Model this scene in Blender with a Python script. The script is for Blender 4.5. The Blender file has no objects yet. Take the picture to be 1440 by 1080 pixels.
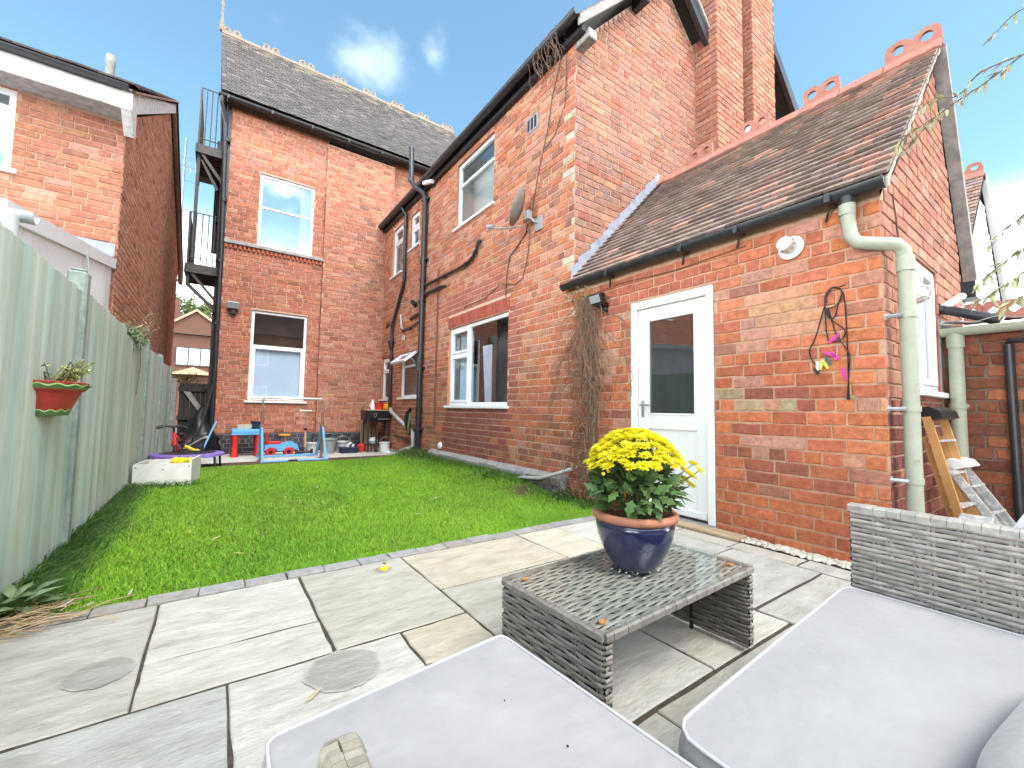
import bpy, math, random
import numpy as np
from mathutils import Vector, Matrix, Euler

rnd = random.Random(11)
sc = bpy.context.scene
COL = sc.collection
PI = math.pi
R = math.radians

# ------------------------------------------------------------------ camera
FPX, YAW, PITCH, ROLL, CAMH = 592.015, R(35.132), R(3.5126), R(0.9536), 0.95
_f = Vector((math.sin(YAW)*math.cos(PITCH), math.cos(YAW)*math.cos(PITCH), math.sin(PITCH)))
_r0 = Vector((math.cos(YAW), -math.sin(YAW), 0))
_u0 = _r0.cross(_f)
_r = _r0*math.cos(ROLL) + _u0*math.sin(ROLL)
_u = _u0*math.cos(ROLL) - _r0*math.sin(ROLL)
cam = bpy.data.cameras.new('camera')
cam.sensor_width = 36.0
cam.lens = FPX/1440*36.0
cam.clip_start = 0.02
cam.clip_end = 500
cob = bpy.data.objects.new('camera', cam)
COL.objects.link(cob)
m = Matrix.Identity(4)
for i in range(3):
    m[i][0], m[i][1], m[i][2] = _r[i], _u[i], -_f[i]
m[0][3], m[1][3], m[2][3] = 0, 0, CAMH
cob.matrix_world = m
sc.camera = cob

def proj(p):
    v = Vector(p) - Vector((0, 0, CAMH))
    d = v.dot(_f)
    if d < 0.05:
        return None
    return (720 + FPX*v.dot(_r)/d, 540 - FPX*v.dot(_u)/d)

# ------------------------------------------------------------------ sun, sky, exposure
SUN_EL, SUN_AZ = R(55), Vector((0.02, -1.0))          # soft light from behind the camera
_h = SUN_AZ.normalized()
sdir = Vector((_h.x*math.cos(SUN_EL), _h.y*math.cos(SUN_EL), math.sin(SUN_EL)))
sun = bpy.data.lights.new('sun', 'SUN')
sun.energy = 0.58
sun.angle = R(30)
sun.color = (1.0, 0.955, 0.89)
so = bpy.data.objects.new('sun', sun)
COL.objects.link(so)
so.rotation_euler = sdir.to_track_quat('Z', 'Y').to_euler()

W = bpy.data.worlds.new('World')
sc.world = W
W.use_nodes = True
nt = W.node_tree
nt.nodes.clear()
def wn(t, **k):
    n = nt.nodes.new(t)
    for a, b in k.items():
        setattr(n, a, b)
    return n
sky = wn('ShaderNodeTexSky')
sky.sky_type = 'NISHITA'
sky.sun_disc = False
sky.sun_elevation = SUN_EL
sky.sun_rotation = math.atan2(_h.x, _h.y)
sky.altitude = 50
sky.air_density = 1.0
sky.dust_density = 0.7
sky.ozone_density = 2.2
bg = wn('ShaderNodeBackground')
bg.inputs['Strength'].default_value = 0.15
out = wn('ShaderNodeOutputWorld')
tc = wn('ShaderNodeTexCoord')
sep = wn('ShaderNodeSeparateXYZ')
nt.links.new(tc.outputs['Generated'], sep.inputs[0])
# haze near the horizon, the same all round
mr = wn('ShaderNodeMapRange'); mr.clamp = True
mr.interpolation_type = 'SMOOTHSTEP'
nt.links.new(sep.outputs['Z'], mr.inputs['Value'])
mr.inputs['From Min'].default_value = 0.08
mr.inputs['From Max'].default_value = 0.375
mr.inputs['To Min'].default_value = 0.85
mr.inputs['To Max'].default_value = 0.0
n2 = wn('ShaderNodeTexNoise'); n2.inputs['Scale'].default_value = 3.2; n2.inputs['Detail'].default_value = 7
nt.links.new(tc.outputs['Generated'], n2.inputs['Vector'])
ma = wn('ShaderNodeMath', operation='MULTIPLY_ADD')
nt.links.new(n2.outputs['Fac'], ma.inputs[0]); ma.inputs[1].default_value = 0.5; ma.inputs[2].default_value = 0.75
mh = wn('ShaderNodeMath', operation='MULTIPLY'); mh.use_clamp = True
nt.links.new(mr.outputs[0], mh.inputs[0]); nt.links.new(ma.outputs[0], mh.inputs[1])
# scattered small cumulus: blobs of broken noise
def cloud(dirv, rad, seed, gain=1.0, flat=1.0):
    d = Vector(dirv).normalized()
    mp = wn('ShaderNodeVectorMath', operation='SUBTRACT')
    nt.links.new(tc.outputs['Generated'], mp.inputs[0]); mp.inputs[1].default_value = d
    sc2 = wn('ShaderNodeVectorMath', operation='MULTIPLY')
    nt.links.new(mp.outputs[0], sc2.inputs[0]); sc2.inputs[1].default_value = (1, 1, flat)
    ln = wn('ShaderNodeVectorMath', operation='LENGTH'); nt.links.new(sc2.outputs[0], ln.inputs[0])
    a = wn('ShaderNodeMapRange'); nt.links.new(ln.outputs['Value'], a.inputs['Value'])
    a.inputs['From Min'].default_value = rad; a.inputs['From Max'].default_value = 0
    nz = wn('ShaderNodeTexNoise', noise_dimensions='4D'); nz.inputs['W'].default_value = seed
    nz.inputs['Scale'].default_value = 9; nz.inputs['Detail'].default_value = 8; nz.inputs['Roughness'].default_value = 0.55
    nt.links.new(tc.outputs['Generated'], nz.inputs['Vector'])
    s = wn('ShaderNodeMath', operation='MULTIPLY_ADD'); nt.links.new(a.outputs[0], s.inputs[0]); s.inputs[1].default_value = .5; nt.links.new(nz.outputs['Fac'], s.inputs[2])
    b = wn('ShaderNodeMapRange', interpolation_type='SMOOTHSTEP'); nt.links.new(s.outputs[0], b.inputs['Value'])
    b.inputs['From Min'].default_value = 0.76; b.inputs['From Max'].default_value = 1.15
    b.inputs['To Max'].default_value = gain
    return b.outputs[0]
def raydir(px, py):
    return (_r*((px-720)/FPX) - _u*((py-540)/FPX) + _f).normalized()
masks = [cloud(raydir(508, 86), 0.21, 2.0, 0.042, 2.4), cloud(raydir(608, 76), 0.085, 5.0, 0.045, 1.4)]
for k, (ax, el, rr) in enumerate([(200, 24, .45), (160, 34, .5), (120, 22, .4), (240, 40, .5), (275, 20, .4), (185, 60, .4), (300, 45, .4)]):
    a_ = R(ax); e_ = R(el)
    masks.append(cloud((math.sin(a_)*math.cos(e_), math.cos(a_)*math.cos(e_), math.sin(e_)), rr*1.6, 9.0+k*3, 0.8, 1.5))
cur = mh.outputs[0]
for mk in masks:
    mx = wn('ShaderNodeMath', operation='MAXIMUM')
    nt.links.new(cur, mx.inputs[0]); nt.links.new(mk, mx.inputs[1]); cur = mx.outputs[0]
mixc = wn('ShaderNodeMix', data_type='RGBA')
nt.links.new(cur, mixc.inputs['Factor'])
tint = wn('ShaderNodeMix', data_type='RGBA', blend_type='MULTIPLY'); tint.inputs['Factor'].default_value = 1
nt.links.new(sky.outputs[0], tint.inputs['A']); tint.inputs['B'].default_value = (0.305, 0.357, 0.308, 1)
nt.links.new(tint.outputs['Result'], mixc.inputs['A'])
mixc.inputs['B'].default_value = (13.5, 13.4, 13.1, 1)
nt.links.new(mixc.outputs['Result'], bg.inputs['Color'])
nt.links.new(bg.outputs[0], out.inputs['Surface'])

vs = sc.view_settings
vs.view_transform = 'Standard'
vs.look = 'None'
vs.gamma = 1
vs.use_curve_mapping = False
vs.exposure = 2.88
sc.cycles.max_bounces = 8
sc.cycles.transparent_max_bounces = 12

# ------------------------------------------------------------------ materials
def mat(name, c1, c2=None, rough=0.7, nscale=12, bump=0.0, bscale=80, attr=False, metal=0.0, spec=0.4,
        stretch=(1, 1, 1), coat=0.0, trans=0.0, spots=None, spot_scale=6, spot_lo=.58, spot_hi=.7, bdetail=6, bdist=0.01, sheen=0):
    """principled material: two tones mixed by noise (times the piece's own 'col'), spots of a third, and noise relief"""
    M = bpy.data.materials.new(name)
    M.use_nodes = True
    t = M.node_tree
    b = t.nodes['Principled BSDF']
    geo = t.nodes.new('ShaderNodeNewGeometry')
    vec = geo.outputs['Position']
    if stretch != (1, 1, 1):
        sm = t.nodes.new('ShaderNodeVectorMath'); sm.operation = 'MULTIPLY'
        t.links.new(vec, sm.inputs[0]); sm.inputs[1].default_value = stretch
        vec = sm.outputs[0]
    nz = t.nodes.new('ShaderNodeTexNoise')
    nz.inputs['Scale'].default_value = nscale; nz.inputs['Detail'].default_value = 6; nz.inputs['Roughness'].default_value = 0.65
    t.links.new(vec, nz.inputs['Vector'])
    rp = t.nodes.new('ShaderNodeMapRange'); rp.inputs['From Min'].default_value = 0.3; rp.inputs['From Max'].default_value = 0.7
    t.links.new(nz.outputs['Fac'], rp.inputs['Value'])
    mx = t.nodes.new('ShaderNodeMix'); mx.data_type = 'RGBA'
    t.links.new(rp.outputs[0], mx.inputs['Factor'])
    mx.inputs['A'].default_value = (*c1, 1)
    mx.inputs['B'].default_value = (*(c2 or c1), 1)
    res = mx.outputs['Result']
    if attr:
        at = t.nodes.new('ShaderNodeAttribute'); at.attribute_name = 'col'
        mm = t.nodes.new('ShaderNodeMix'); mm.data_type = 'RGBA'; mm.blend_type = 'MULTIPLY'
        mm.inputs['Factor'].default_value = 1
        t.links.new(res, mm.inputs['A']); t.links.new(at.outputs['Color'], mm.inputs['B'])
        res = mm.outputs['Result']
    if spots:
        sp = t.nodes.new('ShaderNodeTexNoise'); sp.inputs['Scale'].default_value = spot_scale; sp.inputs['Detail'].default_value = 8
        sp.inputs['Roughness'].default_value = .7
        t.links.new(vec, sp.inputs['Vector'])
        sr = t.nodes.new('ShaderNodeMapRange'); sr.inputs['From Min'].default_value = spot_lo; sr.inputs['From Max'].default_value = spot_hi
        sr.inputs['To Max'].default_value = spots[3] if len(spots) > 3 else 1.0
        t.links.new(sp.outputs['Fac'], sr.inputs['Value'])
        m3 = t.nodes.new('ShaderNodeMix'); m3.data_type = 'RGBA'
        t.links.new(sr.outputs[0], m3.inputs['Factor']); t.links.new(res, m3.inputs['A']); m3.inputs['B'].default_value = (*spots[:3], 1)
        res = m3.outputs['Result']
    t.links.new(res, b.inputs['Base Color'])
    b.inputs['Roughness'].default_value = rough
    b.inputs['Metallic'].default_value = metal
    b.inputs['Specular IOR Level'].default_value = spec
    b.inputs['Coat Weight'].default_value = coat
    if sheen:
        b.inputs['Sheen Weight'].default_value = sheen
    if bump:
        bn = t.nodes.new('ShaderNodeTexNoise'); bn.inputs['Scale'].default_value = bscale; bn.inputs['Detail'].default_value = bdetail
        bn.inputs['Roughness'].default_value = 0.7
        t.links.new(vec, bn.inputs['Vector'])
        bp = t.nodes.new('ShaderNodeBump'); bp.inputs['Strength'].default_value = bump; bp.inputs['Distance'].default_value = bdist
        t.links.new(bn.outputs['Fac'], bp.inputs['Height']); t.links.new(bp.outputs[0], b.inputs['Normal'])
    if trans:
        td = t.nodes.new('ShaderNodeBsdfTranslucent'); t.links.new(res, td.inputs['Color'])
        ms = t.nodes.new('ShaderNodeMixShader'); ms.inputs[0].default_value = trans
        o = t.nodes['Material Output']
        t.links.new(b.outputs[0], ms.inputs[1]); t.links.new(td.outputs[0], ms.inputs[2]); t.links.new(ms.outputs[0], o.inputs['Surface'])
    return M

def glass_mat(name, refl=0.35, tint=(.93, .95, .96), gloss=(.9, .95, 1), rough=0.0):
    M = bpy.data.materials.new(name); M.use_nodes = True
    t = M.node_tree; t.nodes.clear()
    o = t.nodes.new('ShaderNodeOutputMaterial')
    fr = t.nodes.new('ShaderNodeFresnel'); fr.inputs['IOR'].default_value = 1.5
    ad = t.nodes.new('ShaderNodeMath'); ad.operation = 'ADD'; ad.use_clamp = True
    t.links.new(fr.outputs[0], ad.inputs[0]); ad.inputs[1].default_value = refl
    tr = t.nodes.new('ShaderNodeBsdfTransparent'); tr.inputs[0].default_value = (*tint, 1)
    gl = t.nodes.new('ShaderNodeBsdfGlossy'); gl.inputs['Color'].default_value = (*gloss, 1); gl.inputs['Roughness'].default_value = rough
    mx = t.nodes.new('ShaderNodeMixShader')
    gm = t.nodes.new('ShaderNodeNewGeometry'); sb = t.nodes.new('ShaderNodeMath'); sb.operation = 'SUBTRACT'; sb.inputs[0].default_value = 1
    t.links.new(gm.outputs['Backfacing'], sb.inputs[1]); ml = t.nodes.new('ShaderNodeMath'); ml.operation = 'MULTIPLY'
    t.links.new(ad.outputs[0], ml.inputs[0]); t.links.new(sb.outputs[0], ml.inputs[1])
    t.links.new(ml.outputs[0], mx.inputs[0]); t.links.new(tr.outputs[0], mx.inputs[1]); t.links.new(gl.outputs[0], mx.inputs[2])
    t.links.new(mx.outputs[0], o.inputs['Surface'])
    return M

M = {}
M['brick'] = mat('brick_clay', (.66, .62, .60), (1.22, 1.22, 1.22), rough=.92, nscale=26, bump=.8, bscale=90, attr=True, spec=.12, spots=(.13, .07, .055, .6), spot_scale=30, spot_lo=.58, spot_hi=.74)
M['brick_new'] = mat('brick_clay_smooth', (.88, .86, .85), (1.1, 1.1, 1.1), rough=.85, nscale=30, bump=.25, bscale=150, attr=True, spec=.2)
M['mortar'] = mat('mortar', (.9, .88, .86), (1.25, 1.23, 1.2), rough=.95, nscale=25, bump=.5, bscale=160, attr=True, spec=.1)
M['tile'] = mat('clay_roof_tile', (.75, .73, .72), (1.15, 1.13, 1.12), rough=.85, nscale=40, bump=.35, bscale=120, attr=True, spec=.25, spots=(.26, .22, .17, .5), spot_scale=22, spot_lo=.60, spot_hi=.72)
M['lead'] = mat('lead_flashing', (.20, .22, .27), (.34, .36, .42), rough=.6, nscale=9, bump=.3, bscale=20, spec=.4)
M['upvc'] = mat('white_upvc', (.78, .79, .80), (.82, .82, .83), rough=.35, nscale=4, spec=.45)
M['white_paint'] = mat('white_door_paint', (.72, .72, .70), (.80, .80, .79), rough=.42, nscale=7, bump=.08, bscale=40, stretch=(1, 1, .3), spots=(.42, .38, .31, .5), spot_scale=7, spot_lo=.62, spot_hi=.75)
M['black_iron'] = mat('black_gutter', (.012, .013, .016), (.03, .031, .036), rough=.38, nscale=14, bump=.06, bscale=60, spec=.5)
M['fire_iron'] = mat('dark_painted_iron', (.03, .028, .028), (.075, .066, .062), rough=.55, nscale=14, bump=.1, bscale=50)
M['green_pipe'] = mat('pale_green_plastic', (.31, .33, .255), (.38, .395, .31), rough=.5, nscale=8, bump=.08, bscale=50, spots=(.20, .19, .13, .6), spot_scale=9)
M['grey_pipe'] = mat('grey_plastic_pipe', (.38, .38, .37), (.50, .50, .48), rough=.5, nscale=8, spots=(.2, .18, .14, .6), spot_scale=9)
M['weathered'] = mat('weathered_timber', (.19, .175, .165), (.36, .345, .33), rough=.8, nscale=12, bump=.3, bscale=40)
M['white_fascia'] = mat('peeling_white_timber', (.52, .51, .49), (.72, .72, .70), rough=.7, nscale=12, bump=.2, bscale=40, spots=(.22, .19, .17, .8), spot_scale=9, spot_lo=.58, spot_hi=.64)
M['brown_timber'] = mat('brown_timber', (.16, .085, .055), (.26, .15, .10), rough=.7, nscale=12, bump=.2, bscale=50)
M['dark_timber'] = mat('dark_timber', (.020, .018, .017), (.05, .043, .038), rough=.8, nscale=12, bump=.3, bscale=40, stretch=(1, 1, .2))
M['fence'] = mat('pale_green_fence_paint', (.78, .80, .77), (1.1, 1.1, 1.09), rough=.85, nscale=9, bump=.5, bscale=26, stretch=(1, 1, .09), attr=True, spec=.15, spots=(.33, .32, .20, .8), spot_scale=3.2, spot_lo=.50, spot_hi=.78)
M['post'] = mat('fence_post_paint', (.20, .25, .22), (.36, .41, .37), rough=.85, nscale=14, bump=.5, bscale=50, spec=.15)
M['slab'] = mat('sandstone', (.80, .785, .75), (1.16, 1.15, 1.13), rough=.8, nscale=4.5, bump=1.0, bscale=9, stretch=(1, 2.4, 1), attr=True, spec=.2, spots=(.22, .20, .165, .6), spot_scale=6, spot_lo=.55, spot_hi=.76, bdetail=10, bdist=.016)
M['sett_dark'] = mat('blue_brick', (.05, .05, .06), (.10, .10, .11), rough=.7, nscale=20, bump=.4, bscale=90)
M['sett'] = mat('grey_block', (.21, .205, .20), (.34, .335, .32), rough=.9, nscale=20, bump=.5, bscale=90, attr=True)
M['bed'] = mat('sandy_joint', (.040, .032, .024), (.085, .068, .05), rough=1, nscale=40, bump=.6, bscale=120)
M['soil'] = mat('soil', (.045, .030, .018), (.10, .07, .04), rough=1, nscale=14, bump=.8, bscale=40)
M['ground'] = mat('ground', (.10, .09, .075), (.17, .155, .13), rough=1, nscale=2, bump=.3, bscale=20)
M['grass'] = mat('grass_blade', (.88, .90, .85), (1.12, 1.1, 1.12), rough=.5, nscale=3, attr=True, spec=.25, trans=.38)
M['concrete'] = mat('grey_concrete', (.23, .22, .21), (.36, .35, .33), rough=.95, nscale=10, bump=.4, bscale=60, spots=(.10, .10, .07, .6), spot_scale=8)
M['wicker'] = mat('grey_wicker', (.72, .70, .68), (1.16, 1.14, 1.12), rough=.42, nscale=35, bump=.12, bscale=200, attr=True, spec=.4)
M['wicker_mid'] = mat('wicker_shade', (.13, .12, .11), rough=.8)
M['wicker_dark'] = mat('wicker_core', (.035, .032, .03), rough=.8)
M['cushion'] = mat('lilac_grey_fabric', (.278, .267, .265), (.318, .306, .304), rough=.9, nscale=4, bump=.6, bscale=9, sheen=.25, spec=.15, spots=(.32, .305, .31, .6), spot_scale=11, spot_lo=.58, spot_hi=.75, bdetail=3, bdist=.012)
M['piping'] = mat('grey_piping', (.40, .385, .40), (.46, .44, .46), rough=.85, nscale=30)
M['speck'] = mat('dark_speck', (.03, .03, .03), rough=.9)
M['glazed'] = mat('cobalt_glaze', (.009, .012, .048), (.022, .024, .07), rough=.16, nscale=5, bump=.10, bscale=22, stretch=(1, 1, .5), spec=.6, coat=.6, spots=(.115, .105, .115, .75), spot_scale=5.5, spot_lo=.53, spot_hi=.78)
M['terracotta'] = mat('terracotta', (.34, .13, .075), (.46, .20, .125), rough=.8, nscale=16, bump=.25, bscale=80)
M['ridge_old'] = mat('lichened_ridge_clay', (.15, .125, .10), (.24, .185, .145), rough=.9, nscale=9, bump=.3, bscale=60, spots=(.36, .17, .12), spot_scale=2.2, spot_lo=.56, spot_hi=.64)
M['ridge'] = mat('red_ridge_clay', (.33, .125, .09), (.42, .19, .145), rough=.8, nscale=12, bump=.25, bscale=60, spots=(.34, .27, .22, .6), spot_scale=10, spot_lo=.58, spot_hi=.7)
M['petal'] = mat('yellow_petal', (.74, .64, .012), (.86, .79, .03), rough=.6, nscale=60, trans=.25)
M['floret'] = mat('golden_centre', (.66, .36, .01), (.78, .5, .02), rough=.7, nscale=60)
M['leaf'] = mat('dark_green_leaf', (.80, .82, .8), (1.2, 1.18, 1.1), rough=.5, nscale=30, attr=True, trans=.25, spec=.35)
M['stem'] = mat('stem', (.07, .10, .03), (.12, .13, .05), rough=.7)
M['vine'] = mat('dead_vine', (.12, .075, .05), (.30, .20, .14), rough=.95, nscale=25)
M['wood_pale'] = mat('pale_timber', (.34, .24, .14), (.50, .38, .25), rough=.8, nscale=14, bump=.4, bscale=40, stretch=(3, .4, 1))
M['fibreglass'] = mat('orange_fibreglass', (.44, .22, .075), (.55, .30, .12), rough=.5, nscale=14)
M['alu'] = mat('spattered_aluminium', (.45, .46, .47), (.62, .63, .64), rough=.4, nscale=25, metal=.5, spots=(.80, .80, .78), spot_scale=22, spot_lo=.5, spot_hi=.56)
M['blue'] = mat('sky_blue_plastic', (.10, .33, .62), (.15, .40, .68), rough=.45, nscale=6)
M['red'] = mat('red_plastic', (.50, .02, .02), (.60, .035, .03), rough=.4, nscale=6)
M['yellow'] = mat('yellow_plastic', (.72, .52, .01), (.8, .6, .02), rough=.45, nscale=6)
M['orange'] = mat('orange_plastic', (.8, .28, .01), (.85, .35, .02), rough=.4)
M['purple'] = mat('purple_fabric', (.16, .10, .36), (.24, .16, .48), rough=.7, nscale=12)
M['black'] = mat('black_plastic', (.008, .008, .009), (.02, .02, .022), rough=.45, nscale=10)
M['black_sheet'] = mat('black_sheeting', (.006, .006, .008), (.018, .018, .02), rough=.35, nscale=6, bump=.6, bscale=12)
M['grey_plastic'] = mat('grey_plastic', (.23, .24, .25), (.32, .33, .34), rough=.5, nscale=8)
M['pale_grey'] = mat('pale_grey_plastic', (.42, .44, .46), (.55, .57, .58), rough=.5, nscale=8)
M['cream'] = mat('cream_plastic', (.62, .56, .45), (.70, .64, .52), rough=.6, nscale=8)
M['navy'] = mat('navy_plastic', (.012, .02, .05), (.022, .035, .07), rough=.45)
M['steel'] = mat('steel', (.42, .42, .43), (.55, .55, .56), rough=.35, metal=.8, nscale=12)
M['white_board'] = mat('white_painted_board', (.60, .60, .57), (.74, .74, .71), rough=.7, nscale=8, bump=.15, bscale=40, spots=(.34, .31, .25, .7), spot_scale=8, spot_lo=.6, spot_hi=.7)
M['dish'] = mat('weathered_dish', (.20, .19, .175), (.32, .31, .29), rough=.6, nscale=12)
M['cable'] = mat('brown_cable', (.10, .055, .04), (.14, .08, .06), rough=.7)
M['room_blue'] = mat('blue_grey_room', (.13, .17, .19), (.20, .25, .28), rough=.95, nscale=2)  # behind the door glass this blue-grey stands for its reflection, painted in
M['room'] = mat('dim_room', (.12, .125, .13), (.20, .205, .21), rough=.95, nscale=2)
M['room_brown'] = mat('brown_room', (.05, .032, .025), (.11, .06, .045), rough=.95, nscale=2)  # brown backing paints in the brick reflection of the far lower window
M['room_light'] = mat('pale_room', (.42, .46, .45), (.60, .64, .62), rough=.95, nscale=2)
M['curtain'] = mat('pale_curtain', (.48, .55, .66), (.64, .70, .78), rough=.9, nscale=20, stretch=(4, 4, .2))
M['frost'] = mat('pale_blue_film', (.52, .64, .78), (.60, .71, .82), rough=.6, nscale=1.6)
M['blind'] = mat('white_roller_blind', (.50, .56, .62), (.60, .65, .70), rough=.8, nscale=2)
M['glass'] = glass_mat('window_glass', .10)
M['glass_sky'] = glass_mat('window_glass_coated', .42, gloss=(.80, .9, 1))
M['glass_door'] = glass_mat('door_glass', .12, tint=(.90, .94, .96))
M['glass_table'] = glass_mat('table_glass', .02, tint=(.94, .96, .95))
M['wire'] = mat('lamp_glass', (.62, .60, .52), (.72, .70, .62), rough=.25, spec=.6)
M['pebble'] = mat('pale_pebble', (.70, .68, .64), (1.1, 1.1, 1.1), rough=.8, nscale=30, attr=True)
M['rust'] = mat('rubber_pad', (.50, .20, .05), (.62, .30, .12), rough=.6, nscale=60)
M['rubber'] = mat('rubber', (.012, .012, .012), (.03, .03, .03), rough=.8)
M['render_white'] = mat('white_painted_brick', (.72, .73, .74), (.80, .81, .81), rough=.8, nscale=10, bump=.4, bscale=30)
M['bark'] = mat('bark', (.10, .075, .05), (.19, .15, .11), rough=.95, nscale=20, bump=.6, bscale=40)
M['damp'] = mat('damp_stone', (.29, .285, .27), (.36, .355, .335), rough=.6, nscale=9, bump=.3, bscale=20)
M['redpaint'] = mat('red_painted_pot', (.34, .03, .025), (.46, .06, .045), rough=.45, nscale=14, bump=.1, bscale=50, spots=(.30, .13, .07, .8), spot_scale=9)
M['greenpaint'] = mat('green_glaze_band', (.07, .17, .06), (.11, .24, .09), rough=.45, nscale=14)
M['limepaint'] = mat('lime_glaze', (.30, .42, .14), (.36, .48, .18), rough=.45)

# ------------------------------------------------------------------ mesh builder
class MB:
    def __init__(s):
        s.v = []; s.f = []; s.c = []; s.m = []
    def add(s, vs_, fs_, col=None, mi=0):
        o = len(s.v)
        s.v += [tuple(p) for p in vs_]
        for f in fs_:
            s.f.append(tuple(i+o for i in f)); s.c.append(col); s.m.append(mi)
        return s
    def quad(s, a, b, c, d, col=None, mi=0):
        return s.add((a, b, c, d), ((0, 1, 2, 3),), col, mi)
    def box(s, x0, x1, y0, y1, z0, z1, col=None, mi=0):
        v = [(x, y, z) for x in (x0, x1) for y in (y0, y1) for z in (z0, z1)]
        return s.add(v, ((0, 1, 3, 2), (4, 6, 7, 5), (0, 4, 5, 1), (2, 3, 7, 6), (0, 2, 6, 4), (1, 5, 7, 3)), col, mi)
    def bbox(s, x0, x1, y0, y1, z0, z1, b=0.01, col=None, mi=0, rot=None, at=None):
        """box with chamfered edges; optional rotation about 'at'"""
        pts = []; idx = {}
        for i, x in enumerate((x0, x1)):
            for j, y in enumerate((y0, y1)):
                for k, z in enumerate((z0, z1)):
                    dx, dy, dz = (b if i == 0 else -b), (b if j == 0 else -b), (b if k == 0 else -b)
                    for a, p in enumerate(((x, y+dy, z+dz), (x+dx, y, z+dz), (x+dx, y+dy, z))):
                        idx[i, j, k, a] = len(pts); pts.append(Vector(p))
        F = []
        for i in (0, 1):
            F.append([idx[i, j, k, 0] for j, k in ((0, 0), (1, 0), (1, 1), (0, 1))][::(1 if i else -1)])
            F.append([idx[j, i, k, 1] for j, k in ((0, 0), (0, 1), (1, 1), (1, 0))][::(1 if i else -1)])
            F.append([idx[j, k, i, 2] for j, k in ((0, 0), (1, 0), (1, 1), (0, 1))][::(1 if i else -1)])
        for i in (0, 1):
            for j in (0, 1):
                F.append([idx[i, j, 0, 0], idx[i, j, 1, 0], idx[i, j, 1, 1], idx[i, j, 0, 1]])
                F.append([idx[i, 0, j, 0], idx[i, 1, j, 0], idx[i, 1, j, 2], idx[i, 0, j, 2]])
                F.append([idx[0, i, j, 1], idx[1, i, j, 1], idx[1, i, j, 2], idx[0, i, j, 2]])
                for k in (0, 1):
                    F.append([idx[i, j, k, 0], idx[i, j, k, 1], idx[i, j, k, 2]])
        if rot is not None:
            c = Vector(at) if at else Vector(((x0+x1)/2, (y0+y1)/2, (z0+z1)/2))
            pts = [c + rot @ (p-c) for p in pts]
        return s.add(pts, F, col, mi)
    def tube(s, pts, r, seg=8, col=None, mi=0, caps=True):
        pts = [Vector(p) for p in pts]
        n = len(pts)
        rs = r if isinstance(r, (list, tuple)) else [r]*n
        ring = []; vs_ = []
        up = None
        for i, p in enumerate(pts):
            t = (pts[min(i+1, n-1)] - pts[max(i-1, 0)])
            t = t.normalized() if t.length > 1e-9 else Vector((0, 0, 1))
            if up is None:
                up = Vector((0, 0, 1)) if abs(t.z) < .9 else Vector((1, 0, 0))
            a = t.cross(up)
            if a.length < 1e-6:
                a = t.cross(Vector((0.3, 1, 0.2)))
            a.normalize(); b = a.cross(t).normalized(); up = b
            for k in range(seg):
                th = 2*PI*k/seg
                vs_.append(p + (a*math.cos(th) + b*math.sin(th))*rs[i])
        fs = []
        for i in range(n-1):
            for k in range(seg):
                k2 = (k+1) % seg
                fs.append((i*seg+k, i*seg+k2, (i+1)*seg+k2, (i+1)*seg+k))
        if caps:
            fs.append(tuple(range(seg))[::-1]); fs.append(tuple((n-1)*seg+k for k in range(seg)))
        return s.add(vs_, fs, col, mi)
    def lathe(s, prof, c=(0, 0, 0), seg=24, col=None, mi=0, axis='z', tilt=None):
        vs_ = []; fs = []
        n = len(prof)
        for (r, z) in prof:
            for k in range(seg):
                a = 2*PI*k/seg
                p = Vector((r*math.cos(a), r*math.sin(a), z))
                if axis == 'x': p = Vector((p.z, p.x, p.y))
                if axis == 'y': p = Vector((p.x, p.z, p.y))
                if tilt is not None: p = tilt @ p
                vs_.append(p + Vector(c))
        for i in range(n-1):
            for k in range(seg):
                k2 = (k+1) % seg
                fs.append((i*seg+k, i*seg+k2, (i+1)*seg+k2, (i+1)*seg+k))
        if prof[0][0] > 1e-6: fs.append(tuple(range(seg))[::-1])
        if prof[-1][0] > 1e-6: fs.append(tuple((n-1)*seg+k for k in range(seg)))
        return s.add(vs_, fs, col, mi)
    def extrude(s, poly, d, col=None, mi=0):
        """closed 3-D polygon pushed along d"""
        n = len(poly); d = Vector(d)
        vs_ = [Vector(p) for p in poly] + [Vector(p)+d for p in poly]
        fs = [tuple(range(n)), tuple(range(2*n-1, n-1, -1))] + [(i, i+n, (i+1) % n+n, (i+1) % n) for i in range(n)]
        return s.add(vs_, fs, col, mi)
    def build(s, name, mats, parent=None, smooth=False, kind=None, origin=None):
        if not s.v: return None
        me = bpy.data.meshes.new(name)
        v = np.array(s.v, dtype=np.float64)
        lo, hi = v.min(0), v.max(0)
        og = Vector(origin) if origin is not None else Vector(((lo[0]+hi[0])/2, (lo[1]+hi[1])/2, lo[2]))
        v = v - np.array(og)
        me.from_pydata(v.tolist(), [], s.f)
        for mm in (mats if isinstance(mats, (list, tuple)) else [mats]):
            me.materials.append(M[mm] if isinstance(mm, str) else mm)
        if any(s.m):
            me.polygons.foreach_set('material_index', s.m)
        if any(c is not None for c in s.c):
            at = me.attributes.new('col', 'FLOAT_COLOR', 'FACE')
            at.data.foreach_set('color', np.array([(*(c or (1, 1, 1)), 1) for c in s.c], dtype=np.float32).ravel())
        if smooth:
            me.polygons.foreach_set('use_smooth', [True]*len(me.polygons))
            if smooth != 'all':
                try: me.set_sharp_from_angle(angle=R(40))
                except Exception: pass
        me.update()
        return link(name, me, parent, og, kind)

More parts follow.
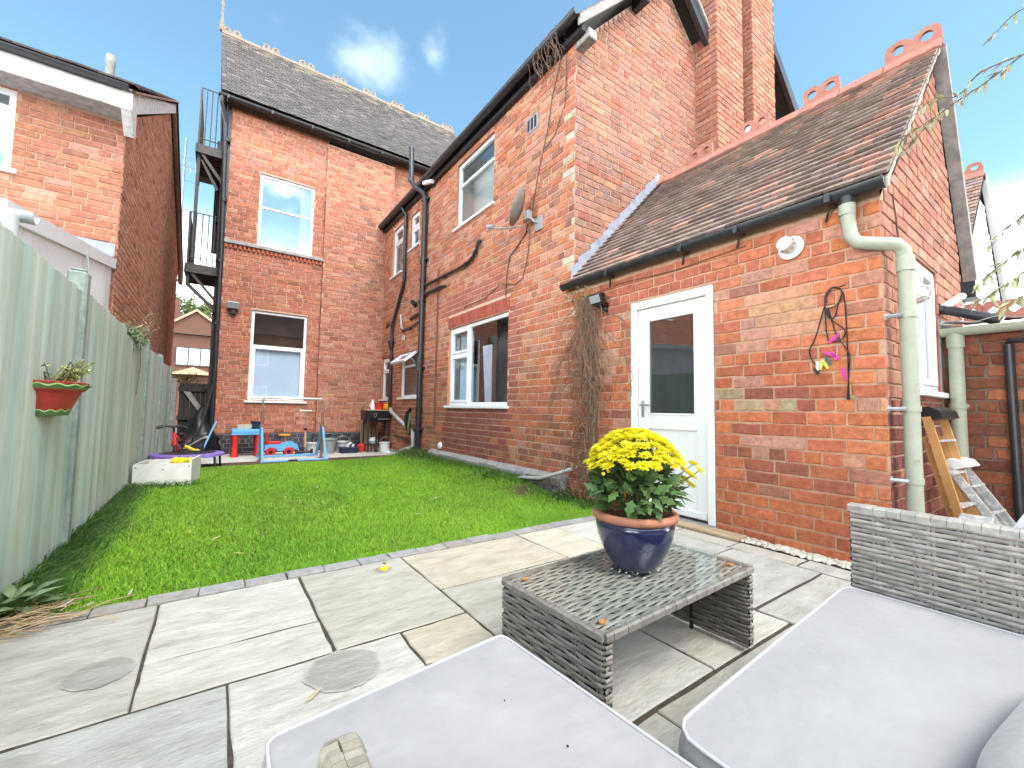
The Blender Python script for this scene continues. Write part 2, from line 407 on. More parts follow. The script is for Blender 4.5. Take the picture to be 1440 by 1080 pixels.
WL = {}
def link(name, me, parent=None, loc=(0, 0, 0), kind=None):
    o = bpy.data.objects.new(name, me)
    COL.objects.link(o)
    o.location = loc
    WL[o.name] = Vector(loc)
    if parent is not None:
        o.parent = parent
        o.matrix_parent_inverse = Matrix.Translation(-WL[parent.name])
    if kind: o['kind'] = kind
    return o
def thing(name, label, cat, loc=(0, 0, 0), group=None):
    o = link(name, None, None, loc)
    return tag(o, label, cat, group)
def tag(o, label, cat, group=None, kind=None):
    o['label'] = label; o['category'] = cat
    if group: o['group'] = group
    if kind: o['kind'] = kind
    return o
def dup(o, parent=None, loc=None, rotz=None):
    c = o.copy(); COL.objects.link(c)
    WL[c.name] = Vector(loc) if loc is not None else WL[o.name]
    if parent is not None: c.parent = parent
    if loc is not None: c.location = loc
    if rotz is not None: c.rotation_euler = (0, 0, rotz)
    for ch in list(o.children):
        dup(ch, c)
    return c
def L(a, b, t): return a+(b-a)*t
def jit(r, s): return (r.random()-.5)*2*s

# ------------------------------------------------------------------ brickwork
BR = {}          # owner -> list of brick records
def poly_int(poly, z):
    xs = []
    n = len(poly)
    for i in range(n):
        (x0, z0), (x1, z1) = poly[i], poly[(i+1) % n]
        if (z0 <= z < z1) or (z1 <= z < z0):
            xs.append(x0+(x1-x0)*(z-z0)/(z1-z0))
    return (min(xs), max(xs)) if len(xs) >= 2 else None
def subtract(iv, cuts):
    out_ = [iv]
    for a, b in cuts:
        nx = []
        for p, q in out_:
            if b <= p or a >= q: nx.append((p, q)); continue
            if a > p: nx.append((p, a))
            if b < q: nx.append((b, q))
        out_ = nx
    return out_
def brick_wall(owner, O, U, N, u0, u1, z0, z1, pal, openings=(), poly=None, course=.09, blen=.225, joint=.011,
               mortar=(.36, .25, .19), proud=.008, reveal=.09, seed=1, name='wall', material='brick', header_row=4, soldiers=(), rough=.0022, skip=None):
    """mortar sheet with every brick standing proud of it; openings are (u0,u1,z0,z1); poly clips the wall in (u,z)"""
    r = random.Random(seed)
    O, U, N = Vector(O), Vector(U).normalized(), Vector(N).normalized()
    Z = Vector((0, 0, 1))
    P = lambda u, z, n=0: O + U*u + Z*z + N*n
    if poly is None: poly = [(u0, z0), (u1, z0), (u1, z1), (u0, z1)]
    mb = MB()
    lv = sorted(set([z0, z1] + [z for o in openings for z in o[2:4]] + [p[1] for p in poly] + [z0+.35*i for i in range(int((z1-z0)/.35)+1)]))
    lv = [z for z in lv if z0-1e-6 <= z <= z1+1e-6]
    for a, b in zip(lv[:-1], lv[1:]):
        if b-a < 1e-5: continue
        ia, ib = poly_int(poly, a+1e-5), poly_int(poly, b-1e-5)
        if not ia or not ib: continue
        cuts = [(o[0], o[1]) for o in openings if o[2] <= (a+b)/2 <= o[3]]
        if cuts:
            for p, q in subtract((max(ia[0], ib[0]), min(ia[1], ib[1])), cuts):
                mb.quad(P(p, a), P(q, a), P(q, b), P(p, b), mortar)
        else:
            mb.quad(P(ia[0], a), P(ia[1], a), P(ib[1], b), P(ib[0], b), mortar)
    for (a, b, c, d) in openings:
        rc = pal(a, (c+d)/2, r)
        for e in (((a, c), (a, d)), ((b, d), (b, c)), ((a, d), (b, d)), ((b, c), (a, c))):
            mb.quad(P(e[0][0], e[0][1], .002), P(e[1][0], e[1][1], .002), P(e[1][0], e[1][1], -reveal), P(e[0][0], e[0][1], -reveal), rc)
    wall_o = mb.build(name, 'mortar', owner)
    recs = BR.setdefault(owner.name, [])
    nrow = int(round((z1-z0)/course))
    blocks = list(openings) + [s_[:4] for s_ in soldiers]
    for i in range(nrow):
        za, zb = z0+i*course+joint/2, z0+(i+1)*course-joint/2
        ii, ij = poly_int(poly, za+1e-4), poly_int(poly, zb-1e-4)
        if not ii or not ij: continue
        lo, hi = max(ii[0], ij[0]), min(ii[1], ij[1])
        cuts = [(o[0]-.004, o[1]+.004) for o in blocks if min(zb, o[3])-max(za, o[2]) > .35*(zb-za)]
        hdr = header_row and (i % header_row == header_row-1)
        u = lo - r.random()*.05
        if not hdr: u -= blen*.5*(i % 2)
        else: u -= blen*.25
        while u < hi:
            ln = blen*.5-joint if (hdr and r.random() < .9) or r.random() < .07 else blen-joint
            ln *= 1+jit(r, .05)
            for p, q in subtract((max(u, lo), min(u+ln, hi)), cuts):
                if q-p > .03 and not (skip and skip((p+q)/2, (za+zb)/2)):
                    recs.append((P, p, q, za+jit(r, .0018), zb+jit(r, .0018), proud+jit(r, .0025), pal((p+q)/2, (za+zb)/2, r), r.random(), wall_o, N, rough, material))
            u += ln+joint
    for (a, b, c, d, w, colr) in soldiers:
        k = max(1, int(round((b-a)/w))); ww = (b-a)/k
        for j in range(k):
            f_ = 1+jit(r, .12)
            recs.append((P, a+j*ww+joint/2, a+(j+1)*ww-joint/2, c+joint/2, d-joint/2, proud+.003, tuple(x*f_ for x in colr), r.random(), wall_o, N, .001, material))
    return wall_o
def brick_geo(mb, rec, fine):
    P, p, q, za, zb, pr, colr, sd, wo, N, rough, mt = rec
    r = random.Random(sd)
    if fine:
        b = .004
        us = [0, .34+jit(r, .08), .67+jit(r, .08), 1]
        per = [(p+(q-p)*t, za) for t in us] + [(p+(q-p)*t, zb) for t in us[::-1]]
        n = len(per)
        cu, cz = (p+q)/2, (za+zb)/2
        outer = []; inner = []; back = []
        tu, tz = jit(r, .012), jit(r, .02)
        for (u, z) in per:
            uu, zz = u+jit(r, rough), z+jit(r, rough)
            su, sz = (1 if u < cu else -1), (1 if z < cz else -1)
            dp = pr + (u-cu)*tu + (z-cz)*tz
            e = b*(.6+r.random()*1.2)
            outer.append(P(uu, zz, dp-e*.9)); inner.append(P(uu+su*e*(1 if u in (p, q) else 0), zz+sz*e, dp+jit(r, .0006)))
            back.append(P(uu, zz, -.004))
        vs_ = inner+outer+back
        fs = [tuple(range(n))]
        for k in range(n):
            k2 = (k+1) % n
            fs.append((k+n, k2+n, k2, k)); fs.append((k+2*n, k2+2*n, k2+n, k+n))
    else:
        b = .0035
        cs = [(p, za), (q, za), (q, zb), (p, zb)]
        sg = [(1, 1), (-1, 1), (-1, -1), (1, -1)]
        js = [(jit(r, rough), jit(r, rough)) for _ in cs]
        inner = [P(u+j[0]+s_[0]*b, z+j[1]+s_[1]*b, pr+jit(r, .001)) for (u, z), j, s_ in zip(cs, js, sg)]
        back = [P(u+j[0], z+j[1], -.004) for (u, z), j in zip(cs, js)]
        vs_ = inner+back
        fs = [(0, 1, 2, 3)] + [(k+4, (k+1) % 4+4, (k+1) % 4, k) for k in range(4)]
    # wind outward
    a_ = (Vector(vs_[fs[0][1]])-Vector(vs_[fs[0][0]])).cross(Vector(vs_[fs[0][-1]])-Vector(vs_[fs[0][0]]))
    if a_.dot(N) < 0: fs = [f[::-1] for f in fs]
    mb.add(vs_, fs, colr)
def rec_size(rec):
    P, p, q, za, zb = rec[:5]
    N = rec[9]
    c = P((p+q)/2, (za+zb)/2)
    if (Vector((0, 0, CAMH))-c).dot(N) <= 0: return 0
    pts = [proj(P(u, z)) for u, z in ((p, za), (q, za), (q, zb), (p, zb))]
    if any(x is None for x in pts): return 0
    cx = sum(x[0] for x in pts)/4; cy_ = sum(x[1] for x in pts)/4
    if not (0 < cx < 1440 and 0 < cy_ < 1080): return 0
    return abs(sum(pts[i][0]*pts[(i+1) % 4][1]-pts[(i+1) % 4][0]*pts[i][1] for i in range(4)))/2
def finish_bricks(owner, limit=300, hidden=None):
    recs = BR.pop(owner.name)
    sz = [0 if (hidden and hidden(x)) else rec_size(x) for x in recs]
    order = sorted(range(len(recs)), key=lambda i: -sz[i])
    single = set(i for i in order[:limit] if sz[i] > 0)
    rest = {}
    for i, rc in enumerate(recs):
        if i in single:
            mb = MB(); brick_geo(mb, rc, True)
            mb.build('brick', rc[11], rc[8])
        else:
            mb = rest.setdefault(rc[11], (MB(), rc[8]))[0]
            brick_geo(mb, rc, False)
    first = None
    # everything past the limit: one part of kind stuff
    allm = MB(); mats = sorted(rest)
    for k, mt in enumerate(mats):
        b = rest[mt][0]
        o = len(allm.v); allm.v += b.v
        allm.f += [tuple(i+o for i in f) for f in b.f]; allm.c += b.c; allm.m += [k]*len(b.f)
    if allm.v:
        allm.build('brickwork', mats, owner, kind='stuff')

# palettes (albedo)
def vary(c, r, s=.13):
    f_ = 1+jit(r, s)
    return (c[0]*f_, c[1]*f_*(1+jit(r, .06)), c[2]*f_*(1+jit(r, .08)))
ORANGE, RED, DARK, PALE, PINK, BROWN = (.45, .175, .10), (.39, .14, .09), (.24, .105, .075), (.49, .255, .165), (.45, .235, .175), (.31, .145, .10)
def choose(r, tab):
    W_ = sum(w for w, _ in tab)
    mean = [sum(w*c[i] for w, c in tab)/W_ for i in range(3)]
    tab = [(w, tuple(L(c[i], mean[i], .34) for i in range(3))) for w, c in tab]
    t = r.random()*sum(w for w, _ in tab)
    for w, c in tab:
        t -= w
        if t <= 0: return vary(c, r)
    return vary(tab[-1][1], r)
# ================================================================== ground, lawn, patio
b = MB(); b.quad((-150, -150, -.30), (150, -150, -.30), (150, 200, -.30), (-150, 200, -.30))
b.build('ground', 'ground', kind='structure')
b = MB(); b.box(-.84, 3.37, 2.74, 8.7, -.28, -.03)
b.add([(2.75, 3.75, -.03), (3.37, 3.75, -.03), (3.37, 4.4, .085), (2.75, 4.4, -.03), (3.37, 8.2, .085), (2.75, 8.2, -.03), (3.37, 8.5, -.03)], [(0, 1, 2, 3), (3, 2, 4, 5), (4, 6, 5)])
b.build('lawn_soil', 'soil', kind='structure')
b = MB(); b.box(-.84, 6.4, -6.0, 2.76, -.29, -.0055)
patio = b.build('patio', 'bed', kind='structure')
STONE = (.44, .432, .40)
def slab_at(parent, x0, x1, y0, y1, zt, r, j=.006, name='paving_slab', material='slab', base=STONE, th=.03, n=5):
    """riven slab: uneven chipped edge and slightly uneven face"""
    x0 += j*.68; x1 -= j*.68; y0 += j; y1 -= j
    mb = MB(); f_ = 1+jit(r, .12); w = jit(r, .05)
    col = (base[0]*f_*(1+w*.5), base[1]*f_, base[2]*f_*(1-w))
    nx, ny = n, n
    per = []
    for i in range(nx): per.append((L(x0, x1, i/nx), y0))
    for i in range(ny): per.append((x1, L(y0, y1, i/ny)))
    for i in range(nx): per.append((L(x1, x0, i/nx), y1))
    for i in range(ny): per.append((x0, L(y1, y0, i/ny)))
    cx, cy_ = (x0+x1)/2, (y0+y1)/2
    tx, ty = jit(r, .004), jit(r, .004)
    o_, i_, b_ = [], [], []
    k = len(per)
    for (x, y) in per:
        x += jit(r, .0035); y += jit(r, .0035)
        z = zt + (x-cx)*tx + (y-cy_)*ty
        e = .002+r.random()*.004
        dx, dy = (cx-x), (cy_-y); d = math.hypot(dx, dy)
        o_.append((x, y, z-.003-r.random()*.002)); i_.append((x+dx/d*e, y+dy/d*e, z+jit(r, .0008))); b_.append((x, y, zt-th))
    v = i_+o_+b_
    fs = [tuple(range(k))] + [(a+k, (a+1) % k+k, (a+1) % k, a) for a in range(k)] + [(a+2*k, (a+1) % k+2*k, (a+1) % k+k, a+k) for a in range(k)]
    mb.add(v, fs, col)
    return mb.build(name, material, parent)
r = random.Random(3)
layout = [(-.80, -.17, 1.78, 2.645), (-.17, .43, 2.07, 2.645), (-.17, .43, 1.78, 2.07), (.43, 1.015, 1.78, 2.645), (1.015, 1.93, 2.07, 2.645),
          (1.93, 2.32, 2.07, 2.645), (2.32, 3.22, 2.07, 2.645), (1.015, 1.58, 1.5, 2.07), (1.58, 2.2, 1.5, 2.07), (2.2, 3.04, 1.58, 2.07),
          (3.04, 3.23, 1.62, 2.07), (3.04, 3.23, 1.18, 1.62), (3.04, 3.23, .62, 1.18), (-.80, .08, .92, 1.78), (.08, .69, 1.16, 1.78), (.69, 1.015, 1.5, 1.78),
          (.08, .69, .58, 1.16), (.69, 1.57, .88, 1.5), (1.57, 2.2, .88, 1.5), (2.2, 3.04, 1.04, 1.58), (2.2, 3.04, .45, 1.04), (1.2, 2.2, .3, .88), (.69, 1.2, .3, .88),
          (-.80, .08, .3, .92), (.08, .69, .3, .58), (3.04, 3.9, .02, .62), (2.2, 3.04, -.2, .45)]
warm = {5, 15, 4}
for k, s_ in enumerate(layout):
    slab_at(patio, *s_, 0, r, j=.0085, base=(.475, .445, .375) if k in warm else STONE)
y = .3
while y > -5.4:
    y2 = y-.6; x = -.8
    while x < 6.2:
        w = r.choice([.6, .9, .6, .45]); x2 = min(x+w, 6.2)
        if not (y2 < .45 and y > -.2 and x2 > 2.2 and x < 3.04) and not (x2 > 2.2 and y > -.2):
            slab_at(patio, x, x2, y2, y, 0, r, n=2)
        x = x2
    y = y2
for (x0, x1, y0, y1) in ((3.9, 4.85, .02, .62), (3.04, 3.9, -.6, .02), (3.9, 4.85, -.6, .02), (2.2, 3.04, -.62, -.2), (4.85, 5.7, -.6, .62)):
    slab_at(patio, x0, x1, y0, y1, 0, r)
for (cx, cy_, rx, nm) in ((-.284, 2.085, .10, 0), (.43, 1.64, .13, 0), (.86, 2.50, .05, 0)):
    mb = MB(); k = 28
    ring = [(cx+rx*(1+jit(r, .05))*math.cos(2*PI*i/k), cy_+rx*(1+jit(r, .05))*math.sin(2*PI*i/k), .0035) for i in range(k)]
    cen = Vector((cx, cy_, .0035))
    rings = [[cen.lerp(Vector(q), f_*(1+jit(r, .02))) for q in ring] for f_ in (1, .97, .94, .9)]
    v = [q for rg in rings for q in rg]
    for a, cl in zip(range(3), (.95, .88, .80)):
        for i in range(k): mb.add([rings[a][i], rings[a][(i+1) % k], rings[a+1][(i+1) % k], rings[a+1][i]], [(0, 1, 2, 3)], tuple(q*cl for q in STONE))
    mb.add(rings[3], [tuple(range(k))], tuple(q*.72 for q in STONE))
    mb.build('damp_patch', 'slab', patio)
# edging blocks between lawn and patio
edge = MB(); edge.box(-.80, 3.25, 2.645, 2.765, -.2, -.02)
edge = edge.build('lawn_edging', 'bed', kind='structure')
x = -.80
while x < 3.2:
    w = .195+jit(r, .008)
    slab_at(edge, x, min(x+w, 3.24), 2.648, 2.757+jit(r, .006), .004+jit(r, .004), r, j=.004, name='edging_block', material='sett', base=(1, .98, .97), th=.05, n=2)
    x += w
# back patio by the far wall
b = MB(); b.add([(-.84, 8.12, z) for z in (-.2, -.062)] + [(-.84, 10.62, z) for z in (-.2, -.059)] + [(3.37, 10.62, z) for z in (-.2, -.062)] + [(3.37, 8.62, z) for z in (-.2, -.062)] + [(2.4, 8.1, z) for z in (-.2, -.062)] + [(.2, 8.08, z) for z in (-.2, -.062)],
      [(1, 11, 9, 7, 5, 3)] + [(i*2, ((i+1) % 6)*2, ((i+1) % 6)*2+1, i*2+1) for i in range(6)])
bp = b.build('back_patio', 'bed', kind='structure')
rows = [(8.12, 8.62), (8.62, 9.25), (9.25, 9.72), (9.72, 10.48)]
for k, (ya, yb) in enumerate(rows):
    x = -.82
    while x < 3.35:
        w = r.choice([.45, .62, .62, .9]); x2 = min(x+w, 3.36)
        if 3.36-x2 < .2: x2 = 3.36
        if not (k == 0 and x > 2.3) and not (k == 1 and x > 3.3):
            slab_at(bp, x, x2, ya, yb, -.05, r, j=.007, base=(.46, .45, .43), n=3)
        x = x2
# side ground behind the gate
b = MB(); b.box(-.95, .02, 10.62, 16, -.25, -.08); b.build('side_path', 'concrete', kind='structure')

# ================================================================== main brick house
house = thing('brick_house', 'tall Victorian red brick house with black gutters and two chimneys in the middle', 'house', (3.37, 7, -.1))
WX, GY, BY, BBY = 3.37, 3.56, 10.6, 10.5
winS = dict(up=(5.37, 6.60, 4.14, 5.31), gf=(4.90, 6.77, 1.00, 2.368), s1=(9.25, 9.93, 4.09, 5.255), s2=(8.29, 8.80, 4.43, 5.21), g1=(9.75, 10.43, 1.15, 2.165), g2=(8.17, 9.15, 1.175, 2.19))
def pal_side(u, z, r):
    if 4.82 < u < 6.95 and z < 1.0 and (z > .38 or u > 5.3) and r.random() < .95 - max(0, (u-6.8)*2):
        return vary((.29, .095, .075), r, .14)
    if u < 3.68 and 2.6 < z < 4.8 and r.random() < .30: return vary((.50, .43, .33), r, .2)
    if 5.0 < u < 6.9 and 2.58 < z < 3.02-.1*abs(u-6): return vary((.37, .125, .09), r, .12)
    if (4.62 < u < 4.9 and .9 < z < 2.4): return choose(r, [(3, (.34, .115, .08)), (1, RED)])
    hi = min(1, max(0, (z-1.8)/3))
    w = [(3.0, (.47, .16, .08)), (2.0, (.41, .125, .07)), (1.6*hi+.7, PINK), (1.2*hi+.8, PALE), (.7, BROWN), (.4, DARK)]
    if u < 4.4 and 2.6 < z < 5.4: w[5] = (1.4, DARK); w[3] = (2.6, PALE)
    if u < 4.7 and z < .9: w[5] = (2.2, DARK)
    if u > 9.4: w[1] = (3.5, RED)
    return choose(r, w)
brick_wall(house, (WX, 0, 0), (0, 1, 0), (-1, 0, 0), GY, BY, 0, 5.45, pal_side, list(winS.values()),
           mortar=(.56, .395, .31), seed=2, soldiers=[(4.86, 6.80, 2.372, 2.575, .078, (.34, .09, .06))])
def pal_gable(u, z, r):
    d = max(0, 1-abs(z-3.9)/1.0)*max(0, 1-abs(u-4.0)/1.0)
    return choose(r, [(2.4, (.39, .205, .15)), (2.4, (.36, .185, .135)), (1.2, RED), (1.0, PALE), (.6+2.5*d, (.29, .18, .155)), (.8, BROWN)])
brick_wall(house, (0, GY, 0), (1, 0, 0), (0, -1, 0), 3.37, 6.2, 2.25, 7.4, pal_gable, mortar=(.46, .35, .29), seed=3,
           poly=[(3.37, 2.25), (6.2, 2.25), (6.2, 6.40), (5.16, 7.32), (3.37, 5.42)])
def pal_back(u, z, r):
    w = [(4, (.42, .155, .095)), (2.0, RED), (1.6, (.40, .175, .12)), (.8, BROWN), (.3, DARK), (.9, PALE)]
    if z > 6.2: w = [(3, (.45, .185, .115)), (1.6, RED), (1.8, PINK), (1.2, (.32, .17, .13)), (1, PALE)]
    if 4.2 < z < 5.2 and u < .5: w[4] = (1.6, DARK)
    return choose(r, w)
bw = dict(low=(.555, 1.655, 1.05, 3.02), up=(.575, 1.69, 4.44, 6.08))
brick_wall(house, (0, BY, 0), (1, 0, 0), (0, -1, 0), 0.0, 1.95, .36, 7.47, pal_back, list(bw.values()), mortar=(.47, .31, .24), seed=4, joint=.009)
def pal_breast(u, z, r):
    w = [(4, (.43, .17, .11)), (2.0, RED), (1.5, PINK), (1.0, BROWN), (.6, DARK), (1.2, PALE)]
    if 3.6 < z < 6.2 and u > 2.6: w[4] = (2.5, (.22, .12, .10)); w[3] = (2, BROWN)
    if z > 6: w[5] = (3.5, PALE)
    return choose(r, w)
brick_wall(house, (0, BBY, 0), (1, 0, 0), (0, -1, 0), 1.92, 3.54, .36, 7.21, pal_breast, [], mortar=(.47, .32, .245), seed=5, joint=.009)
brick_wall(house, (3.54, 0, 0), (0, 1, 0), (1, 0, 0), BBY, BY, 5.4, 7.21, pal_breast, [], seed=15, name='breast_return')
brick_wall(house, (1.92, 0, 0), (0, 1, 0), (-1, 0, 0), BBY, BY, .36, 7.21, pal_breast, [], seed=6, name='breast_return')
brick_wall(house, (0, BY+.02, 0), (1, 0, 0), (0, -1, 0), 3.54, 6.0, 5.3, 7.47, pal_back, [], seed=7, joint=.009)
brick_wall(house, (0, 0, 0), (0, 1, 0), (-1, 0, 0), BY, 16, -.1, 7.4, pal_back, [], seed=8)
b = MB(); b.box(1.925, 3.54, BBY+.005, BY+.02, 7.19, 7.24); b.build('breast_cap', 'mortar', house)
# blue engineering brick plinth on the far wall
def pal_plinth(u, z, r): return vary((.050, .050, .062), r, .35)
brick_wall(house, (0, BY-.055, -.11), (1, 0, 0), (0, -1, 0), -.03, 1.86, 0, .45, pal_plinth, [], mortar=(.19, .18, .17), seed=9, name='plinth', material='brick_new')
brick_wall(house, (0, BBY-.055, -.11), (1, 0, 0), (0, -1, 0), 1.86, 3.37, 0, .45, pal_plinth, [], mortar=(.19, .18, .17), seed=10, name='plinth', material='brick_new')
b = MB(); b.box(-.03, 1.865, BY-.055, BY+.005, .34, .362); b.box(1.862, 3.37, BBY-.055, BBY+.005, .34, .362); b.box(1.86, 1.865, BBY-.055, BY-.05, -.11, .34)
b.box(-.03, -.02, BY-.055, BY, -.11, .34)
b.build('plinth_cap', 'sett_dark', house)
def hid_house(rec):
    P, p, q, za, zb = rec[:5]; N = rec[9]; c = P((p+q)/2, (za+zb)/2)
    if abs(N.y+1) < .01 and abs(c.y-GY) < .05:     # gable foot hidden by the outhouse roof
        return c.z < 2.5+max(0, c.x-3.4)*1.06
    if abs(N.x-1) < .01: return True
    return False
# string course
b = MB(); b.bbox(-.03, 1.92, BY-.07, BY+.01, 4.36, 4.44, .012); b.build('string_course', 'concrete', house)
b = MB()
for i in range(23):
    b.bbox(.0+i*.084, .05+i*.084, BY-.045, BY+.01, 4.27, 4.355, .006, (.40, .12, .07))
b.build('dentil_course', 'brick', house)
# concrete haunch at the foot of the side wall
b = MB()
for i in range(8):
    y0, y1 = 3.62+i*.47, 3.62+(i+1)*.47-.006
    a_ = jit(r, .008); c_ = .085+jit(r, .008)
    b.add([(3.365, y0, .205), (3.365-c_, y0, .150+a_), (3.365-c_-.012, y0, -.1), (3.365, y1, .205), (3.365-c_, y1, .150+a_), (3.365-c_-.012, y1, -.1)], [(0, 1, 4, 3), (1, 2, 5, 4), (0, 2, 1), (3, 4, 5)])
b.build('wall_haunch', 'concrete', house)
b = MB()
for i in range(4):
    b.bbox(3.235, 3.262, 3.60+i*.16, 3.745+i*.16, .01, .075, .005, (.10, .09, .10)); b.bbox(3.235, 3.262, 3.66+i*.16, 3.80+i*.16, .085, .148, .005, (.15, .12, .10))
b.build('footing_bricks', 'brick_new', house)

# ------------------------------------------------------------------ windows
def window(owner, axis, pl, u0, u1, z0, z1, lights, frame=.06, depth=.055, recess=.05, sill=True, glass='glass', back='room', opener=(), sillout=.05, into=1):
    """frame, mullions and one pane per light.  axis 'x': wall plane x=pl facing -x ; 'y': plane y=pl facing -y.  lights: rects in 0..1"""
    def B(mb, ua, ub, d0, d1, za, zb, bev=.006):
        if axis == 'x': mb.bbox(pl+d0, pl+d1, ua, ub, za, zb, bev)
        else: mb.bbox(ua, ub, pl+d0, pl+d1, za, zb, bev)
    mb = MB(); g = .004
    d0, d1 = recess, recess+depth
    B(mb, u0+g, u0+frame, d0, d1, z0+g, z1-g); B(mb, u1-frame, u1-g, d0, d1, z0+g, z1-g)
    B(mb, u0+frame, u1-frame, d0+.001, d1, z0+g, z0+frame); B(mb, u0+frame, u1-frame, d0+.001, d1, z1-frame, z1-g)
    iu0, iu1, iz0, iz1 = u0+frame, u1-frame, z0+frame, z1-frame
    fr = mb.build('window', 'upvc', owner)
    bars = MB()
    panes = []
    for (a, c, e, f, sash) in lights:
        pu0, pu1, pz0, pz1 = L(iu0, iu1, a), L(iu0, iu1, c), L(iz0, iz1, e), L(iz0, iz1, f)
        # glazing bar edges where lights meet
        s_ = .022
        ua, ub, za, zb = pu0+(s_ if a > 0 else 0), pu1-(s_ if c < 1 else 0), pz0+(s_ if e > 0 else 0), pz1-(s_ if f < 1 else 0)
        if a > 0: B(bars, pu0-.0, pu0+s_, d0+.003, d1-.004, pz0, pz1, .003)
        if c < 1: B(bars, pu1-s_, pu1, d0+.003, d1-.004, pz0, pz1, .003)
        if e > 0: B(bars, ua, ub, d0+.003, d1-.004, pz0, pz0+s_, .003)
        if f < 1: B(bars, ua, ub, d0+.003, d1-.004, pz1-s_, pz1, .003)
        if sash:
            w = .045; o_ = MB()
            B(o_, ua+.002, ua+w, d0-.012, d1-.01, za+.002, zb-.002); B(o_, ub-w, ub-.002, d0-.012, d1-.01, za+.002, zb-.002)
            B(o_, ua+w, ub-w, d0-.011, d1-.01, za+.002, za+w); B(o_, ua+w, ub-w, d0-.011, d1-.01, zb-w, zb-.002)
            o_.build('sash', 'upvc', fr)
            ua += w; ub -= w; za += w; zb -= w
        p = MB()
        dd = (d0+d1)/2
        if axis == 'x': p.box(pl+dd, pl+dd+.006, ua-.004, ub+.004, za-.004, zb+.004)
        else: p.box(ua-.004, ub+.004, pl+dd, pl+dd+.006, za-.004, zb+.004)
        panes.append(p.build('pane', glass, fr))
    if bars.v: bars.build('glazing_bar', 'upvc', fr)
    if sill:
        s2 = MB(); B(s2, u0-.05, u1+.05, -sillout, d0+.01, z0-.038, z0+.004, .006); s2.build('sill', 'upvc', fr)
    rm = MB(); D = .55 if back == 'room' else .3
    if axis == 'x':
        e = [(pl+d1, u0-.15, z0-.15), (pl+d1, u1+.15, z0-.15), (pl+d1, u1+.15, z1+.15), (pl+d1, u0-.15, z1+.15)]; dv = Vector((D, 0, 0))
    else:
        e = [(u0-.15, pl+d1, z0-.15), (u1+.15, pl+d1, z0-.15), (u1+.15, pl+d1, z1+.15), (u0-.15, pl+d1, z1+.15)]; dv = Vector((0, D, 0))
    e2 = [Vector(p_)+dv for p_ in e]
    rm.add([*e, *e2], [(4, 5, 6, 7)] + [(i, (i+1) % 4, (i+1) % 4+4, i+4) for i in range(4)])
    rm.build('room_interior', back, fr)
    return fr
w = winS
wu = window(house, 'x', WX, *w['up'], [(0, 1, .68, 1, False), (0, 1, 0, .68, False)], back='room_light', recess=.035)
wg = window(house, 'x', WX, *w['gf'], [(0, .64, 0, 1, False), (.64, 1, .66, 1, True), (.64, 1, 0, .66, True)], recess=.035)
window(house, 'x', WX, *w['s1'], [(0, 1, .68, 1, True), (0, 1, 0, .68, False)], back='room_light', recess=.035, glass='glass')
window(house, 'x', WX, *w['s2'], [(0, 1, .58, 1, True), (0, 1, 0, .58, True)], back='room_light', recess=.035, frame=.05)
window(house, 'x', WX, *w['g1'], [(0, 1, .68, 1, True), (0, 1, 0, .68, False)], recess=.035)
wo = window(house, 'x', WX, *w['g2'], [(0, 1, .70, 1, False), (0, 1, 0, .70, False)], recess=.035)
# the open top-hung sash of that window
mb = MB(); th = R(52)
y0, y1, zt = 8.25, 9.07, 2.12; hh = .33
rot = Matrix.Rotation(th, 3, 'Y')
for (ya, yb, za, zb) in ((y0, y0+.06, -hh, 0), (y1-.06, y1, -hh, 0), (y0+.06, y1-.06, -.06, 0), (y0+.06, y1-.06, -hh, -hh+.06)):
    mb.bbox(WX-.025, WX+.025, ya, yb, zt+za, zt+zb, .005, rot=rot, at=(WX, (ya+yb)/2, zt))
sh = mb.build('open_sash', 'upvc', wo)
mb = MB(); mb.bbox(WX-.004, WX+.004, y0+.055, y1-.055, zt-hh+.055, zt-.055, .001, rot=rot, at=(WX, (y0+y1)/2, zt)); mb.build('pane', 'glass_sky', wo)
wl = window(house, 'y', BY, *bw['low'], [(0, 1, .615, 1, False), (0, 1, 0, .615, True)], glass='glass', back='room_brown', recess=.03)
wh = window(house, 'y', BY, *bw['up'], [(0, 1, .55, 1, False), (0, 1, 0, .55, False)], glass='glass_sky', recess=.03)
# frosted film on the lower pane, and curtains, seen through the panes
mb = MB(); mb.box(.60, 1.60, BY+.10, BY+.11, 1.08, 2.21); mb.build('roller_blind', 'frost', wl)
def curtain(owner, axis, pl, u0, u1, z0, z1, material='curtain', n=28, taper=0):
    mb = MB(); v = []; 
    for k in range(n+1):
        t = k/n
        d = .02*math.sin(t*n*.9)
        for z in (z0, z1):
            u = L(u0, u1, t) if z == z1 or not taper else L(u0, u1-taper*(u1-u0), t)
            v.append((pl+d, u, z) if axis == 'x' else (u, pl+d, z))
    mb.add(v, [(2*k, 2*k+2, 2*k+3, 2*k+1) for k in range(n)])
    mb.build('curtain', material, owner, smooth='all')
curtain(wh, 'y', BY+.2, 1.42, 1.68, 4.5, 6.0)
curtain(wg, 'x', WX+.22, 6.25, 6.72, 1.0, 2.3)
curtain(wg, 'x', WX+.24, 5.70, 5.98, 1.0, 2.0, taper=.4)
curtain(wu, 'x', WX+.20, 5.42, 5.62, 4.2, 5.25, 'curtain')
BR[house.name] = [(rc[:6]+((rc[6][0]*1.07, rc[6][1]*1.12, rc[6][2]*1.12),)+rc[7:]) if rc[9].x < -.9 else rc for rc in BR[house.name]]
finish_bricks(house, 300, hid_house)

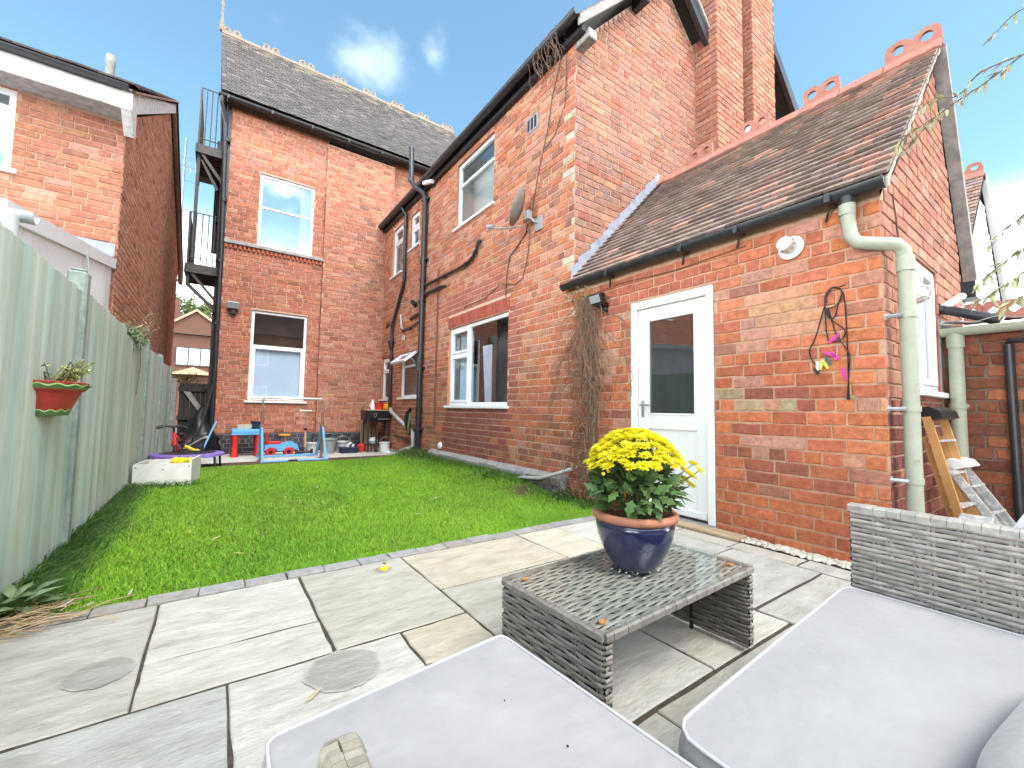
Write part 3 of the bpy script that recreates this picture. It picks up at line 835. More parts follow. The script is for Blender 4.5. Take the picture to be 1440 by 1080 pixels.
# ------------------------------------------------------------------ roofs
def tile_field(owner, E0, E1, R0, R1, gauge, tw, color, seed, limit=0, thick=.012, part='roof', lift=.022, sizefn=None, clip=None):
    """plain tiles in broken courses between eave line E0-E1 and ridge line R0-R1"""
    r = random.Random(seed)
    E0, E1, R0, R1 = map(Vector, (E0, E1, R0, R1))
    nrm = (E1-E0).cross(R0-E0).normalized()
    if nrm.z < 0: nrm = -nrm
    sl = ((R0-E0).length+(R1-E1).length)/2
    n = int(round(sl/gauge))
    recs = []
    for i in range(n):
        t0, t1 = i/n, min(1.0, (i+1.35)/n)
        A0, A1, B0, B1 = E0.lerp(R0, t0), E1.lerp(R1, t0), E0.lerp(R0, t1), E1.lerp(R1, t1)
        ln = (A1-A0).length
        k = max(1, int(round(ln/tw)))
        off = -.5 if i % 2 else 0
        for j in range(k+1):
            s0, s1 = max(0, (j+off)/k), min(1, (j+1+off)/k)
            if s1-s0 < .1/k: continue
            g = .0035/ln
            pa, pb = A0.lerp(A1, s0+g), A0.lerp(A1, s1-g)
            pc, pd = B0.lerp(B1, s1-g), B0.lerp(B1, s0+g)
            if clip and clip((pa+pb)/2): continue
            l1, l2 = lift+jit(r, .0035), lift+jit(r, .0035)
            recs.append((pa+nrm*l1, pb+nrm*l2, pc+nrm*.004, pd+nrm*.004, nrm, color(i/n, (s0+s1)/2, r)))
    def geo(mb, q):
        a, b_, c, d, nn, col = q
        th_ = nn*thick
        mid = (a+b_)/2 + nn*.002 - (d-a).normalized()*.002
        mb.add([a, mid, b_, c, d, a-th_, mid-th_, b_-th_, c-th_, d-th_], [(0, 1, 2, 3, 4), (5, 6, 1, 0), (6, 7, 2, 1), (7, 8, 3, 2), (4, 9, 5, 0)], col)
    def area(q):
        pts = [proj(x) for x in q[:4]]
        if any(x is None for x in pts): return 0
        cx = sum(x[0] for x in pts)/4; cy_ = sum(x[1] for x in pts)/4
        if not (0 < cx < 1440 and 0 < cy_ < 1080): return 0
        return abs(sum(pts[i][0]*pts[(i+1) % 4][1]-pts[(i+1) % 4][0]*pts[i][1] for i in range(4)))/2
    deck = MB(); deck.quad(E0, E1, R1, R0); deck.quad(E0-nrm*.05, R0-nrm*.05, R1-nrm*.05, E1-nrm*.05)
    ro = deck.build(part, 'dark_timber', owner)
    order = sorted(range(len(recs)), key=lambda i: -area(recs[i])) if limit else []
    single = set(order[:limit])
    rest = MB()
    for i, q in enumerate(recs):
        if i in single:
            mb = MB(); geo(mb, q); mb.build('roof_tile', 'tile', ro)
        else: geo(rest, q)
    if rest.v: rest.build('tiling', 'tile', ro if limit else owner, kind='stuff')
    return ro
def col_back(t, s, r):
    f_ = 1+jit(r, .22)
    if r.random() < .06: return (.20*f_, .18*f_, .17*f_)
    g = .125*f_
    return (g*1.08, g*1.0, g*.98)
def mossy(t, s, r):
    c = col_back(t, s, r)
    if t > .84 and r.random() < .42: return (.24*(1+jit(r, .2)), .215, .165)
    return c
ez, ey, rz, ry = 7.46, 10.30, 10.93, 13.3
tile_field(house, (-.20, ey, ez), (6.6, ey, ez), (-.33, ry, rz), (6.6, ry, rz), .098, .17, mossy, 21)
b = MB(); b.quad((-.33, ry, rz), (6.6, ry, rz), (6.6, 16.3, 7.46), (-.2, 16.3, 7.46)); b.build('roof', 'dark_timber', house)
b = MB(); b.add([(-.19, ey+.06, ez-.03), (-.32, ry, rz-.05), (-.19, 16.2, 7.42)], [(0, 1, 2)]); b.build('gable_end', 'mortar', house)
# crested ridge of the far roof
def crest(owner, p0, d, ln, hh, material='ridge', holes=2, thick=.03, saddle=.12, crestit=True, ang=None, up=Vector((0, 0, 1)), name='ridge_tile'):
    """one ridge tile: angled saddle and, when crested, a pierced comb of two lobes"""
    d = Vector(d).normalized(); p0 = Vector(p0); side = d.cross(up).normalized()
    mb = MB()
    sl = saddle
    prof = [side*sl - up*sl*.95, side*.02+up*.02, -side*.02+up*.02, -side*sl-up*sl*.95, -side*(sl-.02)-up*sl*.98-up*.012, up*.0, side*(sl-.02)-up*sl*.98-up*.012]
    mb.extrude([p0+q for q in prof], d*ln)
    if crestit:
        hw = ln/holes/2; rr = hh*.235
        for k in range(holes):
            c = p0 + d*(hw*(2*k+1)) + up*(hh*.55)
            n = 16
            for sgn in (-1, 1):
                pass
            outer = []; inner = []
            for i in range(n):
                a_ = 2*PI*i/n
                inner.append(c + d*rr*math.cos(a_) + up*rr*math.sin(a_))
                ox, oz = math.cos(a_), math.sin(a_)
                # lobe outline: square below, round-shouldered above
                sc_ = min(hw/abs(ox) if abs(ox) > 1e-6 else 9, (hh*.56)/abs(oz) if oz < 0 and abs(oz) > 1e-6 else 9)
                rad = min(sc_, hh*.47*(1.12 if abs(ox) > .6 and oz > -.3 else 1)) if oz >= -.25 else sc_
                outer.append(c + d*ox*min(rad, hw/max(abs(ox), .02)) + up*oz*rad)
            T = side*thick/2
            v = [q+T for q in inner]+[q+T for q in outer]+[q-T for q in inner]+[q-T for q in outer]
            fs = []
            for i in range(n):
                j = (i+1) % n
                fs += [(i, n+i, n+j, j), (2*n+i, 2*n+j, 3*n+j, 3*n+i), (n+i, 3*n+i, 3*n+j, n+j), (i, j, 2*n+j, 2*n+i)]
            mb.add(v, fs)
    return mb.build(name, material, owner)
for i in range(15):
    x0 = -.33+i*.46
    crest(house, (x0, ry, rz+.03), (1, 0, 0), .45, .17, material='ridge_old', crestit=(i % 2 == 0), saddle=.13)
b = MB(); b.lathe([(.05, 0), (.07, .05), (.04, .12), (.06, .2), (.03, .3), (.025, .7), (.04, .78), (.02, .86), (.012, 1.5)], (-.34, ry, rz+.02), 10); b.build('roof_finial', 'ridge_old', house, smooth=True)
# eaves of the far wall
b = MB(); b.bbox(-.18, 6.4, 10.38, 10.56, 7.32, 7.44, .008); b.build('fascia', 'dark_timber', house)
def half_gutter(mb, p0, p1, rr, seg=10, th=.006):
    p0, p1 = Vector(p0), Vector(p1); d = (p1-p0).normalized(); side = d.cross(Vector((0, 0, 1))).normalized(); up = Vector((0, 0, 1))
    v = []
    prof = [(math.cos(PI+PI*k/seg), math.sin(PI+PI*k/seg)) for k in range(seg+1)]
    loop = [(c*rr, s*rr) for c, s in prof]+[(c*(rr-th), s*(rr-th)) for c, s in prof[::-1]]
    poly = [p0+side*c+up*s for c, s in loop]
    mb.extrude(poly, p1-p0)
b = MB(); half_gutter(b, (-.24, 10.30, 7.36), (5.0, 10.30, 7.36), .065)
for i in range(7): b.bbox(-.1+i*.8, -.06+i*.8, 10.225, 10.375, 7.285, 7.37, .004)
b.build('gutter', 'black_iron', house, smooth=True)
# black downpipe at the left corner of the far wall
b = MB(); b.tube([(-.19, 10.30, 7.32), (-.19, 10.30, 7.18), (-.10, 10.52, 6.95), (-.10, 10.53, 6.8), (-.045, 10.53, 4.0), (-.03, 10.53, -.05)], .045, 10)
for z in (6.5, 5.2, 3.9, 2.6, 1.3): b.tube([(-.06, 10.53, z), (-.06, 10.53, z+.07)], .062, 10)
b.build('downpipe', 'black_iron', house, smooth=True)
b = MB(); b.box(-.085, -.0, BY-.03, BY+.05, 0, 7.3); b.build('corner_board', 'black_iron', house)

# main side roof, verges and gutter
def col_main(t, s, r):
    f_ = 1+jit(r, .3); return (.25*f_, .18*f_, .15*f_)
tile_field(house, (3.20, 3.34, 5.50), (3.20, 10.6, 5.50), (5.16, 3.34, 7.46), (5.16, 10.6, 7.46), .1, .17, col_main, 22)
b = MB(); b.quad((5.16, 3.34, 7.46), (5.16, 10.6, 7.46), (6.25, 10.6, 6.5), (6.25, 3.34, 6.5)); b.build('roof', 'dark_timber', house)
b = MB(); b.add([(3.22, 3.33, 5.40), (3.22, 3.33, 5.52), (5.16, 3.33, 7.48), (5.16, 3.33, 7.34), (3.22, 3.37, 5.40), (3.22, 3.37, 5.52), (5.16, 3.37, 7.48), (5.16, 3.37, 7.34)],
      [(0, 3, 2, 1), (4, 5, 6, 7), (0, 1, 5, 4), (0, 4, 7, 3)]); b.build('bargeboard', 'weathered', house)
b = MB(); b.add([(5.16, 3.33, 7.30), (5.16, 3.33, 7.48), (6.02, 3.33, 6.74), (6.02, 3.33, 6.52), (5.16, 3.40, 7.30), (5.16, 3.40, 7.48), (6.02, 3.40, 6.74), (6.02, 3.40, 6.52)],
      [(0, 1, 2, 3), (7, 6, 5, 4), (0, 3, 7, 4), (3, 2, 6, 7), (1, 5, 6, 2)]); b.build('bargeboard', 'black_iron', house)
b = MB(); b.add([(5.2, 3.30, 7.46), (5.2, 3.30, 7.52), (6.08, 3.30, 6.76), (6.08, 3.30, 6.70), (5.2, 3.38, 7.46), (5.2, 3.38, 7.52), (6.08, 3.38, 6.76), (6.08, 3.38, 6.70)],
      [(0, 1, 2, 3), (7, 6, 5, 4), (0, 3, 7, 4), (3, 2, 6, 7), (1, 5, 6, 2)]); b.build('verge_trim', 'weathered', house)
b = MB(); b.lathe([(.02, -.12), (.07, -.06), (.05, .02), (.08, .08), (.03, .14)], (6.05, 3.28, 6.80), 10); b.build('valley_spout', 'lead', house)
b = MB(); b.bbox(3.36, 3.50, 3.33, 3.56, 5.33, 5.45, .01); b.build('purlin_end', 'weathered', house)
b = MB(); b.bbox(4.40, 4.50, 3.33, 3.56, 6.42, 6.60, .01); b.build('purlin_end', 'black_iron', house)
b = MB(); half_gutter(b, (3.215, 3.36, 5.58), (3.215, 10.45, 5.52), .075)
b.bbox(3.285, 3.36, 3.38, 10.5, 5.40, 5.55, .008)
b.build('gutter', 'black_iron', house, smooth=True)

# chimneys: two tall brick stacks on breasts
ch = link('chimney', None, house, (6.3, 3.4, 3.2)); 
def pal_ch(u, z, r): return choose(r, [(2, (.40, .18, .125)), (1.6, (.42, .22, .155)), (1, RED), (.8, BROWN), (.6, PALE)])
def stack(x0, x1, y0, y1, z0, z1, seed, shoulder):
    mb = MB(); mb.box(x0+.012, x1-.012, y0+.012, y1-.012, z0, z1, (.44, .32, .25))
    cho = mb.build('chimney', 'mortar', house)
    br = MB(); r = random.Random(seed)
    for (ax, pl, ua, ub, N) in (('x', x0, y0, y1, (-1, 0, 0)), ('y', y0, x0, x1, (0, -1, 0)), ('x', x1, y0, y1, (1, 0, 0))):
        for i in range(int((z1-z0)/.09)):
            za, zb = z0+i*.09+.005, z0+(i+1)*.09-.005
            u = ua - .1125*(i % 2)
            while u < ub:
                p, q = max(u, ua), min(u+.214, ub); u += .225
                if q-p < .03: continue
                if ax == 'x': P = (lambda uu, zz, n=0, s=N[0], pp=pl: Vector((pp+s*(n-.012), uu, zz)))
                else: P = (lambda uu, zz, n=0, pp=pl: Vector((uu, pp-(n-.012), zz)))
                brick_geo(br, (P, p, q, za, zb, .012+jit(r, .003), pal_ch(u, za, r), r.random(), None, Vector(N), .002, 'brick'), False)
    br.build('brickwork', 'brick', cho, kind='stuff')
    # oversailing courses and a pot
    cap = MB()
    for k, (e, zz) in enumerate(((.03, z1), (.06, z1+.09), (.03, z1+.18))): cap.bbox(x0-e, x1+e, y0-e, y1+e, zz, zz+.088, .006, (.42, .14, .09))
    cap.build('chimney_cap', 'brick', cho)
    return cho
bpy.data.objects.remove(ch)
stack(5.93, 6.72, 3.20, 3.80, 3.2, 9.6, 31, 7)
stack(7.05, 7.86, 3.20, 3.80, 3.2, 9.4, 32, 7)
b = MB(); b.box(6.1, 8.9, GY+.02, GY+.3, 2.6, 6.6, (.34, .13, .09)); b.add([(6.1, GY+.02, 6.6), (8.9, GY+.02, 6.6), (7.5, GY+.02, 8.3)], [(0, 1, 2)], (.34, .13, .09)); b.build('wall', 'brick', house)
b = MB(); b.quad((9.30, 3.36, 6.85), (9.30, 10, 6.85), (7.5, 10, 8.5), (7.5, 3.36, 8.5)); b.quad((5.95, 3.45, 6.5), (7.5, 3.45, 8.5), (7.5, 10, 8.5), (5.95, 10, 6.5)); b.build('roof', 'dark_timber', house)
b = MB(); b.add([(7.5, 3.33, 8.30), (7.5, 3.33, 8.5), (9.32, 3.33, 6.95), (9.25, 3.33, 6.72), (7.5, 3.40, 8.30), (7.5, 3.40, 8.5), (9.32, 3.40, 6.95), (9.25, 3.40, 6.72)],
      [(0, 1, 2, 3), (7, 6, 5, 4), (0, 3, 7, 4), (3, 2, 6, 7), (1, 5, 6, 2)]); b.build('bargeboard', 'black_iron', house)
b = MB(); b.bbox(6.80, 7.02, 3.10, 3.5, 5.30, 5.62, .015); b.build('vent_hood', 'upvc', house)

# ================================================================== outhouse (single storey, white door)
oh = thing('outhouse', 'single storey red brick outhouse with a steep brown tiled roof and white door', 'outhouse', (3.4, 2, 0))
OY, OXR = .785, 5.78
def pal_oh(u, z, r):
    if 1.10 < u < 1.52 and 1.565 < z < 1.935: return vary((.52, .25, .135), r, .1)
    if 1.30 < u < 1.76 and .93 < z < 1.20 and r.random() < .5: return vary((.36, .25, .13), r, .2)
    if z < .42: return choose(r, [(4, (.52, .15, .06)), (1.5, (.44, .12, .055)), (.5, BROWN)])
    if u < 1.0: return choose(r, [(4, (.55, .165, .065)), (1.2, (.50, .14, .06)), (1, PALE), (.2, BROWN)])
    if z < 1.45: return choose(r, [(2.8, (.51, .145, .06)), (1.8, (.44, .115, .055)), (1.6, (.30, .09, .055)), (.7, (.22, .08, .055)), (.7, PALE)])
    if z > 2.0 and 1.9 < u < 3.2: return vary((.42, .12, .07), r, .12)
    return choose(r, [(3, (.51, .155, .07)), (2.4, (.45, .12, .06)), (.8, BROWN), (.9, PALE), (.3, DARK), (.8, PINK)])
DO = (1.875, 2.735, -.02, 2.035)
brick_wall(oh, (WX, 0, -.02), (0, 1, 0), (-1, 0, 0), OY, GY, 0, 2.42, pal_oh, [(1.875, 2.735, 0, 2.055)], mortar=(.46, .29, .20), seed=41, joint=.012, rough=.0035)
def pal_ohg(u, z, r):
    return choose(r, [(2.6, (.45, .20, .125)), (2, (.42, .165, .10)), (1.4, RED), (1.0, PALE), (.8, BROWN)]) if z > 1.1 else choose(r, [(2, (.22, .07, .06)), (1, RED), (1, (.16, .06, .055))])
OW = (4.05, 4.79, 1.135, 2.13)
brick_wall(oh, (0, OY, -.02), (1, 0, 0), (0, -1, 0), WX, OXR, 0, 4.15, pal_ohg, [(OW[0], OW[1], OW[2]+.02, OW[3]+.02)], mortar=(.45, .33, .24), seed=42,
           poly=[(WX, 0), (OXR, 0), (OXR, 2.45), (4.99, 4.13), (WX, 2.35)])
brick_wall(oh, (OXR, 0, -.02), (0, 1, 0), (1, 0, 0), OY, GY, 0, 2.42, pal_oh, [], seed=43)
BR[oh.name] = [rc[:6]+((rc[6][0]*1.04, rc[6][1]*1.16, rc[6][2]*1.28),)+rc[7:] for rc in BR[oh.name]]
finish_bricks(oh, 300)
# tile-coloured quoin mortar rubbed patch of green paint
def col_oh(t, s, r):
    f_ = 1+jit(r, .28)
    if r.random() < (.10 if s > .25 else .26): return (.40*f_, .235*f_, .185*f_)
    return vary((.235, .18, .155), r, .26)
RX, RZ = 4.99, 4.17
tile_field(oh, (3.285, .72, 2.425), (3.285, 3.555, 2.425), (RX, .72, RZ), (RX, 3.555, RZ), .101, .165, col_oh, 51, limit=300, lift=.034, thick=.02)
b = MB(); b.quad((RX, .72, RZ), (RX, 3.55, RZ), (5.98, 3.55, 2.33), (5.98, .72, 2.33)); b.build('roof', 'dark_timber', oh)
b = MB()   # mortared verge and undercloak
N_ = 26
for k in range(N_):
    t0, t1 = k/N_, (k+1)/N_
    a_, c_ = Vector((3.30, .728, 2.405)).lerp(Vector((RX, .728, RZ-.01)), t0), Vector((3.30, .728, 2.405)).lerp(Vector((RX, .728, RZ-.01)), t1)
    jj = jit(r, .006)
    b.extrude([a_+Vector((0, jj, .012)), c_+Vector((0, jj, .012)), c_+Vector((0, jj, -.05)), a_+Vector((0, jj, -.05))], (0, .06, 0), (.50, .44, .37))
b.build('verge_mortar', 'mortar', oh)
b = MB(); b.add([(RX, .69, RZ-.02), (RX+.04, .69, RZ+.02), (6.02, .69, 2.30), (5.93, .69, 2.27), (RX, .78, RZ-.02), (RX+.04, .78, RZ+.02), (6.02, .78, 2.30), (5.93, .78, 2.27)],
      [(0, 1, 2, 3), (7, 6, 5, 4), (0, 3, 7, 4), (3, 2, 6, 7), (1, 5, 6, 2)]); b.build('bargeboard', 'weathered', oh)
y = .70; k = 0
for (ya, yb, cr) in ((.70, 1.09, True), (1.09, 1.43, False), (1.43, 1.76, True), (1.76, 2.09, False), (2.09, 2.42, True), (2.42, 2.76, False), (2.76, 3.08, True), (3.08, 3.54, False)):
    crest(oh, (RX, ya+.004, RZ+.035), (0, 1, 0), yb-ya-.008, .185, crestit=cr, saddle=.10, thick=.035)
# lead flashing up the gable
b = MB(); K = 16; rr_ = random.Random(8)
for k in range(K):
    t0, t1 = k/K, (k+1)/K
    x0, x1 = L(3.30, RX-.02, t0), L(3.30, RX-.02, t1)
    z0, z1 = L(2.46, RZ+.02, t0), L(2.46, RZ+.02, t1)
    top = L(2.46, RZ+.02, (t0+t1)/2)+.15+jit(rr_, .02)
    yy = 3.535-.002*(k % 2)
    b.add([(x0, yy, z0-.03), (x1, yy, z1-.03), (x1, yy, top+.045), (x0, yy, top-.045), (x0, 3.43, z0+.028), (x1, 3.43, z1+.028)], [(0, 1, 2, 3), (4, 5, 1, 0)])
b.build('lead_flashing', 'lead', oh)
# gutter with its brackets
b = MB(); half_gutter(b, (3.285, 3.66, 2.415), (3.285, .735, 2.405), .058)
for yy in (3.652, .738):
    ring = [(3.285+.058*math.cos(PI+PI*i/10), yy, 2.41+.058*math.sin(PI+PI*i/10)) for i in range(11)]; b.extrude(ring, (0, .008, 0))
for yy in (2.95, 2.1, 1.62, 1.02):
    b.bbox(3.218, 3.352, yy-.02, yy+.02, 2.342, 2.41, .006); b.tube([(3.33, yy+.02, 2.34), (3.355, yy+.05, 2.27)], .008, 6)
b.tube([(3.285, .93, 2.36), (3.285, .93, 2.31)], .046, 12)
b.build('gutter', 'black_iron', oh, smooth=True)
# pale green downpipe round the corner
b = MB()
b.tube([(3.285, .93, 2.335), (3.285, .925, 2.20), (3.285, .915, 2.10), (3.295, .885, 2.05), (3.33, .80, 2.025), (3.39, .72, 2.01), (3.42, .695, 1.97), (3.432, .69, 1.88), (3.432, .69, .02)], .040, 14)
for p0, p1 in (((3.285, .93, 2.31), (3.285, .93, 2.24)), ((3.43, .69, 1.93), (3.43, .69, 1.84))): b.tube([p0, p1], .046, 14)
for z in (1.55, .98, .55): b.tube([(3.432, .69, z), (3.432, .69, z+.035)], .046, 14)
dp = b.build('downpipe', 'green_pipe', oh, smooth=True)
for z in (1.565, .995, .565): b = MB(); b.tube([(3.40, .70, z), (3.40, .79, z)], .012, 6); b.tube([(3.375, .70, z), (3.375, .79, z)], .012, 6); b.bbox(3.37, 3.405, .775, .79, z-.02, z+.02, .003); b.build('pipe_bracket', 'steel', dp)
# gable window of the outhouse
window(oh, 'y', OY, *OW, [(.33, 1, 0, 1, True), (0, .33, 0, 1, True)], recess=.012, frame=.055, back='room', glass='glass')
b = MB(); b.box(4.79, 5.78, OY-.012, OY-.002, 0, 1.75); b.build('cement_render', 'concrete', oh)

# door
dr = link('door', None, oh, (WX+.03, 2.3, 0)); 
b = MB()
fx0, fx1 = WX-.012, WX+.075
b.bbox(fx0, fx1, 1.88, 1.945, .03, 2.03, .006); b.bbox(fx0, fx1, 2.665, 2.73, .03, 2.03, .006); b.bbox(fx0+.001, fx1, 1.945, 2.665, 1.955, 2.03, .006)
b.build('door_frame', 'white_paint', dr)
b = MB()
dx0, dx1 = WX+.022, WX+.066
b.bbox(dx0, dx1, 1.95, 2.055, .05, 1.95, .004); b.bbox(dx0, dx1, 2.555, 2.66, .05, 1.95, .004)
b.bbox(dx0+.001, dx1, 2.055, 2.555, 1.84, 1.95, .004); b.bbox(dx0+.001, dx1, 2.055, 2.555, .79, .925, .004); b.bbox(dx0+.001, dx1, 2.055, 2.555, .05, .20, .004)
b.bbox(dx0+.014, dx1-.006, 2.05, 2.56, .19, .80, .003)
b.bbox(dx0-.008, dx0+.006, 2.055, 2.555, .795, .815, .003)
for (ya, yb, za, zb) in ((2.055, 2.072, .925, 1.84), (2.538, 2.555, .925, 1.84), (2.072, 2.538, .925, .942), (2.072, 2.538, 1.823, 1.84)): b.bbox(dx0-.006, dx0+.02, ya, yb, za, zb, .003)
b.bbox(dx0-.02, dx0+.004, 1.96, 2.65, .055, .12, .008)
b.build('door_leaf', 'white_paint', dr)
b = MB(); b.box(dx0+.018, dx0+.024, 2.065, 2.545, .935, 1.83); b.build('pane', 'glass_door', dr)
b = MB(); b.bbox(dx0-.007, dx0+.002, 2.59, 2.625, .90, 1.06, .004); b.tube([(dx0, 2.607, 1.02), (dx0-.045, 2.607, 1.02), (dx0-.05, 2.59, 1.02), (dx0-.05, 2.50, 1.015)], .009, 8); b.build('handle', 'steel', dr, smooth=True)
b = MB(); b.add([(WX+.09, 1.6, 0), (WX+.09, 3.0, 0), (WX+.09, 3.0, 2.3), (WX+.09, 1.6, 2.3), (4.9, 1.6, 0), (4.9, 3.0, 0), (4.9, 3.0, 2.3), (4.9, 1.6, 2.3)], [(4, 5, 6, 7), (0, 1, 5, 4), (1, 2, 6, 5), (2, 3, 7, 6), (3, 0, 4, 7)]); b.build('room_interior', 'room_blue', dr)
b = MB(); b.bbox(3.30, 3.46, 1.87, 2.74, -.01, .032, .006); b.build('door_sill', 'weathered', dr)
b = MB(); b.bbox(3.20, 3.345, 1.62, 2.16, .002, .030, .006); ts = b.build('timber_plank', 'wood_pale'); tag(ts, 'bare pale timber plank lying in front of the white door', 'plank')
# gravel strip along the wall foot
gr = MB(); r_ = random.Random(5)
for k in range(620):
    x, y_ = 3.245+r_.random()*.125, .66+r_.random()*1.02; s = .006+r_.random()*.011
    f_ = .45+r_.random()*.35; z = .0+r_.random()*.008
    p = [(x+s*math.cos(a+k)*(1+jit(r_, .3)), y_+s*math.sin(a+k)*(1+jit(r_, .3)), z) for a in (0, 1.3, 2.5, 3.8, 5.0)]
    t = [(x+s*.5*math.cos(a+k), y_+s*.5*math.sin(a+k), z+s*.9) for a in (0, 1.3, 2.5, 3.8, 5.0)]
    gr.add(p+t, [(5, 6, 7, 8, 9)]+[(i, (i+1) % 5, (i+1) % 5+5, i+5) for i in range(5)], (f_, f_*.93, f_*.82))
gv = gr.build('gravel', 'pebble', kind='stuff'); gv['label'] = 'strip of pale pebbles along the foot of the outhouse wall'; gv['category'] = 'gravel'
# ================================================================== left fence
FX = -.80
fence = thing('fence', 'long pale green timber fence with grooved boards down the left side of the lawn', 'fence', (FX, 6, -.05))
r = random.Random(17)
posts_y = [.55, 2.30, 4.06, 5.86, 7.46, 9.3, 11.1]
for i, (ya, yb) in enumerate(zip(posts_y[:-1], posts_y[1:])):
    top = [1.70, 1.715, 1.735, 1.66, 1.72, 1.68][i]
    y = ya+.03
    while y < yb-.035:
        wd = min(.118+jit(r, .008), yb-.03-y)
        if wd < .03: break
        mb = MB(); f_ = 1+jit(r, .12); g = jit(r, .05)
        col = (.50*f_*(1-g), .57*f_, .50*f_*(1+g*.5))
        x0 = FX+.004+jit(r, .003); tz = top+jit(r, .008); th = .012
        # feather-edge board: thick edge laps the thin one
        a = [(x0-.02, y, -.1), (x0+.004, y, -.1), (x0+th+.006, y+wd, -.1), (x0-.02, y+wd, -.1)]
        t_ = [(p[0], p[1], tz+jit(r, .003)) for p in a]
        m1 = [(p[0]+(jit(r, .0025) if q in (1, 2) else 0), p[1], .55) for q, p in enumerate(a)]
        m2 = [(p[0]+(jit(r, .0025) if q in (1, 2) else 0), p[1], 1.15) for q, p in enumerate(a)]
        fs = [(12, 13, 14, 15)]
        for s_ in range(3):
            for k in range(4): fs.append((s_*4+k, s_*4+(k+1) % 4, s_*4+4+(k+1) % 4, s_*4+4+k))
        mb.add(a+m1+m2+t_, fs, col)
        mb.build('board', 'fence', fence)
        y += wd+.0015
    b = MB(); b.box(FX-.075, FX-.022, ya, yb, 1.30, 1.38); b.box(FX-.075, FX-.022, ya, yb, .3, .38); b.build('rail', 'post', fence)
for i, y in enumerate(posts_y):
    b = MB()
    if i == 3: b.bbox(FX-.05, FX+.006, y-.042, y+.042, -.1, 1.62, .008)
    else:
        h = [1.8, 1.8, 1.85, 0, 1.80, 1.78, 1.7][i]
        b.bbox(FX-.06, FX+.045, y-.05, y+.05, -.1, h, .014)
        b.bbox(FX-.045, FX+.03, y-.035, y+.035, h, h+.02, .008)
    b.build('post', 'post', fence)
# dark gate closing the side passage
gate = thing('gate', 'dark stained timber gate with a diagonal brace closing the side passage', 'gate', (-.4, 11.2, -.08))
x = -.62; r = random.Random(5)
while x < .0:
    b = MB(); b.bbox(x, x+.088, 11.2, 11.222, -.02, 1.40+jit(r, .005), .004); b.build('board', 'dark_timber', gate); x += .091
b = MB(); b.bbox(-.64, .0, 11.165, 11.2, 1.22, 1.32, .006); b.build('ledge', 'dark_timber', gate)
b = MB(); b.bbox(-.64, .0, 11.165, 11.2, .62, .72, .006); b.build('ledge', 'dark_timber', gate)
b = MB(); b.extrude([(-.55, 11.165, 1.22), (-.44, 11.165, 1.22), (-.12, 11.165, .72), (-.23, 11.165, .72)], (0, .033, 0)); b.build('brace', 'weathered', gate)
b = MB(); b.bbox(-.78, -.66, 11.12, 11.22, -.08, 1.48, .01); b.build('gate_post', 'weathered', gate)

# ================================================================== neighbouring house on the left
nb = thing('neighbouring_house', 'two storey modern orange brick house with white eaves boards behind the green fence', 'house', (-4, 10, -.3))
NX, NY = -1.01, 6.5
def pal_nb(u, z, r): return choose(r, [(4, (.40, .17, .105)), (2, (.36, .145, .09)), (1.5, (.43, .205, .135)), (.4, (.28, .14, .11)), (.7, (.49, .28, .20))])
brick_wall(nb, (0, NY, 0), (1, 0, 0), (0, -1, 0), -6.0, NX, .6, 4.26, pal_nb, [(-2.75, -1.86, 3.36, 4.235)], course=.075, blen=.225, joint=.010, mortar=(.46, .30, .22), seed=61, header_row=0, rough=.001)
def pal_nbg(u, z, r):  # same brick as the front, colour lightened to make up for weak skylight
    return choose(r, [(4, (.54, .26, .165)), (2, (.50, .225, .14)), (1, (.55, .30, .20)), (.4, (.28, .14, .10))])
brick_wall(nb, (NX, 0, 0), (0, 1, 0), (1, 0, 0), NY, 14.5, .3, 6.8, pal_nbg, [], course=.075, joint=.010, mortar=(.40, .25, .17), seed=62, header_row=0, rough=.0012,
           poly=[(NY, .3), (14.5, .3), (14.5, 4.70), (10.6, 6.75), (NY, 4.28)])
finish_bricks(nb, 300, lambda rc: abs(rc[9].x-1) < .1 and rc[0](rc[1], rc[3]).z < 1.75)
window(nb, 'y', NY, -2.75, -1.86, 3.36, 4.235, [(0, .5, 0, .5, False), (.5, 1, 0, .5, False), (0, .5, .5, 1, False), (.5, 1, .5, 1, False)], glass='glass_sky', back='room_light', recess=.03)
b = MB(); b.bbox(-6.1, -.92, 6.19, 6.215, 4.23, 4.43, .004); b.build('fascia', 'white_fascia', nb)
b = MB(); b.box(-6.1, -.93, 6.215, 6.5, 4.235, 4.255); b.build('soffit', 'weathered', nb)
b = MB(); half_gutter(b, (-6.1, 6.15, 4.47), (-.95, 6.15, 4.47), .05); b.build('gutter', 'black_iron', nb, smooth=True)
b = MB()   # boxed eaves end and verge boards on the gable
b.extrude([(-.93, 6.186, 4.47), (-.93, 6.186, 4.23), (-.93, 6.46, 4.05), (-.93, 6.56, 4.10), (-.93, 6.56, 4.66)], (-.085, 0, 0)); b.build('eaves_box', 'white_fascia', nb)
b = MB(); b.extrude([(-.93, 6.561, 4.40), (-.93, 10.6, 6.80), (-.93, 10.6, 6.98), (-.93, 6.561, 4.64)], (-.03, 0, 0)); b.build('bargeboard', 'white_fascia', nb)
b = MB(); b.extrude([(-.93, 10.605, 6.80), (-.93, 14.7, 4.62), (-.93, 14.9, 4.36), (-.93, 15.0, 4.55), (-.93, 10.605, 6.98)], (-.05, 0, 0)); b.build('bargeboard', 'brown_timber', nb)
b = MB(); b.box(-1.0, -.90, 14.5, 14.95, 4.30, 4.62); b.build('eaves_box', 'brown_timber', nb)
b = MB()
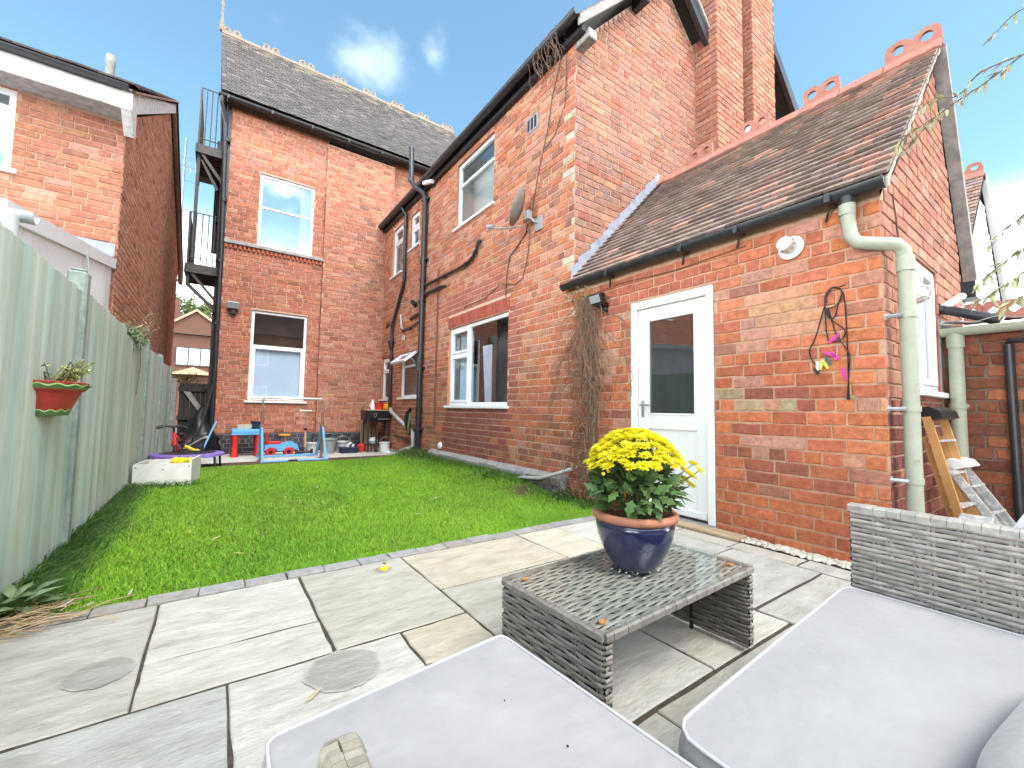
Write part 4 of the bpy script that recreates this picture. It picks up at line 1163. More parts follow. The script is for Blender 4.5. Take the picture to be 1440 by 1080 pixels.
for k in range(9): b.bbox(-.97, -.87, 6.16+k*.48, 6.63+k*.48, 4.555+k*.283, 4.58+k*.283, .004, rot=Matrix.Rotation(R(30), 3, 'X'))
b.build('verge_tile', 'brown_timber', nb)
def col_nb(t, s, r):
    f_ = 1+jit(r, .25); return (.12*f_, .095*f_, .085*f_)
tile_field(nb, (-6.1, 6.13, 4.48), (-.90, 6.13, 4.48), (-6.1, 10.6, 7.03), (-.90, 10.6, 7.03), .3, .3, col_nb, 63, thick=.02, lift=.04)
b = MB(); b.quad((-6.1, 10.6, 7.03), (-.90, 10.6, 7.03), (-.90, 15.0, 4.6), (-6.1, 15.0, 4.6)); b.build('roof', 'dark_timber', nb)
b = MB(); b.lathe([(.05, 0), (.05, .32), (.056, .33), (.056, .44), (.05, .45), (.05, .47)], (-1.45, 8.0, 5.42), 10); b.build('flue_pipe', 'concrete', nb, smooth=True)
# white lean-to in front of it
lt = thing('white_lean_to', 'white panelled lean-to with sloping top edge against the left neighbour', 'lean-to', (-1.1, 5, 0))
def lz(y): return 2.06+(y-3.6)*.172
y = 3.72
while y < 6.42:
    b = MB(); b.add([(-1.03, y, .5), (-1.03, min(y+.148, 6.44), .5), (-1.03, min(y+.148, 6.44), lz(y+.148)-.04), (-1.03, y, lz(y)-.04), (-1.06, y, .5), (-1.06, min(y+.148, 6.44), .5), (-1.06, min(y+.148, 6.44), lz(y+.148)-.04), (-1.06, y, lz(y)-.04)],
                    [(0, 1, 2, 3), (7, 6, 5, 4), (0, 3, 7, 4), (1, 5, 6, 2), (3, 2, 6, 7)]); b.build('panel', 'upvc', lt); y += .152
b = MB(); b.extrude([(-1.0, 3.5, lz(3.5)-.075), (-1.0, 6.48, lz(6.48)-.075), (-1.0, 6.48, lz(6.48)+.035), (-1.0, 3.5, lz(3.5)+.035)], (-.05, 0, 0)); b.build('fascia', 'upvc', lt)
b = MB(); b.add([(-1.02, 3.5, lz(3.5)+.04), (-1.02, 6.5, lz(6.5)+.04), (-4, 6.5, lz(6.5)+.04), (-4, 3.5, lz(3.5)+.04)], [(0, 1, 2, 3)]); b.build('roof', 'upvc', lt)
b = MB(); half_gutter(b, (-.90, 3.55, 2.03), (-4, 3.55, 2.03), .055); b.tube([(-1.0, 3.5, 1.98), (-1.0, 3.5, 1.5)], .042, 12); b.tube([(-1.0, 3.5, 1.99), (-1.0, 3.5, 1.86)], .05, 12)
b.build('gutter', 'pale_grey', lt, smooth=True)
b = MB(); b.add([(-1.02, 6.47, 2.62), (-1.4, 6.47, 2.62), (-1.4, 6.47, 2.78), (-1.02, 6.47, 2.76), (-1.02, 6.35, 2.58), (-1.4, 6.35, 2.58)], [(0, 1, 2, 3), (4, 5, 1, 0)]); b.build('lead_apron', 'lead', lt)
b = MB(); b.tube([(-1.0, 5.2, lz(5.2)-.02), (-.985, 5.25, 2.1), (-.985, 5.26, 1.6)], .008, 6); b.build('cable', 'pale_grey', lt)
# aerial
an = thing('tv_aerial', 'thin television aerial on a mast against the white sky left of the fire escape', 'aerial', (-.95, 14.3, 5))
b = MB(); b.tube([(-1.0, 14.4, 5.1), (-1.0, 14.4, 8.3)], .02, 6); b.tube([(-.98, 14.8, 6.4), (-1.5, 14.4, 6.4)], .015, 5); b.build('mast', 'steel', an)
b = MB(); b.tube([(-1.5, 14.4, 7.55), (-.55, 14.4, 7.45)], .012, 5)
for k in range(7): b.tube([(-1.4+k*.13, 14.1, 7.54-k*.012), (-1.4+k*.13, 14.7, 7.54-k*.012)], .006, 4)
for zz in (7.1, 7.75): b.tube([(-1.25, 14.4, zz), (-.7, 14.4, zz)], .006, 4)
b.build('elements', 'steel', an)

# ================================================================== iron fire escape
fe = thing('fire_escape', 'black iron fire escape with two railed landings at the left corner of the far wall', 'fire escape', (-.3, 11, 0))
def landing(zb, zr, x0, y0, y1):
    b = MB(); b.box(x0, -.06, y0, y1, zb, zb+.05)
    for k in range(9): b.box(x0+.02, -.08, y0+.05+k*.15, y0+.09+k*.15, zb-.02, zb)
    b.build('deck', 'fire_iron', fe)
    b = MB(); b.bbox(x0, -.06, y0-.03, y0, zb-.10, zb+.09, .004); b.bbox(x0-.03, x0, y0-.03, y1, zb-.10, zb+.09, .004)
    b.extrude([(x0+.02, y0, zb-.05), (x0+.08, y0, zb-.05), (-.06, y0, zb-.62), (-.06, y0, zb-.72)], (0, .03, 0)); b.build('edge_beam', 'fire_iron', fe)
    b = MB(); xs = [x0+.02+k*(-.1-x0)/5 for k in range(6)]
    for k, x in enumerate(xs): b.tube([(x, y0, zb+.05), (x, y0, zr)], .011 if k % 5 else .02, 5)
    for zz in (zb+.22, zr): b.tube([(x0+.02, y0, zz), (-.1, y0, zz)], .012, 5)
    for k in range(10): b.tube([(x0+.01, y0+k*(y1-y0)/9, zb+.05), (x0+.01, y0+k*(y1-y0)/9, zr)], .012, 5)
    for zz in (zb+.22, (zb+zr)/2, zr): b.tube([(x0+.01, y0, zz), (x0+.01, y1, zz)], .013, 5)
    b.build('railing', 'fire_iron', fe)
landing(3.75, 4.92, -.62, 10.75, 12.2)
landing(6.30, 7.62, -.56, 10.75, 12.4)
b = MB(); b.bbox(-.56, -.50, 10.80, 10.86, 3.7, 6.25, .005); b.bbox(-.13, -.07, 10.80, 10.86, 3.7, 4.75, .005); b.bbox(-.14, -.06, 10.9, 10.97, -.08, 7.3, .005); b.bbox(-.22, -.15, 12.1, 12.2, 5.3, 6.3, .005)
b.extrude([(-.62, 10.8, 3.70), (-.56, 10.8, 3.70), (-.56, 10.8, 3.45), (-.10, 10.8, 3.0), (-.10, 10.8, 2.9), (-.62, 10.8, 3.4)], (0, .04, 0))
b.extrude([(-.50, 10.8, 6.1), (-.46, 10.8, 6.1), (-.16, 10.8, 5.55), (-.20, 10.8, 5.5)], (0, .03, 0))
b.build('support', 'fire_iron', fe)
b = MB(); b.bbox(-.26, -.1, 12.3, 12.36, 4.6, 7.4, .005); b.build('escape_door', 'fire_iron', fe)

# ================================================================== distant things beyond the gate
far = thing('distant_house', 'distant brown brick house with a gabled front and wide white window beyond the gate', 'house', (-1.2, 29, -.3))
b = MB()
brk = mat('distant_brick', (.095, .045, .032), (.14, .07, .05), rough=.95, nscale=14, bump=.3, bscale=30, stretch=(1, 1, 3))
rfm = mat('distant_tile', (.07, .045, .035), (.11, .07, .055), rough=.95, nscale=8, bump=.4, bscale=20, stretch=(1, 1, 4))
b.box(-6, 4, 29.0, 36, -.3, 4.9); b.extrude([(-2.75, 28.7, -.3), (.75, 28.7, -.3), (.75, 28.7, 4.7), (-1.05, 28.7, 6.05), (-2.75, 28.7, 4.75)], (0, .5, 0)); b.build('wall', brk, far)
b = MB(); b.quad((-6.2, 28.5, 4.75), (4.2, 28.5, 4.75), (4.2, 32.5, 6.5), (-6.2, 32.5, 6.5)); b.quad((-6.2, 32.5, 6.5), (4.2, 32.5, 6.5), (4.2, 36.5, 4.75), (-6.2, 36.5, 4.75)); b.build('roof', rfm, far)
b = MB(); b.extrude([(-2.9, 28.55, 4.62), (-1.05, 28.55, 6.05), (-1.05, 28.55, 6.17), (-2.9, 28.55, 4.76)], (0, .15, 0)); b.extrude([(.9, 28.55, 4.62), (.9, 28.55, 4.76), (-1.05, 28.55, 6.17), (-1.05, 28.55, 6.05)], (0, .15, 0)); b.build('bargeboard', 'wood_pale', far)
b = MB(); b.bbox(-1.86, -.22, 28.62, 28.72, 3.02, 4.05, .01); fw = b.build('window', 'fire_iron', far)
for k in range(3): b = MB(); b.box(-1.80+k*.53, -1.80+k*.53+.47, 28.60, 28.615, 3.09, 3.98); b.build('pane', 'blind', fw)
b = MB(); b.extrude([(-2.1, 28.2, 2.55), (-1.05, 28.2, 2.95), (0, 28.2, 2.55)], (0, .6, 0)); b.build('porch_roof', 'wood_pale', far)
b = MB(); b.box(-2.35, -1.9, 30, 30.6, 5.2, 6.9); b.build('chimney', brk, far)
def tree(name, label, x, y, zc, rx, rz, trunk, n, leaf, col, seed, group=None):
    rr = random.Random(seed)
    t = thing(name, label, 'tree', (x, y, -.3), group)
    b = MB(); b.tube([(x, y, -.3), (x+.1, y, zc*.5), (x, y, zc)], [trunk, trunk*.75, trunk*.4], 8)
    for k in range(6):
        a = rr.random()*6.28; b.tube([(x, y, zc*.6), (x+math.cos(a)*rx*.4, y+math.sin(a)*rx*.4, zc), (x+math.cos(a)*rx*.75, y+math.sin(a)*rx*.75, zc+rz*.4)], [trunk*.4, trunk*.25, .02], 5)
    b.build('trunk', 'bark', t)
    cl = [(rr.gauss(0, .45), rr.gauss(0, .45), rr.gauss(0, .45)) for _ in range(26)]
    b = MB()
    for k in range(n):
        c = rr.choice(cl); p = Vector((x+(c[0]+rr.gauss(0, .16))*rx, y+(c[1]+rr.gauss(0, .16))*rx, zc+(c[2]+rr.gauss(0, .16))*rz))
        d = Vector((rr.gauss(0, 1), rr.gauss(0, 1), rr.gauss(0, .6))).normalized(); e = d.cross(Vector((rr.gauss(0, 1), rr.gauss(0, 1), rr.gauss(0, 1)))).normalized()
        s = leaf*(.6+rr.random()*.8); f_ = 1+jit(rr, .35)
        b.quad(p-d*s, p+e*s*.45, p+d*s, p-e*s*.45, tuple(q*f_ for q in col))
    b.build('crown', 'leaf', t)
    return t
tree('far_tree', 'soft green tree in the gap beside the fire escape, above the distant roof', -1.3, 44, 8.2, 2.1, 1.8, .25, 2600, .16, (.13, .17, .06), 71)
tree('far_tree', 'leafy tree rising against the left neighbour gable edge', -3.5, 42, 8.5, 1.5, 1.6, .25, 1500, .16, (.10, .15, .05), 72)
# yellow-green shrub behind the gate
sh = thing('shrub', 'small lime green shrub peeping over the gate beside the fence end', 'shrub', (-.62, 13, -.1))
b = MB(); rr = random.Random(4)
b.tube([(-.62, 13, -.1), (-.6, 13, 1.3)], .02, 6); b.build('stem', 'stem', sh)
b = MB()
for k in range(320):
    p = Vector((-.60+rr.gauss(0, .13), 13+rr.gauss(0, .15), 1.55+rr.gauss(0, .10))); d = Vector((rr.gauss(0, 1), rr.gauss(0, 1), rr.gauss(0, 1))).normalized(); e = d.cross(Vector((0, .3, 1))).normalized()
    b.quad(p-d*.03, p+e*.014, p+d*.03, p-e*.014, vary((.30, .36, .10), rr, .3))
b.build('leaves', 'leaf', sh)

# ================================================================== lean-to shed on the right
sd = thing('lean_to_shed', 'dark brick lean-to with corrugated roof and pale green gutter at the right edge', 'shed', (4.95, 0, 0))
SX = 4.87
def pal_sd(u, z, r): return choose(r, [(2, (.30, .10, .055)), (2, (.22, .08, .05)), (1, (.38, .14, .07)), (1, (.15, .065, .05))])
brick_wall(sd, (SX, 0, 0), (0, 1, 0), (-1, 0, 0), -1.2, OY-.012, 0, 1.66, pal_sd, [], mortar=(.18, .13, .10), seed=81, rough=.006, joint=.014, proud=.012)
finish_bricks(sd, 300)
b = MB()
for k in range(40):
    y0, y1 = OY-.02-k*.048, OY-.02-(k+1)*.048
    za, zb = 1.70+.014*math.sin(k*1.25), 1.70+.014*math.sin((k+1)*1.25)
    b.add([(4.74, y0, za), (4.74, y1, zb), (6.0, y1, zb+.16), (6.0, y0, za+.16), (4.74, y0, za-.008), (4.74, y1, zb-.008)], [(0, 1, 2, 3), (4, 5, 1, 0)])
b.build('corrugated_roof', 'concrete', sd)
b = MB(); half_gutter(b, (4.80, .77, 1.655), (4.80, -1.2, 1.66), .062); b.tube([(4.80, .69, 1.62), (4.80, .69, .02)], .045, 12); b.tube([(4.80, .69, 1.02), (4.80, .69, 1.06)], .053, 12); b.tube([(4.80, .69, 1.60), (4.80, .69, 1.5)], .053, 12); b.tube([(4.80, .69, 1.04), (4.87, .64, 1.04)], .014, 6)
b.build('gutter', 'green_pipe', sd, smooth=True)
b = MB(); b.tube([(4.82, .417, 1.50), (4.82, .405, .0)], .027, 10); b.tube([(4.82, .417, 1.50), (4.85, .417, 1.53), (4.85, .30, 1.53)], .02, 8); b.build('downpipe', 'black_iron', sd, smooth=True)
for k in range(9):
    y0 = .745-k*.122; b = MB()
    # pierced ridge tile: diamond hole cut through a flat crest
    z0, z1, x = 1.80, 1.985, 5.6
    c = Vector((x, y0-.06, 1.905)); dm = .037
    outer = [(y0, z0), (y0-.119, z0), (y0-.119, z1-.02), (y0-.10, z1), (y0-.019, z1), (y0, z1-.03)]
    inner = [(c.y+dm, c.z), (c.y, c.z-dm), (c.y-dm, c.z), (c.y, c.z+dm)]
    for X_ in (x, x+.03):
        o = [(X_, a, d) for a, d in outer]; i_ = [(X_, a, d) for a, d in inner]
        b.add(o+i_, [(0, 1, 7), (0, 7, 6), (1, 2, 8, 7), (2, 3, 9, 8), (3, 4, 9), (4, 5, 6, 9), (5, 0, 6)])
    b.add([(x, a, d) for a, d in outer]+[(x+.03, a, d) for a, d in outer], [(i, (i+1) % 6, (i+1) % 6+6, i+6) for i in range(6)])
    b.add([(x, a, d) for a, d in inner]+[(x+.03, a, d) for a, d in inner], [(i, (i+1) % 4, (i+1) % 4+4, i+4) for i in range(4)])
    b.build('ridge_tile', 'ridge', sd)
b = MB(); b.tube([(4.84, .79, 1.835), (4.84, .745, 1.82), (4.80, .71, 1.805), (4.80, .48, 1.70)], .036, 12); b.tube([(4.8, .50, 1.71), (4.8, .44, 1.68)], .042, 12)
bk = b.build('black_waste_pipe', 'black_iron', smooth=True); tag(bk, 'short black waste pipe poking out above the corrugated shed roof', 'pipe')
b = MB(); b.tube([(4.86, .76, 1.85), (5.25, .70, 2.0)], .028, 8); wp = b.build('white_waste_pipe', 'upvc', smooth=True); tag(wp, 'white pipe slanting up behind the black waste pipe', 'pipe')
# white painted gable house further right
wg_ = thing('white_gabled_house', 'white painted brick gable with a brown tiled roof behind the outhouse, far right', 'house', (9, 1.5, 0))
def pal_w(u, z, r): return vary((.74, .75, .77), r, .08)
brick_wall(wg_, (0, 1.0, 0), (1, 0, 0), (0, -1, 0), 7.2, 10.8, 1.6, 4.2, pal_w, [], mortar=(.62, .63, .65), seed=91, joint=.012, poly=[(7.2, 1.6), (10.8, 1.6), (10.8, 2.9), (9.35, 4.42), (7.2, 2.9)], name='wall')
finish_bricks(wg_, 200)
tile_field(wg_, (7.35, .95, 2.75), (7.35, 4.0, 2.75), (9.3, .95, 4.62), (9.3, 4.0, 4.62), .11, .165, col_oh, 92)
b = MB(); b.quad((9.3, .95, 4.62), (9.3, 4, 4.62), (11.1, 4, 2.8), (11.1, .95, 2.8)); b.build('roof', 'dark_timber', wg_)
b = MB(); b.add([(9.3, .93, 4.52), (9.3, .93, 4.64), (11.1, .93, 2.95), (11.1, .93, 2.78), (9.3, .99, 4.52), (9.3, .99, 4.64), (11.1, .99, 2.95), (11.1, .99, 2.78)], [(0, 1, 2, 3), (7, 6, 5, 4), (0, 3, 7, 4), (3, 2, 6, 7), (1, 5, 6, 2)]); b.build('bargeboard', 'upvc', wg_)
for k in range(6): crest(wg_, (9.3, .95+k*.4, 4.66), (0, 1, 0), .39, .17, crestit=(k % 2 == 0), saddle=.1)
b = MB(); b.bbox(7.30, 7.6, .86, 1.0, 2.38, 2.72, .01); b.build('hopper', 'black_iron', wg_)

# ================================================================== house across the gardens behind the viewpoint (it shows in the window reflections)
rh = thing('rear_house', 'brick house behind the viewpoint, showing as a brown reflection in the far lower window', 'house', (1, -11, -.3))
b = MB(); b.box(-9, 11, -17, -10, -.3, 5.6); b.build('wall', brk, rh)
b = MB(); b.quad((-9.3, -9.6, 5.5), (11.3, -9.6, 5.5), (11.3, -13.5, 8.2), (-9.3, -13.5, 8.2)); b.quad((-9.3, -17.4, 5.5), (11.3, -17.4, 5.5), (11.3, -13.5, 8.2), (-9.3, -13.5, 8.2)); b.build('roof', rfm, rh)
for x in (-6.5, -2.5, 1.5, 5.5):
    for z in (.9, 3.5):
        b = MB(); b.bbox(x, x+1.2, -10.02, -9.93, z, z+1.3, .01); w_ = b.build('window', 'upvc', rh)
        for k in (0, 1): b = MB(); b.box(x+.07+k*.55, x+.58+k*.55, -9.94, -9.92, z+.07, z+1.23); b.build('pane', 'room_blue', w_)
# ================================================================== grass
def blades(name, parent, xs, ys, zs, hs, ws, cols, lean, kind='stuff', seed=1, dirs=None, mname='grass'):
    rs = np.random.RandomState(seed); n = len(xs)
    ang = rs.rand(n)*2*np.pi if dirs is None else dirs
    fa = rs.rand(n)*2*np.pi
    ln = lean*(.4+rs.rand(n)*1.2)*hs
    dx, dy = np.cos(ang)*ln, np.sin(ang)*ln
    wx, wy = np.cos(fa)*ws*.5, np.sin(fa)*ws*.5
    V = np.zeros((n, 5, 3), np.float32)
    V[:, 0] = np.stack([xs-wx, ys-wy, zs], 1); V[:, 1] = np.stack([xs+wx, ys+wy, zs], 1)
    V[:, 2] = np.stack([xs+wx*.8+dx*.35, ys+wy*.8+dy*.35, zs+hs*.55], 1); V[:, 3] = np.stack([xs-wx*.8+dx*.35, ys-wy*.8+dy*.35, zs+hs*.55], 1)
    V[:, 4] = np.stack([xs+dx, ys+dy, zs+hs*(1-.25*lean)], 1)
    me = bpy.data.meshes.new(name)
    me.vertices.add(n*5); me.vertices.foreach_set('co', V.reshape(-1))
    base = np.arange(n)[:, None]*5
    li = np.concatenate([base+np.array([[0, 1, 2, 3]]), base+np.array([[3, 2, 4]])], 1).astype(np.int32)
    me.loops.add(n*7); me.loops.foreach_set('vertex_index', li.reshape(-1))
    me.polygons.add(n*2)
    st = np.stack([np.arange(n)*7, np.arange(n)*7+4], 1).astype(np.int32).reshape(-1)
    me.polygons.foreach_set('loop_start', st)
    try: me.polygons.foreach_set('loop_total', np.tile(np.array([4, 3], np.int32), n))
    except Exception: pass
    me.update(calc_edges=True); me.validate()
    at = me.attributes.new('col', 'FLOAT_COLOR', 'FACE')
    c4 = np.ones((n, 4), np.float32); c4[:, :3] = cols
    at.data.foreach_set('color', np.repeat(c4, 2, axis=0).reshape(-1))
    me.materials.append(M[mname])
    return link(name, me, parent, (0, 0, 0), kind)
def noise2(x, y, s, seed):
    rs = np.random.RandomState(seed); v = np.zeros_like(x)
    for k in range(7):
        a, b_, c = rs.rand()*6.28, rs.rand()*6.28, .6+rs.rand()*1.6
        v += np.sin((x*np.cos(a)+y*np.sin(a))*s*c+b_)
    return v/3.2
def lawn_far(x):   # far edge of the lawn
    return np.interp(x, [-.9, .2, 2.4, 2.8, 3.4], [8.1, 8.06, 8.10, 8.3, 8.65])
rs = np.random.RandomState(7)
def scatter(n, pw):
    u = rs.rand(n)**pw; y = 2.765+u*5.95; x = -.82+rs.rand(n)*4.17
    k = y < lawn_far(x); return x[k], y[k]
x, y = scatter(270000, 1.45)
n = len(x)
edge_r = np.clip(1-(3.36-x)/.35, 0, 1); edge_l = np.clip(1-(x+.80)/.35, 0, 1)
h = .030+.016*rs.rand(n)+.010*noise2(x, y, 3.0, 3)+.03*edge_l*rs.rand(n)+.03*edge_r*rs.rand(n)
h = np.clip(h, .018, .12)
w_ = .0032+.0016*rs.rand(n)+.00045*(y-2.7)
t = rs.rand(n); p_ = noise2(x, y, 2.2, 9)*.5+noise2(x, y, 6, 4)*.35
cols = np.stack([.215+.11*t+.06*p_, .44+.16*t+.08*p_, .036+.025*t], 1)
dry = rs.rand(n) < .05+.10*np.clip(noise2(x, y, 1.3, 21), 0, 1)
cols[dry] = np.stack([.34+.1*rs.rand(dry.sum()), .33+.06*rs.rand(dry.sum()), .11+.03*rs.rand(dry.sum())], 1)
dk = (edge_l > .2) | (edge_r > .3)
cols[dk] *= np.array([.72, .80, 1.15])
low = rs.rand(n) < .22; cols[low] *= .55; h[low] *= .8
def bank(x, y):   # the turf rises a little towards the house wall
    s_ = lambda a, b_, v: np.clip((v-a)/(b_-a), 0, 1)
    return .115*s_(2.75, 3.37, x)*s_(3.75, 4.4, y)*(1-s_(8.2, 8.5, y))
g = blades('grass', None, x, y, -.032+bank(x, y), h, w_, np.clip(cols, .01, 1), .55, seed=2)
g['label'] = 'short bright green lawn between the fence and the brick house'; g['category'] = 'grass'
# long rough grass along the fence and house wall
def rough_grass(label, n, fx, fy, hh, col, lean, seed, dirs=None):
    rs = np.random.RandomState(seed)
    x, y = fx(rs, n), fy(rs, n); t = rs.rand(n)
    cols = np.stack([col[0]*(.7+.6*t), col[1]*(.75+.5*t), col[2]*(.7+.6*t)], 1)
    dry = rs.rand(n) < .08; cols[dry] = (.36, .32, .16)
    d = None if dirs is None else dirs+rs.randn(n)*.55
    o = blades('long_grass', None, x, y, -.03+bank(x, y), hh*(.5+.6*rs.rand(n)), .004+.003*rs.rand(n), cols, lean, seed=seed, dirs=d)
    o['label'] = label; o['category'] = 'grass'
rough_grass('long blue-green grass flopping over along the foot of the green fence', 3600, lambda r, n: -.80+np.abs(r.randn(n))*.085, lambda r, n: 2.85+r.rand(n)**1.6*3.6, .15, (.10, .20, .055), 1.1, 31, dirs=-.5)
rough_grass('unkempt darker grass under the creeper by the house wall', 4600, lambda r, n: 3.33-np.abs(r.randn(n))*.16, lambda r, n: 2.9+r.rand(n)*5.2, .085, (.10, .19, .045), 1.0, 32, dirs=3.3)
rough_grass('tall grass tuft round the foot of the black soil pipe', 900, lambda r, n: 3.15+r.randn(n)*.13, lambda r, n: 7.7+r.randn(n)*.35, .2, (.11, .18, .06), .9, 33)
rough_grass('grass tuft against the white planter box', 500, lambda r, n: -.45+r.randn(n)*.2, lambda r, n: 6.45+r.randn(n)*.07, .11, (.10, .2, .05), .8, 34)

# leaf primitive
LEAF = {}
def leaf_mesh(mb, p, d, n, ln, wd, col, curl=.15, lobes=False):
    d = d.normalized(); s = d.cross(n).normalized(); n = s.cross(d)
    if not lobes:
        mb.add([p, p+d*ln*.35+s*wd*.5, p+d*ln*.75+s*wd*.35-n*ln*curl*.5, p+d*ln-n*ln*curl, p+d*ln*.75-s*wd*.35-n*ln*curl*.5, p+d*ln*.35-s*wd*.5, p+d*ln*.5-n*(-.06*ln)], [(0, 1, 6), (1, 2, 6), (2, 3, 6), (3, 4, 6), (4, 5, 6), (5, 0, 6)], col)
    else:
        out_ = [(0, .0), (.18, .22), (.30, .5), (.44, .26), (.62, .44), (.74, .2), (1.0, .0), (.74, -.2), (.62, -.44), (.44, -.26), (.30, -.5), (.18, -.22)]
        pts = [p+d*ln*a+s*wd*c-n*ln*curl*a*a for a, c in out_]; k = len(pts)
        mb.add(pts+[p+d*ln*.5-n*ln*curl*.2], [(i, (i+1) % k, k) for i in range(k)], col)

# weeds and fallen leaves
def weed(label, cx, cy, n, spread, ln, col, seed, h=.08, name='weed', up=.8, z0=-.03):
    rr = random.Random(seed); t = thing(name, label, 'weed', (cx, cy, z0)); st = MB(); b = MB()
    for k in range(n):
        a = rr.random()*6.28; rad = abs(rr.gauss(0, spread)); q = Vector((cx+math.cos(a)*rad, cy+math.sin(a)*rad, z0+.01+h*rr.random()))
        d = Vector((math.cos(a+jit(rr, 1)), math.sin(a+jit(rr, 1)), up*rr.random()))
        leaf_mesh(b, q, d, Vector((0, 0, 1)), ln*(.6+.7*rr.random()), ln*.38, vary(col, rr, .3), .3)
        if k % 3 == 0: st.tube([(cx, cy, z0), q], .002, 4)
    b.build('leaves', 'leaf', t); st.build('stems', 'stem', t)
weed('leafy green weeds sprawling from the wall foot onto the lawn', 3.10, 4.95, 130, .20, .075, (.09, .16, .05), 41, .10)
weed('second leafy weed patch nearer the big window, by the concrete haunch', 3.18, 5.6, 80, .16, .06, (.08, .14, .045), 42, .08)
weed('broad grey-green weed leaves at the near end of the fence', -.70, 2.86, 30, .07, .11, (.17, .23, .13), 43, .10)
weed('small weed growing by the second fence post', -.72, 6.2, 30, .06, .05, (.09, .16, .05), 44, .10)
weed('weeds at the base of the dead creeper', 3.22, 3.55, 90, .14, .06, (.09, .14, .05), 45, .10)
lf = random.Random(12)
tw = MB()
for k in range(90):
    x0, y0 = -.78+abs(lf.gauss(0, .13)), 2.70+jit(lf, .16); a = lf.gauss(.35, .6); ln = .06+lf.random()*.16
    z = .004+lf.random()*.03
    tw.tube([(x0, y0, z), (x0+math.cos(a)*ln*.5, y0+math.sin(a)*ln*.5, z+.012), (x0+math.cos(a)*ln, y0+math.sin(a)*ln, z)], .0022, 4, vary((.40, .29, .16), lf, .35))
tw_ = tw.build('dry_twigs', 'leaf', kind='stuff'); tw_['label'] = 'dry straw coloured stalks heaped at the near corner of the fence'; tw_['category'] = 'twigs'
spots_ = [(.02, 3.62), (-.10, 3.9), (-.55, 2.78), (-.42, 2.80), (-.62, 2.70), (-.30, 2.79), (1.9, 4.1), (.9, 2.62), (1.5, 3.6), (.28, 1.52), (-.48, 2.66), (-.60, 2.93), (2.45, 3.3), (.2, 3.2), (1.0, 5.3), (-.66, 2.6)]
for k, (x0, y0) in enumerate(spots_):
    b = MB(); on_patio = y0 < 2.64
    a = lf.random()*6.28; ln = .06+lf.random()*.035
    leaf_mesh(b, Vector((x0, y0, .006 if on_patio else .018)), Vector((math.cos(a), math.sin(a), .05)), Vector((0, 0, 1)), ln, ln*.24, [(.52, .44, .30), (.50, .42, .14), (.42, .40, .34)][k % 3], -.12)
    o = b.build('fallen_leaf', 'leaf'); 
    wh = 'slim dead leaf heaped with stalks at the near fence corner' if (x0 < -.25 and y0 < 3) else ('slim pale dead leaf lying on the paving slabs' if on_patio else 'slim pale dead leaf lying on the open lawn')
    tag(o, wh, 'leaf', 'dead leaves scattered on lawn and paving')
for k, (x0, y0) in enumerate(((.845, 2.495), (.875, 2.505), (.858, 2.478))):
    b = MB(); b.lathe([(0, .012), (.011, .008), (.014, .0)], (x0, y0, .006), 8); o = b.build('fallen_flower', 'petal'); tag(o, 'yellow flower head fallen on a damp patch of paving', 'flower', 'yellow flower heads fallen on the paving')

# ================================================================== dead creeper on the wall junction
cr = thing('dead_creeper', 'tangled brown dead creeper hanging on the wall left of the white door', 'creeper', (3.33, 3.3, 0))
rr = random.Random(23); b = MB(); lv = MB()
def cre_w(z): return .10+.16*math.sin(min(1, (z/2.2))*PI)**.7+(.12 if z < .35 else 0)
for k in range(230):
    z = 2.2*rr.random()**.8 if k > 60 else 2.2
    yc = 3.32 + jit(rr, .1)
    y_ = yc+rr.gauss(0, .42)*cre_w(z); x_ = 3.345-rr.random()*.06
    pts = []; dy = rr.gauss(0, .03); stp = .05+rr.random()*.04
    nseg = int(6+rr.random()*(20 if k < 60 else 11)); ang = -PI/2+rr.gauss(0, .6)
    for i in range(nseg):
        pts.append((min(3.355, x_), y_, z))
        ang += rr.gauss(0, .45); ang = L(ang, -PI/2, .18)
        y_ += math.cos(ang)*stp; z += math.sin(ang)*stp; x_ += rr.gauss(0, .014); x_ = max(3.20, min(3.352, x_))
        y_ = L(y_, 3.32, .03)
        if z < .0: break
    if len(pts) > 2: b.tube(pts, [.0018+.0022*rr.random()]*len(pts), 4, caps=False)
for k in range(7):
    y_ = 3.28+jit(rr, .10); pts = []
    for i in range(14): pts.append((3.335+jit(rr, .012), y_+.03*math.sin(i*.9+k)+jit(rr, .015), i*.165))
    b.tube(pts, [.008-.0004*i for i in range(14)], 6)
b.build('vine_stems', 'vine', cr, kind='stuff')
for k in range(90):
    z = rr.random()*2.25; y_ = 3.32+rr.gauss(0, .5)*cre_w(z)
    leaf_mesh(lv, Vector((3.29+jit(rr, .05), y_, z)), Vector((jit(rr, 1), jit(rr, 1), -.6)), Vector((-1, 0, 0)), .035, .016, vary((.36, .25, .16), rr, .3) if k > 16 else vary((.14, .18, .07), rr, .3), .3)
for k in range(40):
    leaf_mesh(lv, Vector((3.28+jit(rr, .05), 3.35+jit(rr, .22), 2.26+jit(rr, .06))), Vector((jit(rr, 1), jit(rr, 1), jit(rr, 1))), Vector((-1, 0, 0)), .04, .022, vary((.15, .21, .09), rr, .3), .3)
lv.build('dry_leaves', 'leaf', cr, kind='stuff')
